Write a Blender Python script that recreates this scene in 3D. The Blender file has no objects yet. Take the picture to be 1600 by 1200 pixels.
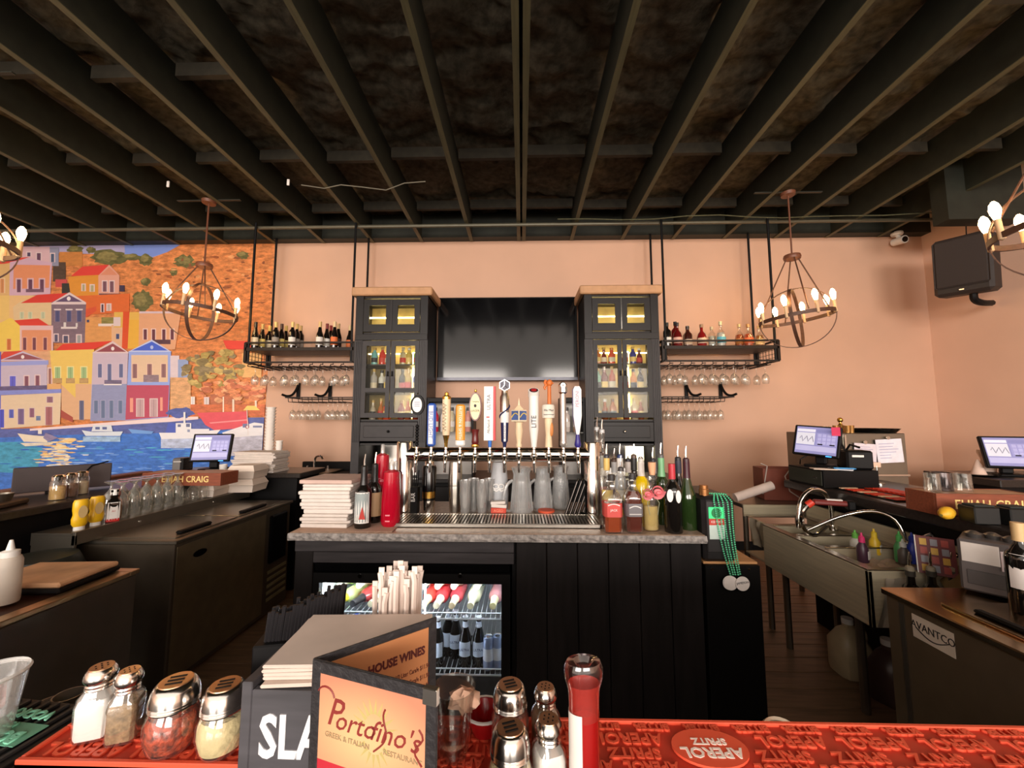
import bpy, math, random
from mathutils import Vector, Matrix
random.seed(11)
S = bpy.context.scene
COL = S.collection
R = math.radians
PI = math.pi

# ------------------------------------------------------------------ camera
FPX = 620.0
CAMZ = 1.49
YAW, PITCH = R(1.4), R(5.25)
cd = bpy.data.cameras.new('camera')
cam = bpy.data.objects.new('camera', cd)
COL.objects.link(cam)
cam.location = (0, 0, CAMZ)
cam.rotation_euler = (PI / 2 + PITCH, 0, YAW)
cd.sensor_width = 36
cd.lens = FPX / 1600 * 36
cd.clip_start = 0.02
S.camera = cam
# ------------------------------------------------------------------ world, lights, exposure
W = bpy.data.worlds.new('world')
S.world = W
W.use_nodes = True
bg = W.node_tree.nodes['Background']
bg.inputs[0].default_value = (1.0, 0.87, 0.76, 1)
bg.inputs[1].default_value = 1.15


def area(name, loc, rot, sx, sy, power, col):
    l = bpy.data.lights.new(name, 'AREA')
    l.shape = 'RECTANGLE'
    l.size, l.size_y = sx, sy
    l.energy = power
    l.color = col
    o = bpy.data.objects.new(name, l)
    COL.objects.link(o)
    o.location = loc
    o.rotation_euler = rot
    return o


# daylight from the front windows of the room, behind the photographer
area('front_window_light', (-3.2, -8.5, 2.5), (R(90), 0, R(0)), 5.0, 2.4, 420, (1.0, 0.91, 0.83))
area('front_window_light', (3.4, -8.5, 2.5), (R(90), 0, R(0)), 5.0, 2.4, 400, (1.0, 0.91, 0.83))
S.view_settings.view_transform = 'Standard'
S.view_settings.look = 'None'
S.view_settings.gamma = 1
S.view_settings.use_curve_mapping = False
S.view_settings.exposure = 0.74
S.cycles.use_denoising = True
S.cycles.transparent_max_bounces = 16
S.cycles.max_bounces = 8
S.cycles.sample_clamp_indirect = 4.0
S.cycles.caustics_reflective = False
S.cycles.caustics_refractive = False

# ------------------------------------------------------------------ helpers
_f = Vector((-math.sin(YAW) * math.cos(PITCH), math.cos(YAW) * math.cos(PITCH), math.sin(PITCH)))
_r = Vector((math.cos(YAW), math.sin(YAW), 0))
_u = _r.cross(_f)
_c = Vector((0, 0, CAMZ))


def _ray(x, y):
    return _f + _r * ((x - 800) / FPX) - _u * ((y - 600) / FPX)


def aY(x, y, Y):
    d = _ray(x, y)
    return _c + d * (Y / d.y)


def aZ(x, y, Z):
    d = _ray(x, y)
    return _c + d * ((Z - CAMZ) / d.z)


def lin(c):
    o = []
    for v in c[:3]:
        v = v / 255.0
        o.append(v / 12.92 if v <= 0.04045 else ((v + 0.055) / 1.055) ** 2.4)
    return (o[0], o[1], o[2], 1.0)


_mats = {}


def mat(name, col=(128, 128, 128), rough=0.5, metal=0.0, var=0.10, scale=12.0, bump=0.0, emit=0.0, alpha=1.0, stretch=None, spec=0.5, coat=0.0):
    """one procedural Principled material: base colour modulated by noise, optional bump"""
    if name in _mats:
        return _mats[name]
    m = bpy.data.materials.new(name)
    m.use_nodes = True
    nt = m.node_tree
    b = nt.nodes['Principled BSDF']
    L = lin(col)
    tc = nt.nodes.new('ShaderNodeTexCoord')
    nz = nt.nodes.new('ShaderNodeTexNoise')
    nz.inputs['Scale'].default_value = scale
    nz.inputs['Detail'].default_value = 3
    src = tc.outputs['Object']
    if stretch:
        mp = nt.nodes.new('ShaderNodeMapping')
        mp.inputs['Scale'].default_value = stretch
        nt.links.new(src, mp.inputs[0])
        src = mp.outputs[0]
    nt.links.new(src, nz.inputs['Vector'])
    rp = nt.nodes.new('ShaderNodeValToRGB')
    rp.color_ramp.elements[0].position = 0.3
    rp.color_ramp.elements[1].position = 0.7
    rp.color_ramp.elements[0].color = tuple(max(0, x * (1 - var)) for x in L[:3]) + (1,)
    rp.color_ramp.elements[1].color = tuple(min(1, x * (1 + var)) for x in L[:3]) + (1,)
    nt.links.new(nz.outputs['Fac'], rp.inputs[0])
    nt.links.new(rp.outputs[0], b.inputs['Base Color'])
    b.inputs['Roughness'].default_value = rough
    b.inputs['Metallic'].default_value = metal
    b.inputs['Specular IOR Level'].default_value = spec
    if coat:
        b.inputs['Coat Weight'].default_value = coat
    if emit:
        nt.links.new(rp.outputs[0], b.inputs['Emission Color'])
        b.inputs['Emission Strength'].default_value = emit
    if alpha < 1:
        b.inputs['Alpha'].default_value = alpha
    if bump:
        bp = nt.nodes.new('ShaderNodeBump')
        bp.inputs['Strength'].default_value = bump
        bp.inputs['Distance'].default_value = 0.01
        nt.links.new(nz.outputs['Fac'], bp.inputs['Height'])
        nt.links.new(bp.outputs[0], b.inputs['Normal'])
    _mats[name] = m
    return m


def glass(name, tint=(253, 252, 249), edge=0.55, base=0.07, rough=0.03, gl=(255, 255, 255), highlight_mix=0.0):
    """thin clear glass: see-through face-on, reflective at grazing angles"""
    if name in _mats:
        return _mats[name]
    m = bpy.data.materials.new(name)
    m.use_nodes = True
    nt = m.node_tree
    nt.nodes.remove(nt.nodes['Principled BSDF'])
    out = nt.nodes['Material Output']
    tr = nt.nodes.new('ShaderNodeBsdfTransparent')
    gs = nt.nodes.new('ShaderNodeBsdfGlossy')
    gs.inputs['Roughness'].default_value = rough
    gs.inputs['Color'].default_value = lin(gl)
    nz = nt.nodes.new('ShaderNodeTexNoise')
    nz.inputs['Scale'].default_value = 30
    rp = nt.nodes.new('ShaderNodeValToRGB')
    L = lin(tint)
    rp.color_ramp.elements[0].color = tuple(x * 0.97 for x in L[:3]) + (1,)
    rp.color_ramp.elements[1].color = L
    nt.links.new(nz.outputs['Fac'], rp.inputs[0])
    nt.links.new(rp.outputs[0], tr.inputs[0])
    lw = nt.nodes.new('ShaderNodeLayerWeight')
    lw.inputs['Blend'].default_value = 0.35
    mr = nt.nodes.new('ShaderNodeMapRange')
    mr.inputs['To Min'].default_value = base
    mr.inputs['To Max'].default_value = edge
    nt.links.new(lw.outputs['Facing'], mr.inputs['Value'])
    mx = nt.nodes.new('ShaderNodeMixShader')
    nt.links.new(mr.outputs[0], mx.inputs[0])
    nt.links.new(tr.outputs[0], mx.inputs[1])
    nt.links.new(gs.outputs[0], mx.inputs[2])
    if highlight_mix:  # white put into the glass colour, standing in for bright highlights
        df = nt.nodes.new('ShaderNodeBsdfDiffuse')
        df.inputs[0].default_value = lin((236, 234, 230))
        m2 = nt.nodes.new('ShaderNodeMixShader')
        m2.inputs[0].default_value = highlight_mix
        nt.links.new(mx.outputs[0], m2.inputs[1])
        nt.links.new(df.outputs[0], m2.inputs[2])
        mx = m2
    nt.links.new(mx.outputs[0], out.inputs[0])
    _mats[name] = m
    return m


def liquid(name, col, see=0.35):
    """coloured drink seen through glass: partly see-through"""
    if name in _mats:
        return _mats[name]
    m = mat(name, col, 0.12, var=0.12, scale=8, coat=0.3)
    nt = m.node_tree
    tr = nt.nodes.new('ShaderNodeBsdfTransparent')
    tr.inputs[0].default_value = lin(col)
    mx = nt.nodes.new('ShaderNodeMixShader')
    mx.inputs[0].default_value = see
    b = nt.nodes['Principled BSDF']
    nt.links.new(b.outputs[0], mx.inputs[1])
    nt.links.new(tr.outputs[0], mx.inputs[2])
    nt.links.new(mx.outputs[0], nt.nodes['Material Output'].inputs[0])
    return m


def c(name, col, rough=0.5, **k):
    return mat(name, col, rough, **k)


class MB:
    def __init__(self):
        self.v, self.f, self.s, self.mi = [], [], [], []

    def add(self, vs, fs, sm=False, mi=0):
        o = len(self.v)
        self.v += [tuple(p) for p in vs]
        for f in fs:
            self.f.append([i + o for i in f])
            self.s.append(sm)
            self.mi.append(mi)
        return self

    def box(self, x0, x1, y0, y1, z0, z1, ch=0.0, mi=0, M=None):
        if ch <= 0:
            vs = [(x, y, z) for x in (x0, x1) for y in (y0, y1) for z in (z0, z1)]
            fs = [(0, 1, 3, 2), (4, 6, 7, 5), (0, 4, 5, 1), (2, 3, 7, 6), (0, 2, 6, 4), (1, 5, 7, 3)]
        else:
            vs, idx = [], {}
            cs = ((x0, x1), (y0, y1), (z0, z1))
            for i in (0, 1):
                for j in (0, 1):
                    for k in (0, 1):
                        q = [cs[0][i], cs[1][j], cs[2][k]]
                        for a in range(3):
                            p = list(q)
                            for b in range(3):
                                if b != a:
                                    p[b] += ch * (1 if (i, j, k)[b] == 0 else -1)
                            idx[(i, j, k, a)] = len(vs)
                            vs.append(p)
            fs = []
            for a in range(3):
                b, d = (a + 1) % 3, (a + 2) % 3
                for e in (0, 1):
                    q = []
                    for (s, t) in ((0, 0), (1, 0), (1, 1), (0, 1)):
                        k = [0, 0, 0]
                        k[a], k[b], k[d] = e, s, t
                        q.append(idx[(k[0], k[1], k[2], a)])
                    fs.append(q if e else q[::-1])
            for a in range(3):
                b, d = (a + 1) % 3, (a + 2) % 3
                for s in (0, 1):
                    for t in (0, 1):
                        k0, k1 = [0, 0, 0], [0, 0, 0]
                        k0[a], k1[a] = 0, 1
                        k0[b] = k1[b] = s
                        k0[d] = k1[d] = t
                        q = [idx[(*k0, b)], idx[(*k1, b)], idx[(*k1, d)], idx[(*k0, d)]]
                        fs.append(q if (s == t) else q[::-1])
            for i in (0, 1):
                for j in (0, 1):
                    for k in (0, 1):
                        q = [idx[(i, j, k, a)] for a in range(3)]
                        fs.append(q if (i + j + k) % 2 else q[::-1])
        if M is not None:
            vs = [M @ Vector(p) for p in vs]
        return self.add(vs, fs, False, mi)

    def cyl(self, p0, p1, r0, r1=None, seg=12, caps=True, mi=0):
        r1 = r0 if r1 is None else r1
        p0, p1 = Vector(p0), Vector(p1)
        d = (p1 - p0).normalized()
        a = d.orthogonal().normalized()
        b = d.cross(a)
        vs = []
        for p, r in ((p0, r0), (p1, r1)):
            for i in range(seg):
                t = 2 * PI * i / seg
                vs.append(p + a * (r * math.cos(t)) + b * (r * math.sin(t)))
        fs = [(i, (i + 1) % seg, seg + (i + 1) % seg, seg + i) for i in range(seg)]
        self.add(vs, fs, True, mi)
        if caps:
            o = len(self.v) - 2 * seg
            self.f.append([o + i for i in range(seg)][::-1])
            self.f.append([o + seg + i for i in range(seg)])
            self.s += [False, False]
            self.mi += [mi, mi]
        return self

    def lathe(self, prof, seg=18, ctr=(0, 0, 0), n=2.0, ys=1.0, mi=0, M=None):
        vs, fs, rings = [], [], []
        for r, z in prof:
            if r < 1e-6:
                rings.append([len(vs)])
                vs.append((ctr[0], ctr[1], ctr[2] + z))
            else:
                q = []
                for i in range(seg):
                    t = 2 * PI * (i + 0.5) / seg
                    ct, st = math.cos(t), math.sin(t)
                    k = 1.0 if n == 2 else (abs(ct) ** n + abs(st) ** n) ** (-1.0 / n)
                    q.append(len(vs))
                    vs.append((ctr[0] + r * k * ct, ctr[1] + r * k * st * ys, ctr[2] + z))
                rings.append(q)
        for a, b in zip(rings[:-1], rings[1:]):
            if len(a) == 1 and len(b) == 1:
                continue
            for i in range(seg):
                j = (i + 1) % seg
                if len(a) == 1:
                    fs.append((a[0], b[j], b[i]))
                elif len(b) == 1:
                    fs.append((a[i], a[j], b[0]))
                else:
                    fs.append((a[i], a[j], b[j], b[i]))
        if M is not None:
            vs = [M @ Vector(p) for p in vs]
        return self.add(vs, fs, True, mi)

    def tube(self, pts, r, seg=6, closed=False, mi=0, flat=1.0):
        pts = [Vector(p) for p in pts]
        if len(pts) >= 4 and seg >= 8 and not closed:          # round off bends
            q, rr_ = [], []
            rl = r if isinstance(r, (list, tuple)) else [r] * len(pts)
            for i in range(len(pts) - 1):
                p0, p1, p2, p3 = pts[max(i - 1, 0)], pts[i], pts[i + 1], pts[min(i + 2, len(pts) - 1)]
                for j in range(4):
                    u = j / 4
                    q.append(0.5 * ((2 * p1) + (p2 - p0) * u + (2 * p0 - 5 * p1 + 4 * p2 - p3) * u * u + (3 * p1 - p0 - 3 * p2 + p3) * u ** 3))
                    rr_.append(rl[i] + (rl[i + 1] - rl[i]) * u)
            pts, r = q + [pts[-1]], rr_ + [rl[-1]]
        n = len(pts)
        vs, up = [], None
        for i, p in enumerate(pts):
            if closed:
                d = pts[(i + 1) % n] - pts[i - 1]
            else:
                d = pts[min(i + 1, n - 1)] - pts[max(i - 1, 0)]
            d.normalize()
            if up is None:
                up = d.orthogonal().normalized()
            up = (up - d * up.dot(d))
            up = up.normalized() if up.length > 1e-6 else d.orthogonal().normalized()
            b = d.cross(up)
            rr = r[i] if isinstance(r, (list, tuple)) else r
            for k in range(seg):
                t = 2 * PI * k / seg
                vs.append(p + up * (rr * math.cos(t)) + b * (rr * flat * math.sin(t)))
        fs = []
        for i in range(n if closed else n - 1):
            j = (i + 1) % n
            for k in range(seg):
                m = (k + 1) % seg
                fs.append((i * seg + k, i * seg + m, j * seg + m, j * seg + k))
        if not closed:
            fs.append(tuple(range(seg))[::-1])
            fs.append(tuple((n - 1) * seg + k for k in range(seg)))
        return self.add(vs, fs, True, mi)

    def prism(self, poly, y0, y1, mi=0, M=None):
        """polygon in the xz plane (counter-clockwise seen from -y) extruded from y0 (front) to y1"""
        n = len(poly)
        vs = [(x, y0, z) for x, z in poly] + [(x, y1, z) for x, z in poly]
        fs = [tuple(range(n)), tuple(range(2 * n - 1, n - 1, -1))]
        fs += [(i, i + n, (i + 1) % n + n, (i + 1) % n) for i in range(n)]
        if M is not None:
            vs = [M @ Vector(p) for p in vs]
        return self.add(vs, fs, False, mi)

    def ball(self, ctr, r, seg=10, rings=6, sq=(1, 1, 1), mi=0):
        prof = [(r * math.sin(PI * i / rings), -r * math.cos(PI * i / rings)) for i in range(rings + 1)]
        prof[0] = (0, -r)
        prof[-1] = (0, r)
        M = Matrix.Translation(ctr) @ Matrix.Diagonal((*sq, 1))
        return self.lathe(prof, seg, M=M, mi=mi)

    def tf(self, M):
        self.v = [tuple(M @ Vector(p)) for p in self.v]
        return self

    def mesh(self, name, mats):
        me = bpy.data.meshes.new(name)
        me.from_pydata(self.v, [], self.f)
        for m in (mats if isinstance(mats, (list, tuple)) else [mats]):
            me.materials.append(m)
        me.polygons.foreach_set('use_smooth', self.s)
        me.polygons.foreach_set('material_index', self.mi)
        me.update()
        me.validate()
        if any(self.s):
            me.set_sharp_from_angle(angle=R(38))
        return me

    def build(self, name, mats, parent=None, loc=(0, 0, 0), rot=(0, 0, 0)):
        return put(name, self.mesh(name, mats), parent, loc, rot)


def put(name, me, parent=None, loc=(0, 0, 0), rot=(0, 0, 0)):
    o = bpy.data.objects.new(name, me)
    COL.objects.link(o)
    o.location = loc
    o.rotation_euler = rot
    if parent is not None:
        o.parent = parent
    return o


_cache = {}


def cached(key, fn):
    if key not in _cache:
        _cache[key] = fn()
    return _cache[key]


def tag(o, label, cat, group=None):
    o['label'] = label
    o['category'] = cat
    if group:
        o['group'] = group
    return o


def thing(name, label, cat, loc=(0, 0, 0), rz=0.0, group=None, rot=None):
    o = bpy.data.objects.new(name, None)
    o.empty_display_size = 0.05
    COL.objects.link(o)
    o.location = loc
    o.rotation_euler = rot if rot else (0, 0, rz)
    return tag(o, label, cat, group)


def struct(o):
    o['kind'] = 'structure'
    return o


def kids(o):
    return [x for x in COL.objects if x.parent == o]


def text(s, size, m, parent, loc, rot=(PI / 2, 0, 0), ext=0.0006, shear=0.0, sx=1.0, align='CENTER', name='lettering', bold=0.0):
    key = ('txt', s, round(size, 4), shear, round(sx, 3), align, round(ext, 5), bold, m.name)

    def mk():
        cu = bpy.data.curves.new('lettering', 'FONT')
        cu.body = s
        cu.size = size
        cu.shear = shear
        cu.extrude = ext
        cu.offset = bold
        cu.resolution_u = 2
        cu.align_x = align
        cu.align_y = 'CENTER'
        t = bpy.data.objects.new('lettering', cu)
        me = bpy.data.meshes.new_from_object(t)
        bpy.data.objects.remove(t)
        bpy.data.curves.remove(cu)
        for vtx in me.vertices:
            vtx.co.x *= sx
        me.materials.clear()
        me.materials.append(m)
        return me
    return put(name, cached(key, mk), parent, loc, rot)


ORD = ['first', 'second', 'third', 'fourth', 'fifth', 'sixth', 'seventh', 'eighth', 'ninth', 'tenth', 'eleventh', 'twelfth', 'thirteenth', 'fourteenth', 'fifteenth', 'sixteenth', 'seventeenth', 'eighteenth', 'nineteenth', 'twentieth']

# ------------------------------------------------------------------ shared materials
BLACK = c('black_plastic', (14, 13, 14), 0.5, spec=0.2)
BLACKG = c('black_gloss', (8, 8, 9), 0.15)
IRON = c('dark_iron', (40, 34, 32), 0.5, metal=0.3, spec=0.3)
STEEL = c('brushed_steel', (185, 178, 168), 0.28, metal=1.0, stretch=(1, 1, 40), scale=6, var=0.08)
STEELD = c('dull_steel', (140, 132, 120), 0.36, metal=0.9, scale=5)
CHROME = c('chrome', (225, 222, 216), 0.12, metal=1.0, var=0.04)
BRASS = c('brass', (214, 170, 84), 0.25, metal=1.0, var=0.06)
WHITE = c('white_plastic', (236, 232, 226), 0.45, var=0.04)
PAPER = c('white_paper', (222, 212, 204), 0.8, var=0.04, scale=20)
GLASS = glass('clear_glass', highlight_mix=0.02)
GLASSW = glass('wine_glass_clear', (254, 253, 250), edge=0.75, base=0.05, highlight_mix=0.06)
FROST = mat('frosted_glass', (215, 220, 225), 0.4, alpha=0.45)
GOLD = c('gold_foil', (220, 186, 110), 0.3, metal=0.7)
WOODB = c('brown_wood', (126, 74, 46), 0.45, var=0.22, scale=4, stretch=(1, 12, 12))
# ================================================================== the room
WALLY = 4.8
wallm = c('beige_wall_paint', (214, 172, 146), 0.75, var=0.05, scale=1.5, bump=0.06)
wallm2 = c('pale_beige_wall_paint', (240, 204, 182), 0.75, var=0.04, scale=1.5, bump=0.06)
foam = c('dark_sprayed_foam', (90, 84, 70), 0.75, var=0.5, scale=16, bump=1.0, spec=0.3)
joistm = c('green_black_lit_tone', (84, 84, 62), 0.55, var=0.22, scale=5, stretch=(8, 0.6, 8))
joistd = c('near_black_paint', (38, 40, 31), 0.6, var=0.2)
floorm = c('dark_wood_floor', (124, 96, 72), 0.42, var=0.3, scale=3, stretch=(1.2, 9, 1))

struct(MB().box(-8.2, 4.95, WALLY, WALLY + 0.12, 0, 4.2).build('wall_back', wallm))
struct(MB().box(4.9, 5.02, -6, 4.8, 0, 4.2).build('wall_right', wallm2))
struct(MB().box(-8.32, -8.2, -6, 4.92, 0, 4.2).build('wall_left', wallm2))
bb = struct(MB().box(-8.2, 4.9, 4.782, 4.8, 0, 0.1, 0.004).build('baseboard_back', BLACK))

# floor: a sub-base with long planks laid across the bar aisle
fl = struct(MB().box(-8.2, 8.4, -6, 4.8, -0.1, -0.012).build('floor', c('floor_underlay', (40, 32, 26), 0.8)))
pm = MB().box(-4.1, 4.1, 0, 0.146, -0.012, 0, 0.002).mesh('plank', floorm)
for i in range(33):
    put('plank', pm, fl, (random.uniform(-0.02, 0.02), i * 0.15, random.uniform(-0.0008, 0)))

# ceiling: foam deck above dark joists
NX, NY = 260, 150
X0, X1, Y0, Y1 = -8.6, 8.6, -1.5, 4.8
import mathutils.noise as mnoise
vs, fs = [], []
for j in range(NY + 1):
    for i in range(NX + 1):
        x = X0 + (X1 - X0) * i / NX
        y = Y0 + (Y1 - Y0) * j / NY
        h = mnoise.fractal(Vector((x * 3.2, y * 3.2, 1.7)), 0.6, 2.2, 4) * 0.055
        vs.append((x, y, 4.06 + h))
for j in range(NY):
    for i in range(NX):
        a = j * (NX + 1) + i
        fs.append((a, a + NX + 1, a + NX + 2, a + 1))
ceil = MB()
ceil.add(vs, fs, True)
ceil.add([(X0, Y0, 4.2), (X1, Y0, 4.2), (X1, Y1, 4.2), (X0, Y1, 4.2)], [(0, 1, 2, 3)])
ceil = struct(ceil.build('ceiling', foam))
JB = 3.725
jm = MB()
jm.box(-0.021, 0.021, -1.5, 4.78, JB, JB + 0.006)  # underside paler than the sides, its light put into the colour
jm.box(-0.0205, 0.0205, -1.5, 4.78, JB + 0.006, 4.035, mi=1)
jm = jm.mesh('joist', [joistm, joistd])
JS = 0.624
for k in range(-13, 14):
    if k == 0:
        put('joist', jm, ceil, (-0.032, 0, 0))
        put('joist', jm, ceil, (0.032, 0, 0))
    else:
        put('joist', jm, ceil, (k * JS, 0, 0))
blk = MB().box(-0.275, 0.275, -0.02, 0.02, 3.93, 4.03).mesh('blocking', c('brown_black_blocking', (58, 52, 40), 0.7, var=.3))
for yy, ks in ((3.5, range(-10, 10)), (4.4, range(-10, 10)), (2.55, (-7, -6, -5, -4))):
    for k in ks:
        put('blocking', blk, ceil, ((k + 0.5) * JS, yy + random.uniform(-0.03, 0.03), 0))
MB().box(-8.2, 8.2, 4.68, 4.8, 3.735, 4.2).build('rim_board', joistd, ceil)
zb = aY(1600, 345, 3.85).z
MB().box(4.16, 4.9, 3.8, 3.95, zb, 4.1).build('header_beam', joistd, ceil)
# pipes and wires fixed to the joists
MB().tube([(-8, 4.32, 3.7), (0, 4.32, 3.702), (8, 4.32, 3.704)], 0.02, 8).build('conduit', c('painted_conduit', (92, 88, 72), 0.45, metal=0.3), ceil)
MB().tube([(0.4 + i * 0.35, 4.2 + 0.03 * math.sin(i), 3.70 + 0.012 * math.sin(i * 1.7)) for i in range(13)], 0.006, 5).build('loose_wire', joistm, ceil)
MB().tube([(-2.1 + i * 0.2, 3.55 + 0.05 * math.sin(i * 2), 3.71 + 0.02 * math.cos(i)) for i in range(7)], 0.005, 5).build('loose_wire', c('pale_cable', (120, 115, 100), 0.6), ceil)
for x in (-3.36, -2.2):
    MB().box(x - 0.012, x + 0.012, 3.5, 3.512, 3.7, 3.76, 0.003).build('hanger_clip', WHITE, ceil)

# ------------------------------------------------------------------ mural (flat print on the back wall)
mv, mf, mc_ = [], [], []
_layer = [0]


def pp(poly, col, tex=0.0, d=None):
    """one printed patch of the mural; poly in picture pixels of the wall plane"""
    _layer[0] += 1
    y = WALLY - 0.004 - 0.00003 * _layer[0]
    o = len(mv)
    for (x, yy) in poly:
        p = aY(x, yy, WALLY)
        mv.append((min(p.x, -3.137), y, min(p.z, 3.74)))
    mf.append(list(range(o, o + len(poly))))
    mc_.append((lin(col)[0], lin(col)[1], lin(col)[2], tex))


def rc(x0, y0, x1, y1, col, tex=0.0, sk=0.0):
    pp([(x0, y0), (x0, y1), (x1, y1 + sk), (x1, y0 + sk)], col, tex)


def blob(cx, cy, rx, ry, col, tex=0.5, n=22, j=0.22):
    pp([(cx + rx * (1 + random.uniform(-j, j)) * math.cos(-2 * PI * i / n), cy + ry * (1 + random.uniform(-j, j)) * math.sin(-2 * PI * i / n)) for i in range(n)], col, tex)


def win(x0, y0, x1, y1, col, fr=(230, 205, 205), t=1.6, sk=0.0):
    rc(x0 - t, y0 - t, x1 + t, y1 + 0.3, fr, 0.02, sk)
    rc(x0, y0, x1, y1, col, 0.08, sk)
    rc((x0 + x1) / 2 - 0.4, y0, (x0 + x1) / 2 + 0.4, y1, tuple(int(v * 0.8) for v in col), 0, sk)


rc(-120, 372, 432, 760, (222, 140, 84), 0.9)                       # hillside
pp([(-120, 372), (-120, 395), (93, 396), (150, 397), (195, 404), (235, 404), (262, 394), (284, 380), (284, 372)], (176, 168, 202), 0.05)
pp([(196, 372), (196, 402), (235, 403), (262, 394), (284, 380), (284, 372)], (126, 150, 222), 0.05)
for b in ((118, 390, 13, 6), (143, 391, 7, 5), (170, 403, 26, 12), (228, 406, 11, 9), (205, 402, 16, 5), (290, 409, 17, 10), (222, 470, 16, 16), (228, 441, 8, 6), (380, 399, 10, 6), (272, 425, 6, 6)):
    blob(*b, (112, 108, 66), 0.8)
    blob(b[0] - 2, b[1] - 2, b[2] * 0.6, b[3] * 0.6, (146, 134, 84), 0.8)
for i in range(150):
    x, y = random.uniform(235, 430), random.uniform(400, 520)
    if y > 400 + (300 - x) * 0.3:
        blob(x, y, random.uniform(2, 6), random.uniform(1, 2.4), random.choice([(168, 96, 58), (236, 168, 112), (150, 92, 62), (228, 150, 92)]), 0.6, 9, 0.4)
rc(94, 394, 130, 416, (208, 136, 74), 0.3)
rc(84, 410, 104, 440, (92, 74, 62), 0.6)
rc(-120, 384, 0, 470, (228, 188, 140), 0.1)
rc(-60, 470, 0, 560, (226, 150, 110), 0.1)
rc(0, 385, 36, 413, (238, 204, 140), 0.05)
rc(36, 386, 79, 411, (222, 184, 190), 0.05)
rc(79, 387, 93, 416, (150, 150, 172), 0.1)
rc(-1, 398, 4, 408, (214, 70, 86)); win(17, 396, 22, 403, (214, 160, 110), (238, 200, 150), 1)
win(44, 395, 49, 401, (96, 80, 110)); win(59, 396, 65, 409, (112, 78, 102)); win(81, 397, 86, 410, (90, 104, 132))
pp([(-30, 412), (-30, 418), (20, 411), (48, 402), (20, 404)], (222, 76, 66), 0.05)
pp([(-60, 416), (-60, 466), (18, 462), (20, 412)], (226, 182, 122), 0.05)
win(2, 436, 8, 458, (220, 150, 100), (240, 210, 170))
pp([(17, 410), (16, 464), (80, 460), (83, 411), (48, 404)], (216, 178, 196), 0.03)
pp([(23, 414), (22, 452), (78, 450), (80, 415)], (232, 150, 108), 0.06)
for x in (28, 46, 64):
    win(x, 437, x + 6, 457, (112, 74, 98), (222, 186, 196), 2)
rc(42, 452, 68, 457, (120, 90, 110), 0.2)
rc(-60, 462, 80, 505, (236, 194, 136), 0.06)
rc(-10, 462, 16, 500, (238, 200, 120), 0.06)
rc(88, 437, 106, 449, (206, 84, 84), 0.1)
rc(98, 443, 120, 462, (64, 62, 58), 0.5)
pp([(108, 433), (112, 464), (156, 463), (156, 428)], (228, 152, 62), 0.1)
pp([(112, 432), (130, 417), (173, 414), (157, 430)], (226, 74, 64), 0.04)
pp([(155, 431), (155, 467), (187, 466), (188, 431), (172, 414)], (226, 166, 146), 0.05)
pp([(158, 430), (172, 418), (185, 430)], (222, 146, 116), 0.05)
win(162, 440, 168, 456, (130, 92, 104)); win(173, 440, 179, 457, (130, 92, 104))
rc(156, 459, 190, 466, (110, 86, 90), 0.4)
win(130, 445, 134, 455, (190, 180, 140)); win(143, 446, 148, 456, (190, 180, 140))
pp([(118, 463), (138, 492), (203, 488), (204, 459)], (226, 112, 58), 0.12)
win(160, 476, 163, 488, (88, 70, 80)); win(169, 476, 174, 486, (210, 190, 180))
rc(188, 446, 196, 456, (72, 62, 84), 0.4)
pp([(134, 484), (152, 479), (152, 486), (134, 498)], (222, 92, 62), 0.1)
rc(134, 496, 176, 540, (226, 160, 96), 0.2); rc(160, 496, 180, 506, (150, 140, 80), 0.7); rc(155, 506, 180, 510, (236, 220, 210))
win(137, 500, 141, 504, (70, 80, 120), (226, 150, 90), 0.5)
pp([(22, 480), (24, 508), (82, 508), (82, 470), (36, 470)], (228, 198, 152), 0.06)
pp([(34, 474), (60, 461), (110, 458), (83, 473)], (218, 66, 58), 0.04)
pp([(82, 473), (82, 536), (134, 536), (136, 474), (110, 458)], (132, 112, 126), 0.25)
pp([(82, 474), (82, 476), (136, 476), (136, 473), (110, 457)], (228, 208, 208), 0.03)
pp([(88, 472), (130, 472), (110, 461)], (104, 84, 116), 0.06)
blob(109, 467, 3, 3.4, (240, 230, 230), 0, 14, 0.0)
for x in (88, 106, 122):
    win(x, 486, x + 7, 503, (84, 88, 130), (150, 130, 146), 1)
    rc(x - 2, 483, x + 9, 485, (228, 214, 214))
rc(97, 511, 122, 514, (226, 216, 214)); rc(101, 504, 105, 511, (220, 214, 210)); rc(120, 505, 123, 511, (220, 214, 210))
win(101, 525, 108, 536, (90, 90, 116)); win(122, 524, 128, 536, (170, 170, 170)); win(87, 523, 92, 534, (92, 92, 120))
for x in (33, 46, 66):
    win(x, 488, x + 6, 498, (200, 206, 170), (228, 206, 170), 0.8)
pp([(-60, 520), (-60, 560), (33, 550), (34, 506), (18, 497), (0, 506)], (242, 208, 96), 0.06)
win(13, 530, 19, 547, (214, 120, 70), (238, 200, 110))
pp([(24, 501), (62, 498), (80, 510), (35, 511)], (222, 68, 58), 0.04)
rc(33, 509, 85, 552, (230, 192, 192), 0.03)
rc(36, 516, 82, 550, (228, 152, 112), 0.06)
for x in (38, 53, 70):
    win(x, 528, x + 5, 547, (128, 76, 88), (230, 170, 150), 1.2)
rc(176, 508, 194, 548, (230, 184, 146), 0.1); win(183, 522, 188, 530, (74, 86, 130), (230, 190, 160), 1)
rc(180, 488, 219, 512, (232, 186, 92), 0.08); rc(194, 500, 219, 545, (234, 180, 72), 0.06)
pp([(194, 487), (192, 545), (201, 545), (204, 487)], (222, 86, 48), 0.05)
rc(179, 496, 190, 510, (226, 206, 206))
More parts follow.
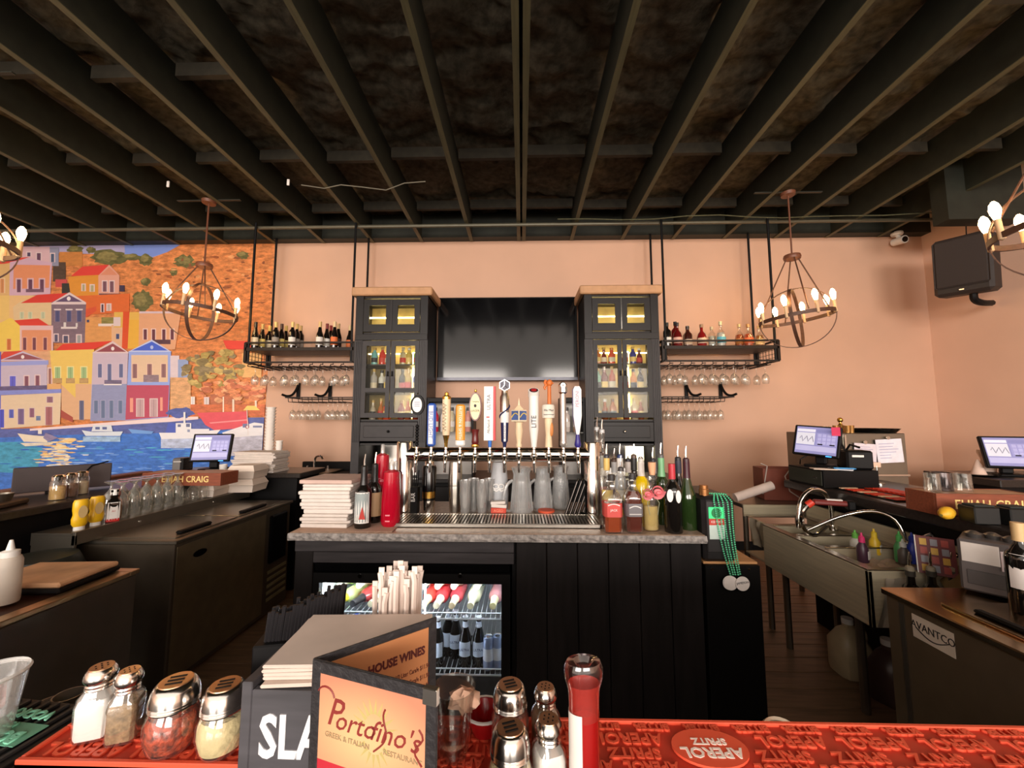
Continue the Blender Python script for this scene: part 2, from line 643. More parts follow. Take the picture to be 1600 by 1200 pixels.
pp([(219, 488), (218, 548), (275, 546), (284, 490)], (226, 168, 130), 0.06)
rc(219, 487, 284, 490, (216, 196, 206))
for x in (226, 239, 255, 268):
    win(x, 515, x + 5, 531, (112, 62, 76), (236, 206, 200), 1.4)
rc(240, 531, 268, 538, (96, 66, 76), 0.5)
rc(-60, 549, 100, 566, (226, 172, 132), 0.3)
pp([(-2, 563), (8, 550), (38, 548), (20, 562)], (220, 80, 66), 0.05)
rc(76, 548, 90, 605, (226, 176, 130), 0.2); win(78, 576, 82, 600, (170, 120, 110))
pp([(80, 548), (84, 592), (98, 600), (98, 622), (120, 624), (120, 600), (147, 600), (149, 545)], (240, 204, 108), 0.06)
pp([(88, 548), (100, 538), (178, 533), (149, 546)], (226, 68, 56), 0.04)
for x in (88, 108, 129):
    win(x, 574, x + 8, 591, (166, 196, 140), (240, 226, 160), 1.6)
    rc(x - 3, 591, x + 11, 599, (196, 160, 110), 0.4)
pp([(98, 601), (98, 642), (116, 656), (146, 655), (146, 600), (120, 600), (120, 622)], (228, 182, 142), 0.06)
pp([(97, 640), (97, 652), (116, 660), (116, 652)], (176, 86, 76), 0.08)
win(126, 626, 133, 656, (104, 108, 140), (226, 190, 160), 0.8)
pp([(147, 551), (143, 658), (198, 657), (202, 551)], (206, 188, 204), 0.05)
pp([(146, 601), (143, 658), (198, 657), (200, 600)], (150, 156, 194), 0.12)
pp([(145, 552), (204, 552), (178, 533)], (228, 204, 204), 0.03)
pp([(152, 550), (199, 550), (178, 537)], (150, 78, 88), 0.04)
blob(178, 545, 2.6, 3, (240, 232, 232), 0, 14, 0.0)
for x, h in ((155, 590), (170, 597), (188, 590)):
    win(x, 569, x + 6, h, (110, 118, 160), (214, 200, 214), 1.2)
rc(165, 594, 192, 600, (120, 110, 140), 0.5); rc(164, 600, 192, 602, (236, 228, 226))
for x in (149, 160, 173, 187):
    win(x, 626, x + 6, 653 if x in (160, 173) else 646, (112, 130, 164), (170, 170, 200), 1)
pp([(203, 549), (198, 657), (265, 652), (269, 549)], (154, 174, 236), 0.04)
pp([(202, 550), (270, 550), (239, 531)], (196, 206, 240), 0.03)
pp([(208, 548), (264, 548), (239, 534)], (72, 104, 216), 0.04)
blob(239, 543, 2.5, 3, (180, 196, 240), 0, 12, 0.0)
rc(207, 555, 264, 597, (228, 198, 168), 0.05)
for x, h in ((209, 591), (232, 597), (254, 590)):
    win(x, 569, x + 7, h, (150, 112, 116), (240, 204, 182), 1)
rc(226, 586, 250, 597, (150, 130, 140), 0.5)
pp([(200, 602), (198, 656), (264, 651), (266, 602)], (192, 84, 108), 0.06)
for x in (216, 237):
    win(x, 624, x + 10, 651, (200, 168, 172), (224, 204, 204), 1.5)
rc(205, 622, 210, 644, (238, 164, 144)); rc(252, 621, 256, 642, (238, 164, 144))
pp([(-60, 568), (-60, 620), (76, 612), (76, 565)], (204, 190, 208), 0.06)
pp([(-2, 566), (-2, 572), (78, 570), (78, 563)], (160, 168, 226), 0.03)
pp([(0, 564), (76, 564), (38, 549)], (206, 190, 214), 0.03)
pp([(8, 562), (70, 562), (38, 552)], (152, 88, 98), 0.05)
blob(38, 558, 2.6, 3, (240, 230, 232), 0, 14, 0.0)
rc(-60, 550, 4, 690, (90, 104, 214), 0.1)
win(18, 588, 27, 612, (104, 106, 214), (210, 200, 226), 1.2); win(41, 588, 47, 612, (142, 92, 110)); win(58, 587, 64, 610, (142, 92, 110))
rc(0, 604, 78, 612, (110, 100, 140), 0.6, -2)
pp([(76, 600), (76, 610), (98, 610), (98, 600)], (232, 180, 120), 0.1)
pp([(-60, 612), (-60, 620), (98, 614), (98, 608)], (140, 150, 220), 0.2)
pp([(4, 618), (4, 670), (96, 663), (98, 614)], (232, 208, 178), 0.06)
for a in ((2, 640, 9, 668, (84, 92, 206)), (17, 640, 24, 653, (96, 106, 196)), (31, 639, 40, 663, (126, 106, 150)), (49, 638, 56, 652, (150, 104, 130)), (74, 636, 84, 664, (172, 110, 116)), (76, 620, 85, 629, (150, 110, 130))):
    win(*a, (222, 200, 200), 1)
rc(59, 650, 66, 657, (116, 136, 176), 0.3)
rc(268, 556, 282, 600, (222, 206, 214), 0.1); rc(280, 562, 296, 590, (150, 168, 210), 0.1)
rc(268, 590, 300, 645, (228, 176, 128), 0.6); win(300, 620, 306, 640, (240, 236, 236), (222, 160, 110), 1); win(322, 622, 327, 640, (220, 210, 210))
rc(330, 616, 375, 648, (190, 116, 86), 0.5)
pp([(350, 532), (356, 546), (408, 546), (404, 534)], (226, 74, 62), 0.06)
rc(380, 552, 410, 590, (234, 184, 120), 0.3)
for i in range(70):
    a, q = random.uniform(0, 2 * PI), random.random() ** 0.5
    blob(335 + 48 * q * math.cos(a), 578 + 34 * q * math.sin(a), random.uniform(4, 9), random.uniform(3, 6), random.choice([(172, 152, 88), (196, 168, 100), (140, 124, 84), (206, 180, 112), (150, 134, 100)]), 0.8, 10, 0.35)
for i in range(70):
    a, q = random.uniform(0, 2 * PI), random.random() ** 0.5
    blob(368 + 55 * q * math.cos(a), 612 + 18 * q * math.sin(a), random.uniform(4, 9), random.uniform(2, 5), random.choice([(232, 150, 104), (222, 130, 96), (240, 176, 130), (196, 116, 84)]), 0.7, 10, 0.35)
rc(300, 632, 435, 650, (216, 120, 80), 0.6)
rc(365, 624, 368, 648, (238, 220, 200)); rc(400, 626, 403, 640, (238, 220, 200)); rc(350, 620, 352, 646, (240, 226, 206))
pp([(382, 641), (388, 634), (400, 634), (408, 641)], (240, 214, 120), 0.1)
pp([(-60, 672), (-60, 760), (435, 760), (435, 652), (270, 655), (100, 668)], (96, 110, 176), 0.5)          # quay wall
pp([(50, 670), (50, 673), (270, 659), (312, 655), (312, 651), (268, 652)], (244, 222, 222), 0.04)
blob(285, 645, 20, 8, (90, 106, 176), 0.5)
pp([(-60, 686), (-60, 768), (435, 768), (435, 668), (300, 676), (150, 678)], (70, 126, 214), 0.55)         # water
pp([(-60, 692), (-60, 735), (60, 740), (70, 700), (40, 690)], (74, 164, 200), 0.6)
for i in range(120):
    q = random.gauss(0, 1)
    y = random.uniform(684, 742)
    blob(100 + q * 13 + (y - 684) * -0.12, y, random.uniform(4, 12), random.uniform(0.6, 1.5), random.choice([(248, 214, 150), (246, 226, 180), (236, 190, 116), (250, 236, 210)]), 0.2, 10, 0.2)
for i in range(160):
    blob(random.uniform(-40, 425), random.uniform(688, 742), random.uniform(4, 14), random.uniform(0.4, 1.0), random.choice([(116, 166, 236), (50, 100, 196), (90, 186, 214), (150, 190, 240)]), 0.2, 9, 0.2)
rc(345, 678, 416, 712, (206, 206, 224), 0.6); rc(255, 684, 340, 700, (196, 208, 236), 0.6)
pp([(32, 677), (42, 690), (78, 691), (82, 682), (56, 680)], (240, 228, 204), 0.08)
pp([(36, 692), (44, 697), (84, 695), (78, 691)], (232, 222, 204), 0.3)
rc(64, 671, 70, 678, (238, 232, 226)); pp([(72, 684), (76, 676), (96, 684), (80, 690)], (150, 140, 176), 0.5)
pp([(132, 672), (138, 681), (192, 681), (196, 674), (150, 675)], (222, 232, 242), 0.05)
pp([(147, 674), (150, 664), (178, 664), (180, 674)], (226, 232, 240), 0.04)
rc(153, 667, 160, 671, (96, 110, 160)); rc(164, 667, 171, 671, (96, 110, 160))
rc(134, 682, 192, 690, (170, 204, 236), 0.5)
pp([(204, 670), (210, 677), (240, 678), (244, 674)], (120, 168, 232), 0.06)
pp([(252, 676), (256, 686), (336, 684), (348, 671), (300, 676)], (240, 240, 244), 0.05)
rc(276, 661, 302, 677, (240, 240, 244), 0.04)
pp([(262, 676), (278, 676), (278, 661), (266, 661)], (84, 104, 196), 0.1)
rc(281, 663, 286, 667, (110, 120, 160)); rc(294, 662, 300, 667, (110, 120, 160)); rc(296, 671, 310, 675, (150, 160, 190))
rc(290, 644, 293, 661, (240, 240, 240)); rc(300, 670, 330, 678, (236, 236, 242))
pp([(311, 645), (324, 664), (338, 672), (392, 668), (388, 643)], (228, 92, 104), 0.12)
pp([(330, 660), (332, 662), (390, 657), (389, 655)], (240, 150, 154), 0.05)
pp([(350, 676), (356, 684), (434, 680), (434, 662), (400, 660), (374, 668)], (238, 236, 240), 0.1)
rc(382, 662, 392, 668, (120, 130, 170)); rc(398, 665, 412, 668, (130, 140, 176)); blob(389, 667, 3, 3, (170, 90, 90), 0, 12, 0); blob(389, 667, 1.7, 1.8, (230, 230, 235), 0, 12, 0)
pp([(390, 680), (388, 640), (389, 640), (391, 680)], (230, 220, 216))
mm = bpy.data.materials.new('printed_mural')
mm.use_nodes = True
nt = mm.node_tree
B = nt.nodes['Principled BSDF']
at_ = nt.nodes.new('ShaderNodeAttribute'); at_.attribute_name = 'ink'
tc = nt.nodes.new('ShaderNodeTexCoord')
n1 = nt.nodes.new('ShaderNodeTexNoise'); n1.inputs['Scale'].default_value = 14; n1.inputs['Detail'].default_value = 6; n1.inputs['Roughness'].default_value = 0.7
mpg = nt.nodes.new('ShaderNodeMapping'); mpg.inputs['Scale'].default_value = (0.7, 1, 1.6)
nt.links.new(tc.outputs['Object'], mpg.inputs[0]); nt.links.new(mpg.outputs[0], n1.inputs['Vector'])
mr = nt.nodes.new('ShaderNodeMapRange'); mr.inputs['From Min'].default_value = 0.3; mr.inputs['From Max'].default_value = 0.7; mr.inputs['To Min'].default_value = 0.35; mr.inputs['To Max'].default_value = 1.45
nt.links.new(n1.outputs['Fac'], mr.inputs['Value'])
ml = nt.nodes.new('ShaderNodeMix'); ml.data_type = 'RGBA'; ml.blend_type = 'MULTIPLY'
nt.links.new(at_.outputs['Alpha'], ml.inputs['Factor']); nt.links.new(at_.outputs['Color'], ml.inputs['A']); nt.links.new(mr.outputs[0], ml.inputs['B'])
nt.links.new(ml.outputs['Result'], B.inputs['Base Color'])
B.inputs['Roughness'].default_value = 0.42
me = bpy.data.meshes.new('mural')
me.from_pydata(mv, [], mf)
me.materials.append(mm)
ca = me.color_attributes.new('ink', 'FLOAT_COLOR', 'CORNER')
for pol, col in zip(me.polygons, mc_):
    for li in pol.loop_indices:
        ca.data[li].color = col
me.update()
for pol in me.polygons:
    pass
mural = thing('wall_mural', 'large printed wall mural of a harbour town with coloured houses on orange hillside', 'mural', (0, 0, 0))
put('printed_sheet', me, mural)
x0 = aY(-120, 500, WALLY).x
MB().box(x0, -3.135, WALLY - 0.0038, WALLY - 0.0005, 0.8, 3.74).build('backing_sheet', PAPER, mural)

# security camera in the upper right corner, loudspeaker on the side wall
p = aY(1402, 372, 4.7)
t = thing('security_camera', 'small white security camera fixed high in the right wall corner', 'camera', p)
MB().lathe([(0, 0.07), (0.055, 0.07), (0.06, 0.05), (0.05, 0.03), (0, 0.03)], 16).build('mount', WHITE, t)
MB().cyl((0, 0, 0.04), (0, -0.03, -0.03), 0.022).build('neck', WHITE, t)
MB().cyl((0, 0.05, -0.035), (0, -0.09, -0.055), 0.042, 0.046, 16).build('housing', WHITE, t)
MB().cyl((0, -0.091, -0.055), (0, -0.094, -0.0555), 0.033, 0.033, 16).build('lens', BLACKG, t)
p = aY(1508, 415, 3.98)
t = thing('loudspeaker', 'black box loudspeaker tilted on a wall bracket at upper right', 'speaker', p, rot=(R(6), R(3), R(-62)))
prof = [(-0.24, -0.32), (0.24, -0.32), (0.24, 0.32), (-0.24, 0.32)]
MB().box(-0.235, 0.235, -0.13, 0.16, -0.33, 0.33, 0.035).build('cabinet', c('speaker_black', (44, 38, 37), 0.6), t)
MB().box(-0.215, 0.215, -0.15, -0.128, -0.24, 0.31, 0.02).build('grille', c('speaker_grille', (54, 46, 44), 0.85, scale=260, var=0.4), t)
MB().box(-0.02, 0.02, -0.155, -0.148, -0.285, -0.27, 0.001).build('badge', CHROME, t)
MB().tube([(0.05, 0, -0.32), (0.05, 0.02, -0.4), (0.08, 0.12, -0.44), (0.10, 0.34, -0.44)], 0.035, 8).build('bracket', BLACK, t)
MB().tube([(0.0, 0.1, 0.33), (0.0, 0.12, 0.6)], 0.006, 6).build('cable', BLACK, t)
t.scale = (0.88, 0.88, 0.88)
# ================================================================== bottle and glass builders
def _prof(kind, H, Rr):
    if kind == 'wine':
        return [(0, 0), (Rr * .96, 0), (Rr, .006), (Rr, .60 * H), (Rr * .93, .65 * H), (Rr * .6, .71 * H), (.0155, .77 * H), (.0145, .97 * H), (.016, .975 * H), (.016, H), (0, H)]
    if kind == 'burg':
        return [(0, 0), (Rr * .96, 0), (Rr, .006), (Rr, .45 * H), (Rr * .9, .54 * H), (Rr * .6, .65 * H), (.018, .76 * H), (.0145, .85 * H), (.0145, .97 * H), (.016, H), (0, H)]
    if kind == 'liquor':
        return [(0, 0), (Rr * .96, 0), (Rr, .006), (Rr, .62 * H), (Rr * .9, .68 * H), (Rr * .5, .74 * H), (.016, .79 * H), (.015, .93 * H), (.017, .94 * H), (.017, H), (0, H)]
    if kind == 'round':
        return [(0, 0), (Rr * .8, 0), (Rr * .95, .04 * H), (Rr, .25 * H), (Rr * .97, .42 * H), (Rr * .75, .58 * H), (Rr * .4, .67 * H), (.016, .72 * H), (.015, .9 * H), (.017, .91 * H), (.017, H), (0, H)]
    if kind == 'square':
        return [(0, 0), (Rr * .95, 0), (Rr, .006), (Rr, .58 * H), (Rr * .92, .64 * H), (Rr * .5, .74 * H), (.017, .79 * H), (.0165, .92 * H), (.018, .93 * H), (.018, H), (0, H)]
    if kind == 'beer':
        return [(0, 0), (Rr * .95, 0), (Rr, .005), (Rr, .52 * H), (Rr * .92, .6 * H), (Rr * .55, .75 * H), (.014, .86 * H), (.013, .95 * H), (.0145, .96 * H), (.0145, H), (0, H)]
    if kind == 'flask':
        return [(0, 0), (Rr * .9, 0), (Rr, .01), (Rr, .5 * H), (Rr * .8, .62 * H), (.02, .72 * H), (.016, .78 * H), (.016, .94 * H), (.018, .95 * H), (.018, H), (0, H)]
    if kind == 'tall':
        return [(0, 0), (Rr * .95, 0), (Rr, .006), (Rr * 1.02, .66 * H), (Rr * .8, .72 * H), (.02, .77 * H), (.0155, .8 * H), (.015, .95 * H), (.017, .96 * H), (.017, H), (0, H)]


def _interp(pr, z):
    for (r0, z0), (r1, z1) in zip(pr[:-1], pr[1:]):
        if z0 <= z <= z1 and z1 > z0:
            return r0 + (r1 - r0) * (z - z0) / (z1 - z0)
    return pr[-1][0]


def colname(cc):
    return 'ink_%d_%d_%d' % tuple(cc)


def bottle(name, label, loc, kind='wine', H=0.30, Rr=0.037, g='dark', liq=None, fill=0.6, labels=(), cap=(40, 38, 38), pour=None, rz=0.0, group=None, cat='bottle', rot=None, capfrac=0.86, word=None, wcol=(40, 30, 30), capm=None):
    """a bottle thing: body (glass), drink, labels, cap or pourer; labels = (z0,z1,rgb,arc degrees)"""
    n = 5.0 if kind in ('square',) else 2.0
    ys = 0.62 if kind == 'flask' else 1.0
    pr = _prof(kind, H, Rr)
    t = thing(name, label, cat, loc, rz, group, rot)
    seg = 16
    if isinstance(g, tuple):
        gm = mat('bottle_%d_%d_%d' % g, g, 0.12, var=0.08, coat=0.4)
    else:
        gm = {'dark': lambda: mat('dark_bottle_glass', (20, 17, 15), 0.1, coat=0.5), 'green': lambda: mat('green_bottle_glass', (34, 52, 22), 0.1, coat=0.5),
              'clear': lambda: GLASS, 'frost': lambda: FROST, 'amber': lambda: mat('brown_bottle_glass', (58, 28, 12), 0.1, coat=0.5)}[g]()
    put('body', cached(('b', kind, H, Rr, gm.name), lambda: MB().lathe(pr, seg, n=n, ys=ys).mesh('body', gm)), t)
    if liq is not None:
        lm = liquid('drink_%d_%d_%d' % tuple(liq), liq)
        zf = fill * H
        lp = [(0, .006)] + [(max(.004, r * .9), max(.006, z)) for r, z in pr[1:] if z < zf] + [(_interp(pr, zf) * .9, zf), (0, zf)]
        put('drink', cached(('l', kind, H, Rr, lm.name, fill), lambda: MB().lathe(lp, seg, n=n, ys=ys).mesh('drink', lm)), t)
    for (z0, z1, lc, arc) in labels:
        def mk(z0=z0, z1=z1, lc=lc, arc=arc):
            b = MB()
            k = max(4, int(arc / 18))
            vs = []
            for z in (z0 * H, (z0 + z1) / 2 * H, z1 * H):
                r = _interp(pr, z) * 1.012 + .0004
                for i in range(k + 1):
                    a = R(-90 - arc / 2 + arc * i / k)
                    ct, st = math.cos(a), math.sin(a)
                    q = 1.0 if n == 2 else (abs(ct) ** n + abs(st) ** n) ** (-1 / n)
                    vs.append((r * q * ct, r * q * st * ys, z))
            fs = []
            for j in range(2):
                for i in range(k):
                    a = j * (k + 1) + i
                    fs.append((a, a + 1, a + k + 2, a + k + 1))
            return b.add(vs, fs, True).mesh('paper_label', mat(colname(lc), lc, 0.6, var=0.05))
        put('paper_label', cached(('pl', kind, H, Rr, z0, z1, lc, arc), mk), t)
    if word and labels:
        z0, z1, lc, arc = labels[0]
        text(word, Rr * 0.5, mat(colname(wcol), wcol, 0.6), t, (0, -(_interp(pr, (z0 + z1) / 2 * H) * 1.02 + .001) * ys, (z0 + z1) / 2 * H))
    if cap is not None:
        cm = capm or mat('cap_%d_%d_%d' % tuple(cap), cap, 0.35, var=0.06)
        rt = pr[-2][0] + .0015
        put('cap', cached(('c', H, Rr, kind, capfrac, cm.name), lambda: MB().lathe([(0, capfrac * H)] + [(max(rt, _interp(pr, capfrac * H) + .0012), capfrac * H), (rt, (capfrac * .6 + .4) * H), (rt, H + .002), (0, H + .003)], 12).mesh('cap', cm)), t)
    if pour is not None:
        put('pourer', cached(('p', H, pour), lambda: MB().lathe([(0, H), (.017, H), (.016, H + .018), (.008, H + .024), (0, H + .024)], 12).tube([(0, 0, H + .02), (0, 0, H + .05), (.004, 0, H + .085)], [.0055, .005, .0035], 8, mi=1).mesh('pourer', [mat('pour_%d_%d_%d' % tuple(pour), pour, 0.4), CHROME])), t)
    return t


WG = [(0, 0), (.034, .0), (.034, .002), (.006, .006), (.0035, .015), (.0035, .085), (.008, .093), (.030, .115), (.038, .145), (.037, .17), (.031, .205), (.030, .205), (.036, .17), (.037, .146), (.029, .117), (0, .097)]


def wineglass_mesh():
    return cached('wg', lambda: MB().lathe(WG, 16).mesh('wine_glass', GLASSW))


def hang_glass(loc, label, group):
    o = put('wine_glass', wineglass_mesh(), None, loc, (PI, 0, random.uniform(0, 3)))
    return tag(o, label, 'glass', group)


def tumbler(name, label, loc, H, r0, r1, cat='glass', m=None, group=None, rot=(0, 0, 0)):
    m = m or GLASS
    w = .0025
    o = MB().lathe([(0, 0), (r0, 0), (r0 + .001, .004), (r1, H), (r1 - w, H), (r0 - w, .012), (0, .010)], 24).build(name, m, None, loc, rot)
    return tag(o, label, cat, group)
# ================================================================== back wall furniture
cabm = c('charcoal_cabinet_paint', (30, 27, 27), 0.42, spec=.3, var=0.12, scale=6)
PANE = glass('cabinet_pane', (250, 250, 246), edge=0.07, base=0.006)
cabg = c('charcoal_trim_lit_doors', (48, 44, 45), 0.45, spec=.35, var=0.15, scale=14)
corn = c('tan_cornice', (196, 150, 110), 0.6)
mesh_m = c('wire_mesh_dark', (60, 52, 46), 0.5)
ledm = mat('warm_led', (255, 226, 150), 0.5, emit=16.0, var=0.02)
inm = c('cabinet_interior', (190, 170, 120), 0.7)
mirm = c('mirror', (210, 206, 200), 0.08, metal=1.0, var=0.02)
CY = 4.2      # cabinet fronts
CD = 0.42     # depth
# counter the cabinets stand on
BC = thing('back_counter', 'long black base counter under the two display cabinets on back wall', 'counter', (0, 0, 0))
MB().box(-2.6, 1.62, 4.12, 4.79, 0.0, 0.86).build('base', BLACK, BC)
MB().box(-2.62, 1.64, 4.05, 4.79, 0.86, 0.90, 0.006).build('worktop', c('black_worktop', (38, 34, 33), 0.3), BC)
MB().box(-2.62, -1.84, 4.74, 4.79, 0.90, 1.0, 0.004).build('backsplash', BLACK, BC)
for i in range(6):
    x = -2.55 + i * 0.7
    MB().box(x, x + 0.66, 4.1, 4.12, 0.12, 0.82, 0.006).build('door', cabm, BC)


def cabinet(xc, side):
    t = thing('display_cabinet', f'tall charcoal display cabinet with lit glass doors and tan cornice, {side} of the television', 'cabinet', (xc, CY, 0.90))
    w = 0.395
    H = 1.94
    b = MB()
    b.box(-w, -w + .02, 0, CD, 0, H); b.box(w - .02, w, 0, CD, 0, H); b.box(-w, w, CD - .015, CD, 0, H); b.box(-w, w, 0, CD, H - .02, H); b.box(-w, w, 0, CD, 0, .02)
    b.box(-w + .02, w - .02, .0, CD - .02, .33, .35); b.box(-w + .02, w - .02, .0, CD - .02, .58, .60); b.box(-w + .02, w - .02, .0, CD - .02, 1.52, 1.54)
    b.build('carcass', cabm, t)
    MB().box(-w + .02, w - .02, CD - .025, CD - .016, .6, H - .02).build('back_panel', inm, t)
    MB().box(-w + .02, w - .02, CD - .08, CD - .075, .02, .33).build('mirror', mirm, t)
    MB().box(-w - .045, w + .045, -.05, CD, H, H + .095, .012).build('cornice', corn, t)
    for z in (.885, 1.19):
        MB().box(-w + .02, w - .02, .06, CD - .03, z, z + .012).build('shelf', cabg, t)
    for s in (-1, 1):                                    # fluted pilasters
        pz = MB().box(min(s * w, s * (w - .085)), max(s * w, s * (w - .085)), -.02, .0, .0, 1.46)
        for k in range(4):
            x = s * (w - .017 - k * .018)
            pz.box(x - .004, x + .004, -.027, -.02, .36, 1.44)
        pz.build('pilaster', cabg, t)
        MB().box(min(s * w, s * (w - .085)), max(s * w, s * (w - .085)), -.022, .0, 1.47, H, .003).build('pilaster_head', cabm, t)
    MB().box(-w, w, -.024, 0, 1.45, 1.52, .004).build('rail', cabm, t)
    dw = w - .088
    for s in (-1, 1):
        x0, x1 = (-dw, -.004) if s < 0 else (.004, dw)
        # lower tall door: frame with a middle rail, wire mesh and glass
        d = MB().box(x0, x0 + .045, -.022, 0, .62, 1.445).box(x1 - .045, x1, -.022, 0, .62, 1.445).box(x0 + .045, x1 - .045, -.022, 0, .62, .67).box(x0 + .045, x1 - .045, -.022, 0, 1.39, 1.445).box(x0 + .045, x1 - .045, -.022, 0, .89, .935)
        d = d.build('door', cabg if side == 'left' else cabm, t)  # left doors paler: the light on them is put into the colour
        for z0, z1 in ((.67, .89), (.935, 1.39)):
            MB().box(x0 + .045, x1 - .045, -.008, -.005, z0, z1).build('pane', PANE, d)
        hx = x1 - .02 if s < 0 else x0 + .02
        MB().lathe([(0, 0), (.012, 0), (.006, .02), (.009, .05), (0, .055)], 8, ctr=(hx, -.035, 1.06)).build('handle', BLACK, d)
        # small upper door
        d = MB().box(x0, x0 + .06, -.022, 0, 1.545, 1.90).box(x1 - .06, x1, -.022, 0, 1.545, 1.90).box(x0 + .06, x1 - .06, -.022, 0, 1.545, 1.625).box(x0 + .06, x1 - .06, -.022, 0, 1.835, 1.90).build('upper_door', cabm, t)
        MB().box(x0 + .06, x1 - .06, -.008, -.005, 1.625, 1.835).build('pane', PANE, d)
        g = MB()
        for k in range(16):
            u = x0 + .062 + k * (x1 - x0 - .124) / 15
            for q in (-1, 1):
                xa, xb = u, max(x0 + .06, min(x1 - .06, u + q * .11))
                g.tube([(xa, .02, 1.63), (xb, .02, 1.63 + .2 * abs(xb - xa) / .11)], .0012, 3)
        g.build('wire_mesh', mesh_m, d)
    MB().box(-.004, .004, -.03, -.02, 1.56, 1.9).build('gap_strip', CHROME if side == 'right' else cabg, t)
    # lights in the cabinet
    MB().box(-w + .03, w - .03, .3, .31, 1.775, 1.79).build('light_strip', ledm, t)
    MB().box(.14, .16, .33, .34, .62, 1.38).build('light_strip', ledm, t)
    MB().box(-w + .03, w - .03, .3, .31, 1.35, 1.362).build('light_strip', ledm, t)
    if side == 'right':
        MB().box(.1, .3, CD - .09, CD - .083, .03, .3).build('light_strip', mat('lit_mirror_glow', (255, 240, 190), 0.5, emit=2.2, var=0.02), t)  # glowing panel added to stand in for the lit mirror
    # drawer
    d = MB().box(-dw, dw, -.02, 0, .37, .575, .004).box(-dw + .04, dw - .04, -.026, -.02, .41, .535, .004).build('drawer', cabg if side == 'left' else cabm, t)  # left drawer front takes the same lit tone in its colour
    MB().ball((0, -.04, .475), .014, 10, 6).build('knob', CHROME if side == 'right' else BLACK, d)
    # bottles standing inside
    cols = {
        'left': [[(120, 190, 190), (210, 60, 40), (216, 96, 60), (200, 190, 150), (206, 180, 90), (150, 220, 60)], [(190, 185, 180), (225, 225, 220), (200, 195, 190), (70, 50, 40), (196, 160, 70), (40, 80, 190)], [(200, 190, 170), (190, 120, 60), (220, 80, 40), (150, 60, 40), (190, 90, 50), (170, 60, 36)]],
        'right': [[(200, 120, 50), (120, 40, 24), (225, 90, 50), (235, 225, 215), (60, 60, 140), (110, 30, 24)], [(150, 200, 180), (110, 40, 26), (190, 80, 40), (215, 215, 210), (210, 130, 50), (50, 34, 28)], [(190, 180, 160), (170, 90, 40), (190, 110, 50), (160, 70, 36), (200, 180, 140), (170, 90, 50)]]}[side]
    names = {0: 'top', 1: 'middle', 2: 'lowest'}
    zs = [1.202, .897, .60]
    for r in range(3):
        for k in range(6):
            sgn = -1 if k < 3 else 1
            x = sgn * .155 + ((k % 3) - 1) * .078
            kind = random.choice(['liquor', 'square', 'round', 'tall']) if r < 2 else random.choice(['round', 'square'])
            hh = {0: .19, 1: .27, 2: .22}[r] * random.uniform(.92, 1.05)
            col = cols[r][k]
            dr = ' and '.join(['left door' if k < 3 else 'right door'])
            bottle('liquor_bottle', f'{("dark", "pale")[sum(col) > 420]} {tint(col)} bottle, {ORD[k % 3]} from left behind {dr}, {names[r]} shelf of {side} cabinet', (xc + x, CY + .14 + (k % 2) * .03, .90 + zs[r]), kind, round(hh, 2), .036, tuple(col), labels=((.15, .42, random.choice([(226, 214, 190), (200, 60, 44), (40, 40, 44), (230, 200, 120)]), 150),), cap=random.choice([(30, 28, 28), (190, 160, 90), (230, 225, 215)]), group=f'bottles inside the {side} display cabinet', capfrac=.88)
    return t


def tint(cc):
    r, g, b = cc
    mx, mn = max(cc), min(cc)
    if mx - mn < 40:
        return 'clear' if mx > 150 else 'brown'
    if r == mx:
        if g > .82 * r: return 'yellow'
        if g > .55 * r: return 'amber'
        return 'red' if g < .42 * r else 'orange'
    if g == mx: return 'green'
    return 'blue'


cabinet(-1.405, 'left')
cabinet(1.065, 'right')

# television
t = thing('television', 'large black flat television on the back wall between the two cabinets', 'television', (-.17, 4.66, 2.46))
MB().box(-.828, .828, -.03, .06, -.50, .50, .008).build('casing', BLACK, t)
scr = MB().box(-.812, .812, -.034, -.029, -.465, .485).build('screen', c('dark_screen', (9, 9, 11), 0.1, var=0.02, spec=0.5), t)
MB().box(-.828, .828, -.036, -.03, -.50, -.465).build('lower_bezel', c('bezel_steel', (70, 70, 76), 0.3, metal=0.7), t)
MB().box(-.3, .3, .06, .135, -.3, .3).build('wall_mount', BLACK, t)


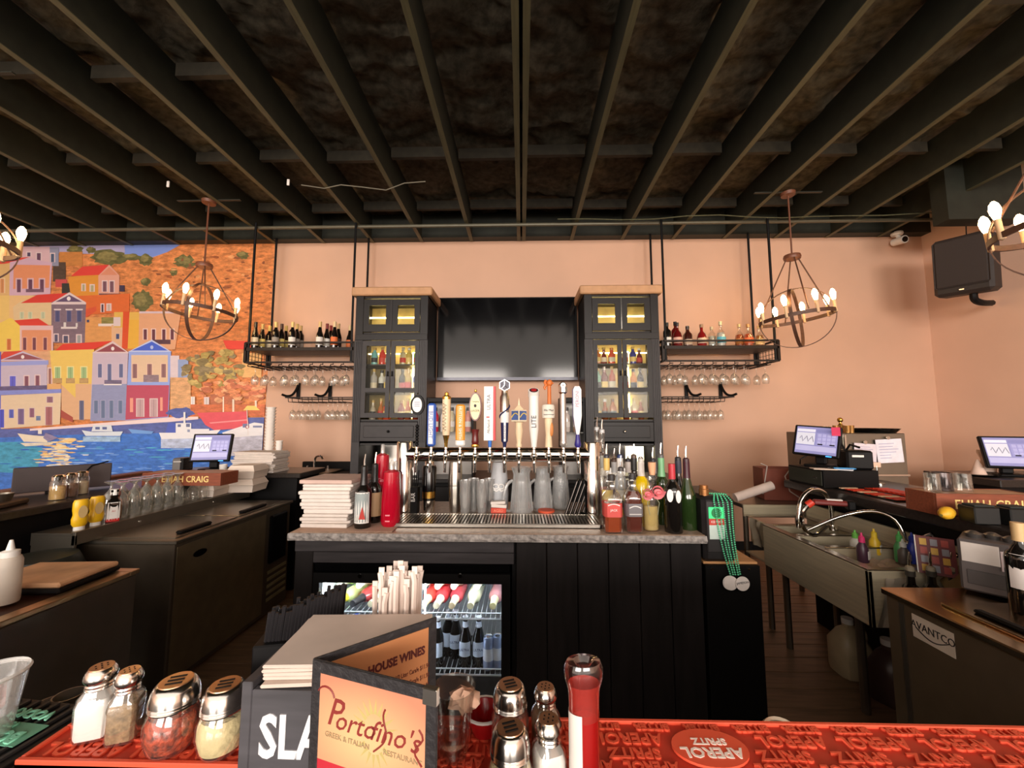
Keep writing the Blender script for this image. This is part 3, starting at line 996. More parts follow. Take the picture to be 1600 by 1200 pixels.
# hanging shelves
def hang_shelf(x0, x1, side):
    t = thing('hanging_shelf', f'black iron bottle shelf hung on rods with wire glass rack, {side} of the cabinets', 'shelf', (0, 0, 0))
    y0, y1, zb, zt = 4.28, 4.66, 2.13, 2.30
    r = .014
    MB().box(x0, x1, y0, y1, zt - .035, zt - .005).build('shelf_board', c('shelf_grey_board', (84, 76, 72), 0.5), t)
    f = MB()
    for z in (zb, zt + .05):
        for y in (y0, y1):
            f.box(x0, x1, y - r, y + r, z - r * .6, z + r * .6)
        for x in (x0, x1):
            f.box(x - r, x + r, y0, y1, z - r * .6, z + r * .6)
    for x in (x0, x1):
        for y in (y0, y1):
            f.box(x - r, x + r, y - r, y + r, zb, zt + .05)
    f.box(x0, x1, y0 - r, y0 + r, zt - .04, zt - .005)
    f.build('frame', IRON, t)
    for x in (x0 + .03, x1 - .03):
        for y in (y0, y1):
            MB().tube([(x, y, zb), (x, y, 3.74)], .013, 8).build('hanging_rod', BLACK, t)
    g = MB()
    for x in (x0, x1):
        for k in range(1, 7):
            y = y0 + k * (y1 - y0) / 7
            g.tube([(x, y, zb), (x, y, zt)], .003, 4)
        for k in range(1, 4):
            z = zb + k * (zt - zb) / 4
            g.tube([(x, y0, z), (x, y1, z)], .003, 4)
    g.build('side_grid', IRON, t)
    n = int((x1 - x0) / .115)
    for k in range(n):
        x = x0 + .06 + k * .115
        MB().tube([(x - .014, y1, zb - .045), (x - .014, y0 - .02, zb - .045), (x, y0 - .035, zb - .03), (x + .03, y0 - .035, zb - .03)], .005, 5).tube([(x + .03, y1, zb - .045), (x + .03, y0 - .02, zb - .045)], .005, 5).tube([(x + .008, y1, zb - .045), (x + .008, y1, zb)], .004, 4).tube([(x + .008, y0, zb - .03), (x + .008, y0, zb)], .004, 4).build('glass_rail', IRON, t)
    return n


_rows = {}


def rowlab(key, y, where):
    row = 'front' if y < 4.45 or (key in ('left', 'right') and y < 4.55) else 'rear'
    k = _rows.get((key, row), 0)
    _rows[(key, row)] = k + 1
    return f'hanging wine glass, {ORD[k]} from left in {row} row {where}'


XL0, XL1 = aY(384, 547, 4.28).x, aY(553, 547, 4.28).x
XR0, XR1 = aY(1036, 547, 4.28).x, aY(1216, 547, 4.28).x
nl = hang_shelf(XL0, XL1, 'left')
nr = hang_shelf(XR0, XR1, 'right')
for k in range(nl):
    for y in (4.34, 4.50):
        if (k * 7 + int(y * 100)) % 5 != 3:
            hang_glass((XL0 + .068 + k * .115 + .01, y + random.uniform(-.01, .01), 2.092), rowlab('ls', y, 'under the left bottle shelf'), 'glasses under left bottle shelf')
for k in range(nr):
    for y in (4.34, 4.50):
        if k not in (2, 8) or y > 4.4:
            hang_glass((XR0 + .068 + k * .115 + .01, y + random.uniform(-.01, .01), 2.092), rowlab('rs', y, 'under the right bottle shelf'), 'glasses under right bottle shelf')


# lower wall racks
def wall_rack(x0, x1, bx, side, mir):
    t = thing('glass_rack', f'small wire stemware rack on two black scroll brackets, {side} of the cabinets', 'rack', (0, 0, 0))
    z = aY(480, 622, 4.55).z
    y0, y1 = 4.42, 4.76
    for x in bx:
        zt = z + .20
        MB().box(x - .02, x + .02, 4.77, 4.79, z, zt, .004).tube([(x, 4.765, zt - .04), (x + mir * .01, 4.74, zt - .1), (x + mir * .03, 4.70, z + .045), (x + mir * .06, 4.65, z + .03), (x + mir * .09, 4.6, z + .045)], .014, 8).build('bracket', BLACK, t)
    MB().box(x0, x1, y0 - .006, y0 + .006, z - .006, z + .006).box(x0, x1, y1 - .006, y1 + .006, z - .006, z + .006).box(x0 - .006, x0 + .006, y0, y1, z - .006, z + .006).box(x1 - .006, x1 + .006, y0, y1, z - .006, z + .006).build('frame', IRON, t)
    n = int((x1 - x0) / .115)
    for k in range(n):
        x = x0 + .05 + k * .115
        MB().tube([(x - .014, y1, z - .05), (x - .014, y0, z - .05), (x - .014, y0 - .01, z)], .004, 5).tube([(x + .03, y1, z - .05), (x + .03, y0, z - .05), (x + .03, y0 - .01, z)], .004, 5).build('glass_rail', IRON, t)
        for y in (4.48, 4.60):
            if random.random() < .85:
                hang_glass((x + .008, y, z - .045), rowlab(side, y, f'in the small {side} wire rack'), f'glasses in the small {side} rack')


wall_rack(aY(446, 622, 4.42).x, aY(552, 622, 4.42).x, [aY(464, 610, 4.75).x, aY(514, 610, 4.75).x], 'left', -1)
wall_rack(aY(1038, 620, 4.42).x, aY(1147, 620, 4.42).x, [aY(1074, 610, 4.75).x, aY(1128, 610, 4.75).x], 'right', 1)

# wine bottles on the left shelf
cream, gold_, org, wht = (226, 210, 180), (226, 200, 116), (226, 116, 60), (232, 226, 216)
lefts = [(398, 'burg', cream, (30, 26, 26)), (409, 'burg', gold_, (206, 176, 110)), (420, 'wine', cream, (220, 190, 100)), (430, 'wine', (150, 140, 130), (210, 180, 110)), (439, 'wine', gold_, (70, 40, 30)), (446, 'burg', gold_, (220, 190, 110)), (456, 'wine', wht, (222, 190, 120)), (463, 'wine', (150, 140, 130), (220, 190, 120)), (469, 'wine', (170, 160, 150), (214, 180, 120)),
         (499, 'burg', wht, (214, 180, 120)), (510, 'burg', wht, (120, 30, 34)), (516, 'burg', cream, (150, 40, 36)), (522, 'burg', org, (222, 196, 150)), (528, 'burg', (60, 40, 36), (222, 190, 140)), (546, 'burg', org, (220, 190, 140))]
words = {cream: 'cream', gold_: 'yellow', org: 'orange', wht: 'white'}
for i, (px, kd, lc, cap) in enumerate(lefts):
    y = 4.36 + (i % 3) * .09
    p = aY(px, 540, y)
    bottle('wine_bottle', f'dark wine bottle with {words.get(lc, "dull")} label, {ORD[i]} from left on the left hanging shelf', (p.x, y, 2.296), kd, .305, .038, 'dark', labels=((.12, .42, lc, 170),), cap=cap, group='wine bottles on the left hanging shelf', capfrac=.8)
rights = [(1043, 'liquor', .27, 'dark', None, wht, (30, 28, 28), 'dark'), (1056, 'tall', .30, (120, 24, 22), None, cream, (30, 28, 28), 'red'), (1059, 'round', .27, (96, 20, 18), None, (220, 170, 150), (40, 30, 30), 'deep red'), (1075, 'square', .25, (60, 24, 18), None, (232, 206, 180), (26, 24, 24), 'brown'), (1097, 'round', .25, (130, 26, 26), None, (220, 190, 160), (150, 120, 90), 'cherry red'), (1113, 'liquor', .24, 'clear', (220, 220, 200), (226, 226, 214), (210, 190, 150), 'clear'), (1127, 'round', .28, 'clear', (226, 230, 226), (90, 170, 190), (226, 214, 170), 'clear and pale blue'), (1156, 'round', .27, 'clear', (196, 92, 40), (190, 120, 60), (214, 180, 130), 'copper'), (1170, 'round', .25, 'clear', (216, 96, 48), (226, 110, 60), (190, 140, 90), 'orange'), (1187, 'round', .25, 'clear', (196, 130, 60), (230, 200, 150), (214, 180, 130), 'pale amber')]
for i, (px, kd, h, g, lq, lc, cap, w) in enumerate(rights):
    y = 4.36 + (i % 2) * .08
    p = aY(px, 540, y)
    bottle('liquor_bottle', f'{w} liquor bottle, {ORD[i]} from left on the right hanging shelf', (p.x, y, 2.296), kd, h, .05 if kd == 'round' else .042, g, lq, .55, ((.14, .38, lc, 150),), cap, group='liquor bottles on the right hanging shelf')

# glass shelf units with bottles on the back counter between the cabinets
for side, px, w in (('left', 706, .24), ('right', 893, .12)):
    x = aY(px, 660, 4.3).x
    zt = aY(px, 622, 4.3).z
    t = thing('bottle_rack', f'small black topped bottle rack on the back counter behind the {side} taps', 'rack', (x, 4.3, .9))
    hh = zt - .9
    MB().box(-w, w, -.1, .14, hh - .05, hh, .006).build('top', BLACK, t)
    MB().box(-w, w, -.1, .14, hh * .55, hh * .55 + .012).build('shelf', GLASS, t)
    MB().box(-w, w, .14, .15, 0, hh).build('back', c('pale_rack_back', (196, 190, 184), 0.5), t)
    for s in (-1, 1):
        MB().box(s * w - .008, s * w + .008, -.1, .15, 0, hh).build('side', BLACK, t)
    spec = [((190, 30, 60), 'red'), ((226, 226, 224), 'clear'), ((200, 190, 160), 'pale'), ((60, 90, 190), 'blue'), ((214, 150, 140), 'pink')] if side == 'left' else [((206, 196, 190), 'clear'), ((180, 150, 120), 'tan')]
    for k, (cc, nm) in enumerate(spec):
        xx = x - w + (k + .7) * 2 * w / (len(spec) + .4)
        bottle('liquor_bottle', f'{nm} bottle in the small rack on back counter behind the {side} taps', (xx, 4.3, .9 + hh * .55 + .012), random.choice(['liquor', 'tall']), .26, .034, cc, labels=((.2, .42, (226, 220, 214), 140),), cap=(40, 36, 36), group=f'bottles in the {side} back counter rack')


# ------------------------------------------------------------------ chandeliers
ringm = c('weathered_wood_iron', (88, 58, 44), 0.55, var=0.25, scale=30)
canm = c('copper_brown_canopy', (112, 68, 48), 0.45)
bulbm = mat('lit_bulb', (255, 206, 140), 0.3, emit=28.0, var=0.01)
candm = c('candle_sleeve', (226, 190, 150), 0.6)


def chandelier(label, x, y, zr, zc, tx=0.0, ty=0.0, rad=.31, rot=0.0, top=3.73):
    t = thing('chandelier', label, 'chandelier', (x, y, zr), group='orb chandeliers over the bar')
    RT_ = (tx, ty, rot)
    N = 48
    pts = [(rad * math.cos(2 * PI * i / N), rad * math.sin(2 * PI * i / N), 0) for i in range(N)]
    b = MB()
    vs, fs = [], []
    for i in range(N):
        a = 2 * PI * i / N
        for rr, z in ((rad, -.016), (rad, .016), (rad - .014, .016), (rad - .014, -.016)):
            vs.append((rr * math.cos(a), rr * math.sin(a), z))
    for i in range(N):
        j = (i + 1) % N
        for k in range(4):
            m = (k + 1) % 4
            fs.append((i * 4 + k, j * 4 + k, j * 4 + m, i * 4 + m))
    b.add(vs, fs, True).build('ring', ringm, t, rot=RT_)
    for q in (0.35, 0.35 + PI / 2):                       # the two vertical hoops
        vs, fs = [], []
        ux, uy = math.cos(q), math.sin(q)
        for i in range(N):
            a = 2 * PI * i / N
            for rr, w in ((rad - .004, -.014), (rad - .004, .014), (rad - .01, .014), (rad - .01, -.014)):
                cx, cz = rr * math.cos(a), rr * math.sin(a)
                vs.append((cx * ux - w * uy, cx * uy + w * ux, cz * .93))
        for i in range(N):
            j = (i + 1) % N
            for k in range(4):
                m = (k + 1) % 4
                fs.append((i * 4 + k, j * 4 + k, j * 4 + m, i * 4 + m))
        MB().add(vs, fs, True).build('hoop', ringm, t, rot=RT_)
    h = zc - zr
    MB().lathe([(0, h - .02), (.07, h - .02), (.075, h), (.07, h + .02), (0, h + .025)], 16).build('hub', canm, t)
    for k in range(4):
        a = PI / 4 + k * PI / 2
        MB().tube([(.05 * math.cos(a), .05 * math.sin(a), h - .015), (rad * .97 * math.cos(a), rad * .97 * math.sin(a), .015)], .006, 6).build('stay_rod', ringm, t, rot=(0, 0, rot))
    MB().tube([(0, 0, h), (0, 0, top - zr)], .008, 6).build('stem', canm, t)
    MB().lathe([(0, top - zr - .03), (.06, top - zr - .03), (.065, top - zr), (0, top - zr)], 16).build('canopy', canm, t)
    MB().box(-.33, .33, -.012, .012, top - zr, top - zr + .008).build('mounting_bar', joistd, t)
    for k in range(8):
        a = 2 * PI * (k + .3) / 8
        px, py = (rad - .007) * math.cos(a), (rad - .007) * math.sin(a)
        s = MB().lathe([(0, -.03), (.014, -.02), (.014, .09), (0, .09)], 10, ctr=(px, py, .0)).build('candle_sleeve', candm, t, rot=RT_)
        MB().lathe([(0, .09), (.012, .092), (.021, .125), (.024, .148), (.018, .175), (.006, .192), (0, .194)], 10, ctr=(px, py, 0)).build('bulb', bulbm, s)
    return t


p = aY(314, 488, 3.8)
chandelier('orb chandelier with lit bulbs hanging in front of the mural', p.x, 3.8, p.z, aY(325, 415, 3.8).z, R(-3), R(4))
p = aY(1244, 497, 3.8)
chandelier('orb chandelier with lit bulbs hanging before the right bottle shelf', p.x, 3.8, p.z, aY(1238, 402, 3.8).z, R(-3), R(-6), rot=.5)
p = aY(1688, 345, 2.0)
chandelier('nearer orb chandelier with lit bulbs cut off by the right picture edge', p.x, 2.0, p.z, p.z + .55, R(-3), R(-5), rot=.25)
chandelier('orb chandelier just past the left picture edge with warm lit bulbs', -3.62, 2.3, 2.62, 3.17, 0, 0, rot=.6)
# ================================================================== tap island in the middle
IX0, IX1, IY, ITZ = -1.19, 0.915, 2.06, 0.92
IYB = 2.86
stonem = c('speckled_brown_stone', (168, 142, 122), 0.35, var=0.25, scale=40)
stoned = c('chiselled_grey_stone', (150, 144, 140), 0.7, var=0.45, scale=45, bump=0.7)
blkw = c('black_stained_wood', (28, 25, 25), 0.55, spec=0.2, var=0.3, scale=5, stretch=(6, 6, 0.6))
blkw2 = c('charcoal_weathered_wood', (58, 55, 57), 0.55, spec=0.25, var=0.3, scale=6, stretch=(0.6, 6, 6))
ISL = thing('tap_island', 'black wood back bar island with stone top holding the beer taps', 'counter', (0, 0, 0))
MB().box(IX0, IX1, IY, IYB, ITZ - .035, ITZ, .004).build('stone_top', stonem, ISL)
vs, fs = [], []
N = 90
for i in range(N + 1):
    x = IX0 - .002 + (IX1 - IX0 + .004) * i / N
    for k in range(4):
        vs.append((x, IY - .006 - random.uniform(0, .010) * (1 if 0 < k < 3 else .2), ITZ - .002 - .036 * k / 3))
for i in range(N):
    for k in range(3):
        a = i * 4 + k
        fs.append((a, a + 1, a + 5, a + 4))
MB().add(vs, fs, False).box(IX0, IX1, IY - .006, IY, ITZ - .038, ITZ - .002).build('chiselled_edge', stoned, ISL)
FY = IY + .035
FX0, FX1 = aY(490, 900, FY).x, aY(797, 900, FY).x        # fridge opening
MB().box(IX0 + .02, IX0 + .04, FY, IYB - .02, 0, ITZ - .035).box(IX1 - .03, IX1 - .01, FY + .02, IYB - .02, 0, ITZ - .035).box(IX0 + .02, IX1 - .01, IYB - .04, IYB - .02, 0, ITZ - .035).box(FX1 + .01, FX1 + .03, FY + .02, IYB - .04, 0, ITZ - .035).build('carcass', BLACK, ISL)
MB().box(IX0 + .02, FX0 - .005, FY - .005, FY + .05, 0, ITZ - .09, .003).build('stile', blkw, ISL)
zt = aY(640, 862, FY).z
zm = aY(640, 880, FY).z
MB().box(IX0 + .02, FX1 + .02, FY - .012, FY + .04, zt, ITZ - .036, .003).build('rail', blkw2, ISL)
MB().box(FX0 - .005, FX1 + .02, FY - .006, FY + .04, zm, zt - .003, .003).build('rail', blkw2, ISL)
MB().box(FX0 - .005, FX1 + .02, FY + .01, FY + .04, 0, .1, .003).build('kickboard', BLACK, ISL)
npl = 6
for k in range(npl):
    a = FX1 + .03 + (IX1 - .01 - FX1 - .03) * k / npl
    b = FX1 + .03 + (IX1 - .01 - FX1 - .03) * (k + 1) / npl
    MB().box(a + .0015, b - .0015, FY - .002 - random.uniform(0, .003), FY + .02, .02, ITZ - .036, .003).build('plank', blkw, ISL)

# low cabinet to the right of the island
LX1 = aY(1194, 1000, 2.09).x
LZ = aY(1150, 880, 2.09).z
t = thing('low_cabinet', 'low black cabinet with tan top standing right of the tap island', 'cabinet', (0, 0, 0))
MB().box(IX1 + .004, LX1, 2.09, 2.75, 0, LZ - .012, .003).build('body', c('flat_black_panel', (12, 11, 11), 0.6, spec=0.12), t)
MB().box(IX1 + .004, LX1, 2.11, 2.75, LZ - .012, LZ, .002).build('top', c('tan_board', (190, 140, 92), 0.6, var=.15), t)
for px in (1113, 1170):
    q = aY(px, 889, 2.09)
    MB().cyl((q.x, 2.09, q.z), (q.x, 2.086, q.z), .007, .006, 10).build('screw_head', CHROME, t)

# ------------------------------------------------------------------ glass door fridge
FR = thing('glass_door_fridge', 'black two-door bar fridge with lit glass doors set into the island', 'fridge', (0, 0, 0))
fy = FY + .03
ftop = zm - .005
w_in = mat('fridge_white_liner', (226, 232, 236), 0.4)
MB().box(FX0, FX0 + .03, fy, IYB - .06, .03, ftop).box(FX1 - .03, FX1, fy, IYB - .06, .03, ftop).box(FX0, FX1, IYB - .09, IYB - .06, .03, ftop).box(FX0, FX1, fy, IYB - .06, .03, .07).box(FX0, FX1, fy, IYB - .06, ftop - .05, ftop).build('casing', BLACK, FR)
MB().box(FX0 + .03, FX0 + .034, fy, IYB - .09, .07, ftop - .05).box(FX1 - .034, FX1 - .03, fy, IYB - .09, .07, ftop - .05).box(FX0 + .03, FX1 - .03, IYB - .094, IYB - .09, .07, ftop - .05).box(FX0 + .03, FX1 - .03, fy + .05, IYB - .09, ftop - .054, ftop - .05).build('liner', w_in, FR)
gz1, gz0 = aY(700, 908, fy).z, aY(700, 1060, fy).z
mid = aY(652, 950, fy).x
MB().box(FX0, FX1, fy - .03, fy - .002, gz1 + .052, ftop, .004).build('header', BLACKG, FR)
for s, (a, b, ga, gb) in enumerate(((FX0, mid - .002, aY(502, 950, fy).x, aY(640, 950, fy).x), (mid + .002, FX1, aY(660, 950, fy).x, aY(784, 950, fy).x))):
    d = MB().box(a, ga, fy - .035, fy - .002, .05, gz1 + .048).box(gb, b, fy - .035, fy - .002, .05, gz1 + .048).box(ga, gb, fy - .035, fy - .002, gz1, gz1 + .048).box(ga, gb, fy - .035, fy - .002, .05, gz0 - .25).build('door', BLACK, FR)
    MB().box(ga, gb, fy - .02, fy - .016, gz0 - .25, gz1).build('pane', glass('fridge_pane', (250, 252, 252), edge=0.2, base=0.012), d)
    q = aY((563, 719)[s], 899, fy - .035)
    MB().cyl((q.x, fy - .036, q.z), (q.x, fy - .045, q.z), .011, .010, 14).build('lock', CHROME, d)
    MB().box(ga + .004, ga + .010, fy + .02, fy + .03, gz0, gz1).build('light_tube', mat('fridge_led', (236, 244, 255), 0.5, emit=14.0, var=.01), d)
MB().box(FX0 + .06, FX1 - .06, fy + .03, fy + .06, ftop - .075, ftop - .055).build('light_tube', mat('fridge_led2', (236, 244, 255), 0.5, emit=30.0, var=.01), FR)
sh1, sh2 = aY(700, 967, fy + .03).z, aY(700, 1054, fy + .03).z
wirem = c('white_wire', (214, 220, 226), 0.3, metal=.4)
for nm, z in (('shelf', sh1), ('shelf', sh2)):
    for a, b in ((FX0 + .04, mid - .02), (mid + .02, FX1 - .04)):
        w = MB().tube([(a, fy + .03, z), (b, fy + .03, z)], .005, 6).tube([(a, fy + .03, z + .03), (b, fy + .03, z + .03)], .0035, 6).tube([(a, IYB - .12, z), (b, IYB - .12, z)], .004, 6)
        n = 16
        for k in range(n):
            x = a + (b - a) * (k + .5) / n
            w.tube([(x, fy + .03, z + (.03 if k % 4 == 0 else 0)), (x, fy + .032, z), (x, IYB - .12, z)], .0022, 4)
        w.build('wire_shelf', wirem, FR)
# wine bottles lying on the upper wire shelf, necks towards the door
lay = [(530, (206, 226, 150), (240, 226, 60), 'pale green with bright yellow neck'), (558, (180, 60, 60), (40, 38, 42), 'rosy with black neck'), (586, (226, 222, 190), (232, 226, 190), 'white with cream neck'), (612, (200, 214, 190), (226, 220, 180), 'greenish white with cream neck'),
       (664, (206, 70, 60), (236, 216, 170), 'rosé red with cream neck by the hinge'), (684, (196, 60, 66), (232, 222, 190), 'deep rosé with cream neck'), (708, (176, 60, 70), (236, 216, 176), 'cherry rosé with cream neck'), (737, (222, 226, 190), (232, 228, 190), 'white with pale neck'), (772, (170, 110, 110), (232, 222, 170), 'dusky pink with cream neck')]
for i, (px, gcol, ncol, w) in enumerate(lay):
    q = aY(px, 955, fy + .06)
    left = px < 650
    bottle('wine_bottle', f'{w} wine bottle on upper fridge shelf, {"left" if left else "right"} door', (q.x + (.05 if left else .01), fy + .36, sh1 + .046), 'wine', .31, .038, tuple(gcol), labels=((.2, .5, (236, 232, 226), 160),), cap=ncol, capfrac=.72, rot=(R(88), 0, R(-14 if left else -3)), group='wine bottles lying in the fridge')
for i, (px, gcol, w) in enumerate(((545, (190, 214, 150), 'green'), (575, (210, 222, 170), 'pale green'), (604, (216, 120, 120), 'pink'), (675, (206, 96, 90), 'red'), (697, (216, 70, 64), 'bright red'), (722, (216, 220, 196), 'white'), (758, (150, 206, 200), 'aqua'))):
    q = aY(px, 940, fy + .14)
    bottle('wine_bottle', f'{w} wine bottle lying in second layer on upper fridge shelf', (q.x, fy + .42, sh1 + .118), 'wine', .31, .037, tuple(gcol), labels=((.2, .5, (236, 232, 226), 160),), cap=(226, 220, 190), capfrac=.72, rot=(R(88), 0, R(-8)), group='wine bottles lying in the fridge')
# beer bottles standing below
for i, px in enumerate((532, 552, 574, 597, 620)):
    q = aY(px, 1000, fy + .1)
    bottle('beer_bottle', f'dark beer bottle with blue cap, {ORD[i]} from left in lower fridge behind left door', (q.x, fy + .1 + (i % 2) * .04, sh2 + .006), 'beer', .23, .031, 'dark', labels=((.15, .42, (220, 226, 236), 150), (.8, .9, (220, 226, 236), 200)), cap=(60, 90, 190), capfrac=.955, group='beer bottles in the fridge')
for i, (px, dy, big) in enumerate(((684, .02, 0), (700, .12, 0), (712, .1, 1), (727, .03, 1), (748, .03, 1))):
    q = aY(px, 1000, fy + .08 + dy)
    bottle('beer_bottle', f'brown beer bottle with {"white oval label" if big else "small pale label"}, {ORD[i]} from left in lower fridge behind right door', (q.x, fy + .08 + dy, sh2 + .006), 'beer', .24, .033, 'dark', labels=((.22, .52, (206, 220, 240), 120), (.80, .92, (206, 216, 236), 220)), cap=(206, 210, 220), capfrac=.955, word='ULTRA' if big else None, wcol=(40, 50, 110), group='beer bottles in the fridge')
for i, px in enumerate((763, 777)):
    q = aY(px, 1010, fy + .07)
    t = thing('drink_can', f'slim silver blue drink can, {("left", "right")[i]} one of the pair in lower fridge', 'can', (q.x, fy + .07 + i * .01, sh2 + .006), group='cans in the fridge')
    MB().lathe([(0, 0), (.02, 0), (.027, .008), (.027, .15), (.023, .162), (.022, .162), (0, .158)], 18).build('body', c('silver_blue_can', (150, 165, 200), 0.3, metal=.6), t)
    MB().lathe([(.0275, .05), (.0275, .11)], 18).build('print_band', c('can_print', (222, 228, 240), 0.4), t)
    MB().lathe([(0, .16), (.021, .1605), (.0225, .164), (.0215, .164), (.0205, .162)], 16).build('lid', CHROME, t)

# ------------------------------------------------------------------ drip tray
DX0, DX1 = aZ(612, 822, ITZ).x, aZ(938, 822, ITZ).x
DY0, DY1 = 2.17, 2.40
t = thing('drip_tray', 'long slotted steel drip tray below the beer taps', 'tray', (0, 0, ITZ))
MB().box(DX0, DX1, DY0, DY0 + .012, 0, .022, .002).box(DX0, DX1, DY1 - .012, DY1, 0, .022).box(DX0, DX0 + .012, DY0, DY1, 0, .022).box(DX1 - .012, DX1, DY0, DY1, 0, .022).build('pan', STEEL, t)
MB().box(DX0, DX1, DY0, DY1, 0, .004).build('well', BLACK, t)
sl = MB().box(-.005, .005, DY0 + .012, DY1 - .012, .014, .021).mesh('slat', STEEL)
n = 62
for k in range(n):
    put('slat', sl, t, (DX0 + .014 + (DX1 - DX0 - .028) * (k + .5) / n, 0, 0))

# ------------------------------------------------------------------ tap tower
TY = 2.46
tz = aY(780, 710, TY).z
TX0, TX1 = aY(632, 720, TY).x, aY(925, 720, TY).x
TW = thing('tap_tower', 'polished steel beer tower with two columns, crossbar and twelve faucets', 'beer tap', (0, 0, 0))
ctop = aY(632, 690, TY).z
for x in (TX0, TX1):
    MB().lathe([(0, ITZ), (.075, ITZ), (.075, ITZ + .012), (.048, ITZ + .02), (.047, ctop - .006), (.043, ctop), (0, ctop)], 28, ctr=(x, TY, 0)).build('column', CHROME, TW)
MB().cyl((TX0, TY, tz), (TX1, TY, tz), .043, seg=24).build('crossbar', CHROME, TW)
FXP = [651, 673.6, 696.6, 718.8, 742.4, 765.4, 788.4, 811, 834.4, 857.4, 880.4, 903]
fz = tz + .0
fa = MB().cyl((0, -.04, 0), (0, -.062, 0), .021, .021, 14).cyl((0, -.062, 0), (0, -.085, .0), .013, .012, 12).ball((0, -.094, 0), .018, 12, 8).cyl((0, -.094, 0), (0, -.094, .035), .012, .009, 12)
fa = fa.mesh('faucet', CHROME)
fs_ = MB().tube([(0, -.094, 0), (0, -.112, -.03), (0, -.115, -.05), (0, -.115, -.095)], [.012, .011, .0095, .009], 10).mesh('spout', CHROME)
HY = TY - .094
taps = []
for px in FXP:
    x = aY(px, 710, HY).x
    f_ = put('faucet', fa, TW, (x, TY, fz))
    put('spout', fs_, f_)
    taps.append(x)
hz0 = fz + .035


def hz(px, py):
    return aY(px, py, HY).z - hz0


def hlen(py):
    return aY(780, py, HY).z - hz0


GRP = 'beer tap handles on the steel tower'


def handle(i, label):
    t = thing('beer_pull', label, 'tap handle', (taps[i], HY, hz0), group=GRP)
    MB().lathe([(0, 0), (.009, 0), (.011, .012), (.007, .02), (0, .02)], 12).build('ferrule', CHROME, t)
    return t


def ell(rx, rz, cz, n=24, cx=0):
    return [(cx + rx * math.cos(2 * PI * k / n), cz + rz * math.sin(2 * PI * k / n)) for k in range(n)]


ink = c('dark_ink', (40, 34, 40), 0.6)
wink = c('white_ink', (240, 236, 232), 0.5)
VR = (PI / 2, R(-90), 0)      # upward-reading vertical lettering
VRD = (PI / 2, R(90), 0)      # downward-reading
H = [hlen(y) for y in (613, 630, 612, 632, 608, 604, 593, 621, 606, 593, 597, 604)]
# 1 black oval with white disc
t = handle(0, 'black tap handle with white oval badge and beaded stem, leftmost')
b = MB()
for k in range(7):
    b.ball((0, 0, .03 + k * .018), .011, 10, 6)
b.build('stem', BLACK, t)
MB().prism(ell(.041, .061, H[0] - .075), -.012, .012).build('badge_frame', BLACK, t)
q = MB().prism(ell(.029, .044, H[0] - .075), -.015, -.0125).build('badge', WHITE, t)
for k in range(3):
    MB().box(-.016, .016, -.0162, -.0152, H[0] - .085 + k * .012, H[0] - .081 + k * .012).build('print_line', c('pale_ink', (150, 140, 150), .6), q)
MB().lathe([(0, H[0] - .018), (.006, H[0] - .016), (.004, H[0] - .005), (0, H[0])], 10).build('finial', CHROME, t)
# 2 blue paddle
t = handle(1, 'blue paddle tap handle with white lettering strip')
MB().box(-.026, .026, -.013, .013, .02, H[1], .011).build('paddle', c('royal_blue', (52, 92, 180), .3), t)
q = MB().box(-.016, .010, -.0155, -.0125, .035, H[1] - .015, .001).build('face', WHITE, t)
text('BUD LIGHT', .032, c('blue_ink', (40, 80, 170), .5), q, (-.003, -.0162, (.02 + H[1]) / 2), VRD, sx=1.0)
# 3 ivory cylinder with gold
t = handle(2, 'ivory cylinder tap handle with gold base and gold cap')
MB().lathe([(0, .015), (.009, .016), (.012, .05), (.02, .085), (0, .085)], 16).build('base', BRASS, t)
q = MB().lathe([(0, .085), (.021, .085), (.025, .12), (.025, H[2] - .045), (0, H[2] - .045)], 18).build('grip', c('ivory', (232, 206, 170), .45), t)
MB().lathe([(0, H[2] - .045), (.026, H[2] - .045), (.026, H[2] - .03), (.014, H[2] - .022), (.012, H[2] - .006), (0, H[2])], 16).build('cap', BRASS, t)
MB().tube([(-.006 + .012 * math.sin(k * 1.9), -.0262, .11 + k * (H[2] - .18) / 26) for k in range(27)], .0013, 4).build('script_line', ink, q)
# 4 orange paddle
t = handle(3, 'orange paddle tap handle with white vertical lettering')
q = MB().box(-.028, .028, -.010, .010, .05, H[3], .009).build('paddle', c('orange_gold', (226, 150, 40), .4), t)
MB().box(-.0285, .0285, -.0105, .0105, .02, .06, .009).build('base', WHITE, t)
text('HUTTON & SMITH', .024, wink, q, (0, -.0106, (.05 + H[3]) / 2), VRD)
# 5 maroon with cream oval
t = handle(4, 'maroon turned tap handle with cream oval lager badge')
MB().lathe([(0, .015), (.02, .016), (.022, .03), (.018, .034), (.022, .045), (.02, .06), (.018, .09), (.024, .12), (0, .12)], 18).build('stem', c('maroon', (98, 26, 24), .3), t)
MB().lathe([(.0225, .016), (.0245, .024), (.0225, .032)], 18).build('collar', BRASS, t)
MB().prism(ell(.037, .085, H[4] - .105), -.014, .014).build('badge_frame', _mats['maroon'], t)
q = MB().prism(ell(.030, .077, H[4] - .105), -.017, -.0145).build('badge', c('cream_badge', (238, 226, 176), .5), t)
text('LAGER', .018, ink, q, (0, -.0175, H[4] - .13), sx=.95)
text('Yuengling', .011, ink, q, (0, -.0175, H[4] - .075), shear=.2)
MB().prism(ell(.008, .010, H[4] - .1, 10), -.0178, -.017).build('eagle_mark', ink, q)
MB().lathe([(0, H[4] - .02), (.009, H[4] - .018), (.006, H[4] - .008), (.007, H[4] - .003), (0, H[4])], 12).build('finial', BRASS, t)
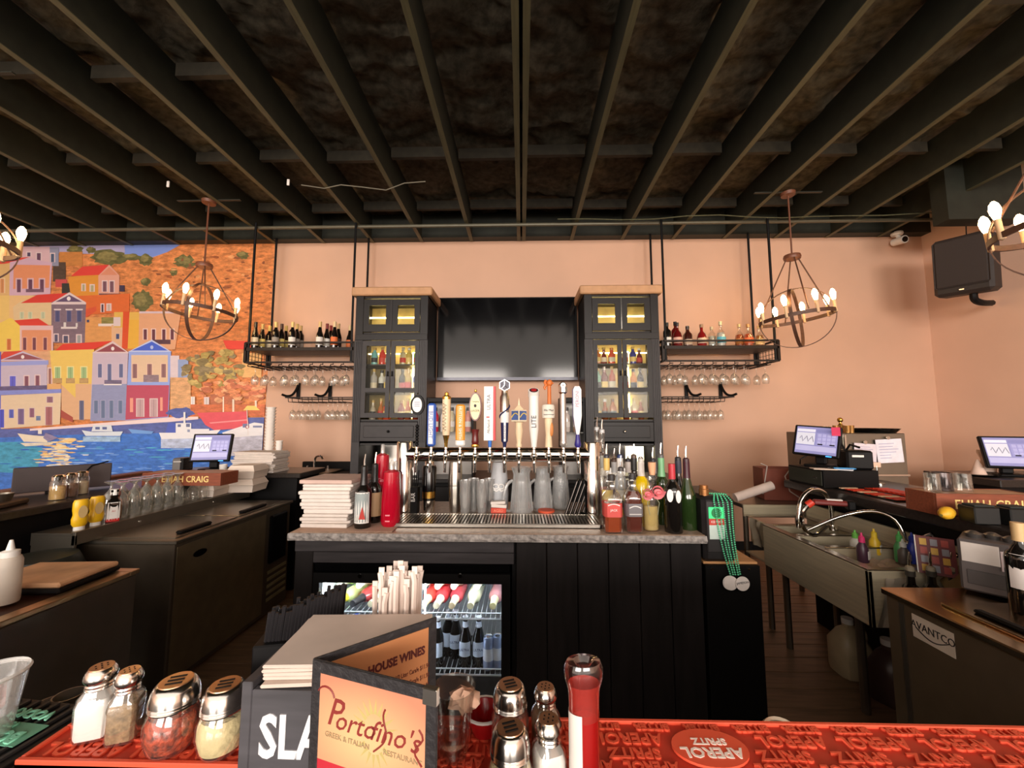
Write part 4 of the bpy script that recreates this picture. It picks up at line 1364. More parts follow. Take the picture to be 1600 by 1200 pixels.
# 6 white and red block
t = handle(5, 'tall white rectangular tap handle with red side')
MB().lathe([(0, .015), (.010, .016), (.012, .055), (0, .055)], 12).build('stem', c('mid_blue', (40, 110, 200), .4), t)
q = MB().box(-.035, .02, -.02, .012, .055, H[5], .001).build('block', WHITE, t)
MB().box(.02, .034, -.016, .012, .055, H[5], .001).build('red_side', c('bright_red', (206, 30, 40), .4), t)
text('ULTRA', .030, c('navy_ink', (60, 60, 84), .5), q, (-.006, -.0206, H[5] - .095), VR)
text('Michelob', .022, ink, q, (-.006, -.0206, .135), VR, shear=.35)
MB().box(-.02, -.002, -.0212, -.02, .188, .196).build('ribbon_mark', _mats['bright_red'], q)
# 7 hexagon topped
t = handle(6, 'silver and navy tap handle with dark hexagonal top')
MB().lathe([(0, .015), (.010, .016), (.012, .04), (.02, .05), (.026, .22), (0, .22)], 18).build('shaft', c('navy', (34, 40, 82), .4), t)
MB().lathe([(.0262, .16), (.0275, .22)], 18).box(-.004, .008, -.027, -.02, .05, .16).build('white_panel', WHITE, t)
text('BOLD ROCK', .014, c('navy_ink2', (40, 50, 110), .5), t, (.002, -.0278, .105), VR)
MB().lathe([(0, .2), (.027, .2), (.028, H[6] - .105), (.02, H[6] - .09), (.018, H[6] - .066), (0, H[6] - .066)], 18).build('can', STEEL, t)
MB().tube([(.0285 * math.cos(a), .0285 * math.sin(a), .225 + .02 * (a + PI / 2)) for a in [R(-200 + k * 20) for k in range(13)]], .005, 6).build('navy_band', _mats['navy'], t)
hx = [(.036 * math.cos(PI / 6 + k * PI / 3), H[6] - .036 + .036 * math.sin(PI / 6 + k * PI / 3)) for k in range(6)]
MB().prism(hx, -.016, .016).build('hexagon_rim', CHROME, t)
hx = [(.031 * math.cos(PI / 6 + k * PI / 3), H[6] - .036 + .031 * math.sin(PI / 6 + k * PI / 3)) for k in range(6)]
q = MB().prism(hx, -.018, -.0165).build('hexagon_face', c('dark_slate', (66, 60, 76), .4), t)
MB().tube([(0, -.019, H[6] - .006), (0, -.019, H[6] - .036), (-.022, -.019, H[6] - .06)], .002, 5).tube([(0, -.019, H[6] - .036), (.022, -.019, H[6] - .06)], .002, 5).build('ridge_line', CHROME, q)
# 8 ivory with lantern
t = handle(7, 'ivory turned tap handle with blue four-sided lantern top')
MB().lathe([(0, .015), (.016, .016), (.018, .03), (.014, .04), (.018, .07), (.024, .11), (.02, .15), (.022, .16), (.03, .165), (0, .165)], 18).build('grip', _mats['ivory'], t)
M45 = Matrix.Rotation(R(45), 4, 'Z')
MB().box(-.033, .033, -.033, .033, .165, .235, .002, M=M45).build('lantern', c('lantern_cream', (226, 210, 180), .5), t)
for s in (-1, 1):
    Ms = Matrix.Rotation(R(45 * s), 4, 'Z')
    q = MB().box(-.028, .028, -.0345, -.0335, .175, .228, M=Ms).build('picture', c('night_blue', (66, 92, 150), .5), t)
    MB().tube([Ms @ Vector((-.026 + .0065 * k, -.0355, .19 + .025 * math.sin(k / 8 * PI * .8))) for k in range(9)], .003, 5).build('yellow_arc', c('moon_yellow', (226, 196, 90), .5), q)
MB().lathe([(0, .235), (.04, .235), (.014, .258), (.008, .262), (0, H[7])], 4).build('roof', _mats['ivory'], t)
# 9 white slanted cylinder
t = handle(8, 'white cylinder tap handle with slanted top and red emblem')
Hh = H[8]
MB().lathe([(0, .015), (.016, .016), (.018, .04), (.028, .12), (.03, Hh - .03), (.0, Hh - .03)], 20).build('grip', WHITE, t)
MB().cyl((0, .008, Hh - .05), (0, -.012, Hh - .016), .033, .033, 20).build('slanted_head', WHITE, t)
nrm = Vector((0, -.02, .034)).normalized()
c0 = Vector((0, -.012, Hh - .016))
MB().cyl(c0, c0 + nrm * .0015, .026, .026, 20).build('emblem_ring', c('emblem_dark', (44, 26, 34), .5), t)
MB().cyl(c0 + nrm * .0015, c0 + nrm * .003, .017, .017, 20).build('emblem', c('emblem_red', (190, 40, 44), .5), t)
text('LITE', .040, c('lite_ink', (40, 40, 60), .5), t, (0, -.031, .165), VR, ext=.002)
# 10 ivory with barrel and orange head
t = handle(9, 'ivory tap handle with round barrel sign and orange carved head')
MB().lathe([(0, .015), (.022, .016), (.02, .05), (.018, .09), (.022, .12), (.024, .19), (0, .19)], 18).build('grip', _mats['ivory'], t)
MB().ball((.016, -.012, .12), .018, 10, 6, (.7, .6, 2.4)).build('wheat_relief', c('wheat_orange', (206, 130, 66), .5), t)
q = MB().lathe([(0, .185), (.036, .187), (.038, .2), (.038, .255), (.034, .265), (.012, .27), (0, .27)], 20).build('barrel', c('barrel_white', (226, 218, 204), .5), t)
text('He Mut', .018, ink, q, (0, -.0385, .232))
MB().box(-.03, .03, -.0385, -.03, .205, .208).build('scroll_line', ink, q)
MB().ball((.008, 0, H[9] - .022), .019, 12, 8, (1, 1, 1.15)).cyl((.006, 0, .265), (.006, 0, H[9] - .03), .012, .011).tube([(-.012, 0, H[9] - .004), (-.02, 0, H[9] - .02), (-.012, 0, H[9] - .035), (-.022, 0, H[9] - .048), (-.014, 0, H[9] - .06)], .008, 8).cyl((.024, -.004, H[9] - .022), (.032, -.006, H[9] - .026), .006, .002, 8).build('carved_head', c('carved_orange', (206, 110, 48), .5), t)
# 11 silver pipe
t = handle(10, 'silver pipe tap handle with bulky chrome head and star')
MB().lathe([(0, .015), (.012, .016), (.02, .03), (.02, .05), (.018, .055), (.018, H[10] - .075), (0, H[10] - .075)], 18).build('pipe', c('satin_silver', (206, 200, 194), .35, metal=.8), t)
MB().box(-.026, .026, -.024, .024, H[10] - .08, H[10], .018).build('head', CHROME, t)
MB().cyl((0, -.0245, H[10] - .022), (0, -.026, H[10] - .022), .016, .016, 18).build('badge', WHITE, t)
MB().prism([(.005 * (1 if k % 2 else .4) * math.cos(PI / 2 + k * PI / 5), H[10] - .022 + .005 * (1 if k % 2 else .4) * math.sin(PI / 2 + k * PI / 5)) for k in range(10)], -.0272, -.0262).build('star', ink, t)
# 12 white and blue paddle
t = handle(11, 'slender white and blue paddle tap handle, rightmost')
pl = [(-.008, .09), (.008, .09), (.018, .15), (.024, .2), (.024, H[11] - .02), (.014, H[11]), (-.014, H[11]), (-.024, H[11] - .02), (-.024, .2), (-.018, .15)]
q = MB().prism(pl, -.012, .004).build('paddle', WHITE, t)
MB().prism([(x * 1.12, z) for x, z in pl], .004, .012).build('blue_back', c('deep_blue', (50, 44, 130), .35), t)
MB().lathe([(0, .015), (.014, .016), (.02, .03), (.014, .06), (.009, .1), (0, .1)], 14).build('blue_base', _mats['deep_blue'], t)
text('PERONI', .028, c('peroni_ink', (150, 90, 140), .5), q, (0, -.0126, H[11] - .075), VR)
# ================================================================== things standing on the island
Z = ITZ + .0005
# paper mats
kraft = c('kraft_paper', (188, 156, 136), 0.85, var=.06)
for i, (a, b, w) in enumerate(((458, 540, 'under the napkin stack'), (534, 612, 'under the wine bottles'))):
    x0, x1 = aZ(a, 832, Z).x, aZ(b, 832, Z).x
    n = 40
    y0 = IY + .012 + i * .004
    vs, fs = [], []
    for k in range(n + 1):
        x = x0 + (x1 - x0) * k / n
        vs += [(x, y0 + (.004 if k % 2 else 0), .0), (x, 2.5, 0), (x, y0 + (.004 if k % 2 else 0), .001 + i * .001), (x, 2.5, .001 + i * .001)]
    for k in range(n):
        a_ = k * 4
        fs += [(a_ + 2, a_ + 6, a_ + 7, a_ + 3), (a_, a_ + 2, a_ + 3, a_ + 1)[:0] or (a_, a_ + 4, a_ + 6, a_ + 2)]
    o = MB().add(vs, fs).build('paper_mat', kraft, None, (0, 0, Z + i * .0004))
    tag(o, f'brown scalloped paper mat {w}', 'mat', 'paper mats on the island')
# napkin stack
p = aZ(506, 826, Z)
t = thing('napkin_stack', 'tall stack of white paper napkins on the left end of island', 'napkins', (p.x, 2.27, Z + .002), group='napkin stacks')
zz = 0
nw = .135
for k in range(13):
    h = random.uniform(.015, .024)
    b = MB().box(-nw + random.uniform(-.012, .012), nw + random.uniform(-.012, .012), -.13 + random.uniform(-.012, .012), .13, zz, zz + h - .001, .004)
    b.build('napkin_bundle', PAPER if k < 12 else c('tan_paper', (206, 178, 166), .85), t, rot=(0, 0, random.uniform(-.04, .04)))
    zz += h
# wine bottles at left
p = aZ(561, 828, Z)
t = bottle('wine_bottle', 'dark wine bottle with framed picture label and black pourer beside napkins', (p.x, 2.16, Z + .003), 'wine', .30, .043, 'dark', labels=((.09, .62, (232, 230, 226), 128), (.11, .60, (150, 160, 160), 118)), cap=(20, 19, 20), capfrac=.74, pour=(24, 24, 24), group='wine bottles on the island')
pr_ = _prof('wine', .30, .043)
MB().prism([(-.004, .05), (.03, .05), (.012, .115)], -.0462, -.0452).build('red_sail_print', c('sail_red', (190, 56, 48), .6), t)
MB().prism([(-.028, .045), (.0, .045), (-.012, .075)], -.0452, -.0442).build('hill_print', c('hill_grey', (206, 204, 196), .6), t)
p = aZ(578, 820, Z)
bottle('wine_bottle', 'dark wine bottle with tan label standing behind the picture label bottle', (p.x, 2.27, Z + .003), 'wine', .30, .038, 'dark', labels=((.12, .55, (196, 160, 120), 120),), cap=(20, 19, 20), capfrac=.74, pour=(24, 24, 24), rz=R(40), group='wine bottles on the island')
# red juice bottles
redl = (190, 16, 44)
for i, (px, top, y, rr, lab) in enumerate(((596, 712, 2.34, .046, 'tall red mixer bottle with clear pump top behind the wine bottles'), (611, 738, 2.20, .052, 'red mixer carafe with rounded base next to the drip tray'), (617, 738, 2.385, .034, 'slim red bottle added for the red reflection in the left tap column'))):  # third bottle added to give the red reflected in the steel column
    x = aY(px, 780, y).x
    hh = aY(px, top, y).z - Z
    t = thing('mixer_bottle', lab, 'bottle', (x, y, Z + .003), group='red mixer bottles')
    MB().lathe([(0, 0), (rr * .8, 0), (rr * .96, .012), (rr, .03), (rr * .97, hh * .5), (rr * .8, hh), (rr * .3, hh + .012), (0, hh + .012)], 24).build('body', liquid('red_mixer', redl, .15), t)
    MB().lathe([(0, hh + .01), (.012, hh + .012), (.010, hh + .06), (.006, hh + .065), (0, hh + .065)], 10).build('pump', glass('clear_plastic', (236, 236, 236), .6, .2, highlight_mix=.3), t)
    if i == 0:
        text('Tiny', .03, c('pale_red_ink', (236, 150, 160), .5), t, (.01, -rr - .001, hh * .62), shear=.3)
    if i == 1:
        MB().box(-.012, .012, -rr - .001, -rr + .01, .03, .036).box(-.012, .012, -rr - .001, -rr + .01, .06, .066).build('level_mark', c('level_pink', (240, 150, 160), .5), t)

# behind the taps
y = 2.50


def X(px, yy, py=780):
    return aY(px, py, yy).x


def Hh_(py, yy):
    return aY(780, py, yy).z - Z


t = thing('stirrer_caddy', 'black caddy with white printing holding stirrers behind the left taps', 'caddy', (X(648, 2.5), 2.5, Z))
MB().box(-.025, .025, -.03, .03, 0, .16, .003).build('box', BLACK, t)
text('BAR', .03, wink, t, (0, -.0306, .1), VR)
for k in range(4):
    MB().tube([(-.012 + k * .008, 0, .1), (-.02 + k * .014, .005, .26)], .003, 5).build('stirrer', BLACKG, t)
t = thing('cocktail_shaker', 'black and clear cocktail shaker with steel base band', 'shaker', (X(670, 2.55), 2.55, Z))
MB().lathe([(0, 0), (.036, 0), (.040, .07), (.0395, .07)], 24).build('base', CHROME, t)
MB().lathe([(.0402, .07), (.046, .27), (.040, .285), (0, .285)], 24).build('glass_upper', BLACKG, t)
MB().lathe([(.0408, .085), (.0425, .125)], 24).build('gold_band', BRASS, t)
MB().lathe([(0, .285), (.03, .286), (.028, .31), (.012, .33), (0, .33)], 18).build('cap', CHROME, t)
t = thing('cocktail_shaker', 'tall plain steel cocktail shaker standing left of the plastic cups', 'shaker', (X(711, 2.55), 2.55, Z))
MB().lathe([(0, 0), (.034, 0), (.044, .16), (.0435, .163), (.0445, .166)], 26).build('tin', STEEL, t)
MB().lathe([(.0445, .166), (.040, .30), (.038, .31), (0, .312)], 26).build('upper_tin', STEEL, t)
# stacks of clear cups
for i, px in enumerate((727, 740, 753, 765)):
    n = 6
    yy = 2.47 + (i % 2) * .07
    for k in range(n):
        tumbler('plastic_cup', f'clear plastic cup, {ORD[k]} from bottom in {ORD[i]} stack from left behind taps', (X(px, yy), yy, Z + k * .018), .115, .026, .036, 'cup', glass('cup_plastic', (236, 236, 236), .6, .1, .12, highlight_mix=.16), 'clear plastic cups stacked behind the taps')
# frosted jar
t = thing('glass_jug', 'frosted grey glass growler jug with white emblem in the middle behind taps', 'jug', (X(780, 2.58), 2.58, Z + .001))
hh = Hh_(722, 2.58)
MB().lathe([(0, 0), (.05, 0), (.056, .02), (.06, .1), (.056, hh * .62), (.05, hh * .8), (.044, hh), (.04, hh), (.046, hh * .8), (.05, hh * .6), (.05, .02), (0, .015)], 26).build('body', mat('frosted_grey', (206, 208, 212), .35, alpha=.62), t)
MB().tube([(.018 * math.cos(a) - .018, -.061, hh * .52 + .014 * math.sin(a)) for a in [2 * PI * k / 16 for k in range(17)]], .0035, 5).tube([(.018 * math.cos(a) + .016, -.061, hh * .52 + .014 * math.sin(a)) for a in [2 * PI * k / 16 for k in range(17)]], .0035, 5).tube([(-.04 + .008 * k, -.058, hh * .44 + .005 * math.sin(k * 1.5)) for k in range(11)], .005, 5).build('emblem', wink, t)
t = thing('packet_box', 'small red and white box of packets on the drip tray edge', 'box', (X(779, 2.42, 800), 2.425, Z + .022))
MB().box(-.045, .045, -.018, .02, 0, .03, .002).build('lower_box', c('packet_red', (206, 70, 50), .6), t)
MB().box(-.046, .046, -.02, .02, .031, .05, .003).build('packet', PAPER, t, rot=(0, R(3), 0))
MB().box(-.044, .044, -.02, .02, .052, .068, .003).build('packet', PAPER, t, rot=(0, R(-3), 0))
text('AGED', .022, c('packet_ink', (236, 150, 120), .6), t, (0, -.0186, .014))


# water pitchers
def pitcher(px, yy, label, top, rr, hs):
    h = Hh_(top, yy)
    t = thing('water_pitcher', label, 'pitcher', (X(px, yy), yy, Z + .001), group='clear pitchers behind the taps')
    m = glass('pitcher_plastic', (232, 234, 236), .6, .1, .15, highlight_mix=.22)
    MB().lathe([(0, 0), (rr * 1.0, 0), (rr * 1.06, .012), (rr * .82, h * .7), (rr * .78, h * .85), (rr * .98, h), (rr * .95, h), (rr * .75, h * .85), (rr * .78, h * .7), (rr * 1.0, .014), (0, .012)], 26).build('jug', m, t)
    b = MB()
    for k in range(26):
        a = 2 * PI * k / 26
        b.tube([(rr * 1.06 * math.cos(a), rr * 1.06 * math.sin(a), .02), (rr * .84 * math.cos(a), rr * .84 * math.sin(a), h * .68)], .0022, 4)
    b.build('flute_ridges', m, t)
    MB().tube([(hs * rr * .8, -.01, h * .72), (hs * rr * 1.35, -.015, h * .62), (hs * rr * 1.65, -.02, h * .35), (hs * rr * 1.5, -.02, h * .1), (hs * rr * 1.06, -.01, h * .06)], .010, 8).build('handle', m, t)
    MB().prism([(-.012, h * .92), (.012, h * .92), (.016, h * 1.0), (-.016, h * 1.0)], -rr * 1.1, -rr * .9).build('spout', m, t)


pitcher(815, 2.50, 'clear plastic water pitcher with handle towards the left', 730, .066, -1)
pitcher(848, 2.58, 'clear fluted pitcher in the middle of three behind taps', 730, .058, -1)
pitcher(876, 2.66, 'clear fluted pitcher rearmost beside the check folders', 728, .056, -1)
o = MB().lathe([(0, 0), (.05, 0), (.05, .012), (0, .012)], 24).build('coaster', c('orange_red_coaster', (214, 84, 50), .6), None, (X(853, 2.49, 800), 2.455, Z + .022))
tag(o, 'round orange red coaster lying before the middle pitcher', 'coaster')
# check folders
for k in range(5):
    xx = X(884 + k * 7, 2.52, 790)
    t = thing('check_folder', f'slim black check folder leaning right, {ORD[k]} from left by the right tap column', 'folder', (xx, 2.50 + k * .012, Z + .002), rot=(0, R(20), R(-14)), group='check folders behind the taps')
    MB().box(-.006, .0, -.055, .055, 0, .22, .001).build('cover', BLACK, t)
    MB().box(.0, .003, -.053, .053, .003, .217).build('paper_insert', c('folder_grey', (196, 180, 172), .7), t)
    MB().box(.003, .006, -.055, .055, 0, .22, .001).build('back_cover', BLACK, t)

# ------------------------------------------------------------------ bottles at the right end of the island
GB = 'liquor bottles on the right end of island'
yb = 2.13
JD = 'square'


def at_(px, py):
    p = aZ(px, py, Z)
    return (p.x, p.y, Z)


def island_bottle(label, px, base, top, kind, rr, **k):
    p = aZ(px, base, Z)
    h = round(aY(px, top, p.y).z - Z, 3)
    return bottle(k.pop('name', 'liquor_bottle'), label, (p.x, p.y, Z), kind, h, rr, group=GB, **k)


t = island_bottle('square whiskey bottle with coral red label, in front by drip tray', 957, 830, 742, 'square', .046, g='clear', liq=(196, 84, 32), fill=.5, labels=((.28, .52, (216, 84, 78), 330),), cap=(46, 42, 42), capfrac=.9)
text("JACK", .016, wink, t, (0, -.048, .115))
MB().tube([(-.03 + .006 * k, -.048, .138 + .008 * math.sin(k / 10 * PI)) for k in range(11)], .003, 4).build('arched_print', wink, t)
t = island_bottle('square dark whiskey bottle with grey label, in front', 990, 830, 740, 'square', .043, g='clear', liq=(116, 40, 18), fill=.70, labels=((.28, .50, (120, 116, 120), 330),), cap=(44, 42, 44), capfrac=.9)
MB().tube([(-.03 + .006 * k, -.045, .125 + .010 * math.sin(k / 10 * PI)) for k in range(11)], .003, 4).tube([(-.03 + .006 * k, -.045, .095) for k in range(11)], .002, 4).build('arched_print', wink, t)
# carafe with fabric rose
t = island_bottle('clear carafe half full of pale syrup with cork and pink cloth rose', 1018, 829, 738, 'flask', .040, name='carafe', g='clear', liq=(236, 212, 140), fill=.42, cap=None, cat='carafe')
MB().lathe([(0, 0), (.014, 0), (.02, .05), (.019, .065), (0, .065)], 12, ctr=(.012, .0, .285)).build('cork', c('pale_cork', (226, 170, 130), .7), t)
rose = c('pink_cloth', (226, 130, 136), .75, var=.15, scale=30)
b = MB()
for (rx, rz_, rad_) in ((-.028, .196, .038), (.024, .206, .045)):
    nn = 46
    vs, fs = [], []
    for k in range(nn):
        a = k * .42
        q_ = rad_ * (.12 + .88 * k / nn)
        wob = 1 + .12 * math.sin(a * 2.3)
        vs += [(rx + q_ * .7 * math.cos(a), -.052 + .012 * k / nn, rz_ + q_ * .62 * math.sin(a)), (rx + q_ * wob * math.cos(a), -.072 + .022 * k / nn, rz_ + q_ * wob * .85 * math.sin(a))]
    for k in range(nn - 1):
        fs.append((2 * k, 2 * k + 2, 2 * k + 3, 2 * k + 1))
    b.add(vs, fs, True)
    b.ball((rx, -.050, rz_), rad_ * .45, 12, 6, (1, .4, .8))
b.build('cloth_rose', rose, t)
b = MB()
for s in (-1, 1):
    b.tube([(.0, -.03, .2), (s * .03, -.045, .15), (s * .02, -.045, .09)], .002, 5)
b.build('ribbon', c('sage_ribbon', (150, 150, 120), .7), t)
t = island_bottle('black wine bottle with red foil neck and two white oval tags', 1053, 831, 725, 'wine', .045, g='dark', cap=(190, 54, 66), capfrac=.78)
MB().prism(ell(.016, .032, .19, 18, -.03), -.0475, -.046).prism(ell(.013, .032, .185, 18, .012), -.0478, -.0465).build('oval_tag', WHITE, t)
island_bottle('green wine bottle with dark foil and thin steel pourer, at right end', 1076, 826, 722, 'burg', .044, g='green', cap=(66, 26, 38), capfrac=.76, pour=(60, 30, 40))
island_bottle('green glass bottle with mint green neck and big pourer', 1036, 818, 716, 'wine', .038, g='green', cap=(120, 180, 130), capfrac=.72, pour=(90, 90, 90))
island_bottle('slim dark bottle with blue grey neck behind the green wine bottle', 1063, 818, 720, 'wine', .034, g='dark', cap=(60, 62, 80), capfrac=.8, pour=(40, 40, 46))
island_bottle('bottle of bright yellow liqueur behind the carafe', 1004, 820, 722, 'tall', .043, g=(226, 192, 20), cap=(226, 220, 214), capfrac=.78, pour=(200, 196, 190))
island_bottle('clear tequila bottle with yellow band behind coral label bottle', 972, 818, 736, 'round', .05, g='clear', liq=(226, 222, 206), fill=.5, labels=((.34, .46, (52, 46, 40), 150), (.2, .3, (226, 190, 70), 120)), cap=None, pour=(60, 56, 56), word='PATRON', wcol=(226, 196, 90))
for i, (px, top, cc, capc, lab, w) in enumerate(((949, 716, 'clear', (226, 190, 110), (232, 206, 120), 'clear bottle with cream neck band'), (961, 722, 'clear', (206, 206, 206), (60, 62, 110), 'clear bottle with frosted neck'), (970, 716, 'frost', (226, 222, 216), (222, 220, 216), 'frosted vodka bottle'), (983, 722, 'clear', (236, 226, 220), (220, 196, 196), 'clear bottle with pink label'), (992, 716, 'dark', (40, 40, 40), (160, 190, 90), 'dark bottle with green label'), (1003, 720, 'clear', (190, 206, 120), (206, 220, 150), 'clear bottle with lime neck'), (1022, 722, 'clear', (206, 190, 186), (200, 180, 180), 'clear bottle with rose label'), (940, 712, 'clear', (190, 190, 180), (206, 150, 140), 'tall clear bottle at tower column'))):
    y2 = 2.40 + (i % 2) * .10
    x2 = aY(px, 780, y2).x
    h = round(aY(px, top, y2).z - Z, 3)
    bottle('liquor_bottle', f'{w} with steel pourer in the rear row on island', (x2, y2, Z), ('liquor', 'tall')[i % 2], h, .033, cc, (226, 224, 216) if cc == 'clear' else None, .45, ((.2, .48, lab, 150),), capc, pour=((50, 50, 60), (90, 70, 60), (40, 60, 110))[i % 3], group=GB, capfrac=.8)
for i, (px, y2) in enumerate(((933, 2.60), (941, 2.56))):
    x2 = aY(px, 700, y2).x
    h = round(aY(px, 672 + i * 4, y2).z - Z, 3)
    bottle('liquor_bottle', f'very tall slim clear bottle with long pourer behind right tap column, {("left", "right")[i]} one', (x2, y2, Z), 'tall', h, .026, 'clear', (220, 222, 220), .4, (), None, pour=(200, 200, 200), group=GB)

# ------------------------------------------------------------------ chilled shot machine with bead necklaces
yb = 2.092
x0, x1 = aY(1100, 850, yb).x, aY(1152, 850, yb).x
zb, zt = LZ + .001, aY(1125, 776, yb).z
cx = (x0 + x1) / 2
w2 = (x1 - x0) / 2
SM = thing('shot_chiller', 'black chilled shot machine with green red and white front label', 'drink machine', (cx, yb, zb))
hm = zt - zb
MB().box(-w2, w2, 0, .36, 0, hm, .018).build('housing', c('chiller_black', (30, 28, 29), .35), SM)
MB().box(-w2 + .015, w2 - .03, -.006, .005, .05, hm - .02, .004).build('front_plate', c('chiller_front', (38, 36, 37), .4), SM)
lx0, lx1 = aY(1107, 820, yb).x - cx, aY(1131, 820, yb).x - cx
lz = [aY(1118, y_, yb).z - zb for y_ in (842, 820, 810, 792)]
MB().box(lx0, lx1, -.009, -.005, lz[2], lz[3], .002).build('green_label', mat('lit_green_label', (60, 206, 120), .4, emit=.5), SM)
q = MB().box(lx0, lx1, -.009, -.005, lz[1], lz[2], .001).build('red_label', c('label_red', (190, 60, 50), .5), SM)
text('ICE COLD', .016, wink, q, ((lx0 + lx1) / 2, -.0096, (lz[1] + lz[2]) / 2), sx=.8)
MB().box(lx0, lx1, -.009, -.005, lz[0], lz[1], .001).build('white_label', c('label_grey', (190, 206, 200), .5), SM)
MB().prism(ell(.026, .026, (lz[2] + lz[3]) / 2, 20, (lx0 + lx1) / 2), -.0105, -.0092).build('round_crest', c('crest_green', (30, 120, 70), .5), SM)
MB().lathe([(0, hm), (.024, hm), (.024, hm + .03), (.021, hm + .032), (.021, hm + .05), (0, hm + .052)], 16, ctr=(-.05, .05, 0)).build('bottle_neck', c('copper_cap', (190, 130, 80), .3, metal=.8), SM)
beadm = c('mint_green_beads', (76, 190, 140), .3, coat=.4)
zd = aY(1145, 908, yb).z - zb
for k in range(5):
    t = thing('bead_necklace', f'string of mint green beads over the shot machine, {ORD[k]} from left', 'necklace', (cx, yb, zb), group='bead necklaces on the shot machine')
    xs = -.03 + k * .022
    pts = [(-.03 + .012 * k, .05, hm + .008), (-.012 + .014 * k, .02, hm + .010), (xs, -.012, hm - .02)]
    xe = .035 + k * .012
    path = pts + [(xs + (xe - xs) * u - .01 * math.sin(u * PI), -.016 - .004 * (k % 2), (hm - .02) + (zd + .03 - hm + .02) * u) for u in [j / 12 for j in range(1, 13)]]
    b = MB()
    P = [Vector(q_) for q_ in path]
    acc, step = 0.0, .011
    for a_, b_ in zip(P[:-1], P[1:]):
        L_ = (b_ - a_).length
        while acc < L_:
            b.ball(a_ + (b_ - a_) * (acc / L_), .0047, 6, 4)
            acc += step
        acc -= L_
    b.build('beads', beadm, t)
    if k in (1, 2, 4):
        dx = xe - .03 + (0, .008, .0, 0, .03)[k]
        d = MB().prism(ell(.034, .034, zd, 28, dx), -.020 - .003 * k, -.018 - .003 * k).build('medallion', c('white_medallion', (232, 226, 222), .5), t)
        if k == 4:
            text('JAMESON', .014, ink, d, (dx, -.0206 - .003 * k, zd + .004), (PI / 2, R(-8), 0))
# ================================================================== left arm of the bar
granite = c('dark_granite', (44, 38, 35), 0.3, var=.4, scale=60)
coolblk = c('cooler_black', (66, 58, 48), 0.4, var=.12, spec=.4)
coolgrn = c('cooler_grey_green', (112, 100, 78), 0.36, metal=.45, var=.12)
LZB = 1.02
LBX = -2.65
LB = thing('side_bar', 'left arm of the bar with dark granite top and wood front', 'counter', (0, 0, 0))
MB().box(-3.3, LBX, .7, 3.555, LZB - .045, LZB, .006).build('granite_top', granite, LB)
MB().box(-3.1, LBX - .06, .7, 3.55, 0, LZB - .046).build('bar_wall', BLACK, LB)
MB().box(-3.3, -1.98, 3.56, 4.02, LZB - .045, LZB, .006).build('granite_top', granite, LB)
MB().box(-3.2, -2.03, 3.6, 3.98, 0, LZB - .046).build('bar_wall', BLACK, LB)
MB().box(-3.42, -3.3, .7, 3.54, LZB - .02, LZB + .02, .008).build('wood_rail', WOODB, LB)
# bottle cooler
CX = -1.94
cz = .82
CL = thing('bottle_cooler', 'long dark bottle cooler with sliding steel lids on the left', 'cooler', (0, 0, 0))
cy0, cy1 = 2.24, 3.36
MB().box(-2.58, CX, cy0, cy1, .03, cz - .02, .006).build('body', coolblk, CL)
MB().box(-2.58, CX + .012, cy0 - .005, cy1 + .02, cz - .02, cz, .004).build('top_rim', STEELD, CL)
MB().box(CX, CX + .004, cy0 + .02, cy1 - .32, .06, cz - .04, .001).build('front_panel', coolgrn, CL)
MB().box(CX, CX + .03, cy1 - .28, cy1 - .08, .40, cz - .06, .01).build('bottle_opener_box', BLACKG, CL)
for k in range(5):
    MB().box(CX, CX + .006, cy1 - .27, cy1 - .03, .12 + k * .05, .145 + k * .05, .002).build('vent_slat', c('vent_pale', (150, 142, 110), .4, metal=.5), CL)
MB().prism(ell(.05, .02, 0, 18), -.003, .003).tf(Matrix.Translation((CX + .006, 2.42, .70)) @ Matrix.Rotation(R(90), 4, 'Z')).build('oval_badge', BLACKG, CL)
for a, b in ((cy0 + .04, 2.78), (2.80, cy1 - .03)):
    l = MB().box(-2.40, CX - .03, a, b, cz, cz + .008, .002).build('lid', STEEL, CL)
    MB().box(CX - .09, CX - .05, a + .06, b - .2, cz + .008, cz + .026, .008).build('handle', BLACK, l)
# glass shelf behind the lids
GS = thing('drain_shelf', 'raised steel drain shelf of glasses behind the left cooler lids', 'shelf', (0, 0, 0))
SZ = .885
MB().box(-2.42, -2.40, cy0 - .1, cy1 + .16, cz + .0005, SZ + .006, .002).build('front_lip', STEELD, GS)
MB().box(-2.64, -2.42, cy0 - .1, cy1 + .16, SZ - .012, SZ).build('deck', STEELD, GS)
MB().box(-2.645, -2.64, cy0 - .1, cy1 + .16, cz + .0005, SZ).build('back_support', STEELD, GS)
MB().box(-2.64, -2.40, cy0 - .1, cy0 - .09, cz - .06, SZ - .013).build('end_panel', STEELD, GS)
for k in range(2):
    MB().cyl((-2.399, 2.5 + k * .6, .86), (-2.394, 2.5 + k * .6, .86), .008, .007, 10).build('rivet', CHROME, GS)


def onshelf(px, py):
    p = aZ(px, py, SZ)
    return (max(-2.60, min(-2.46, p.x)), p.y, SZ + .0005)


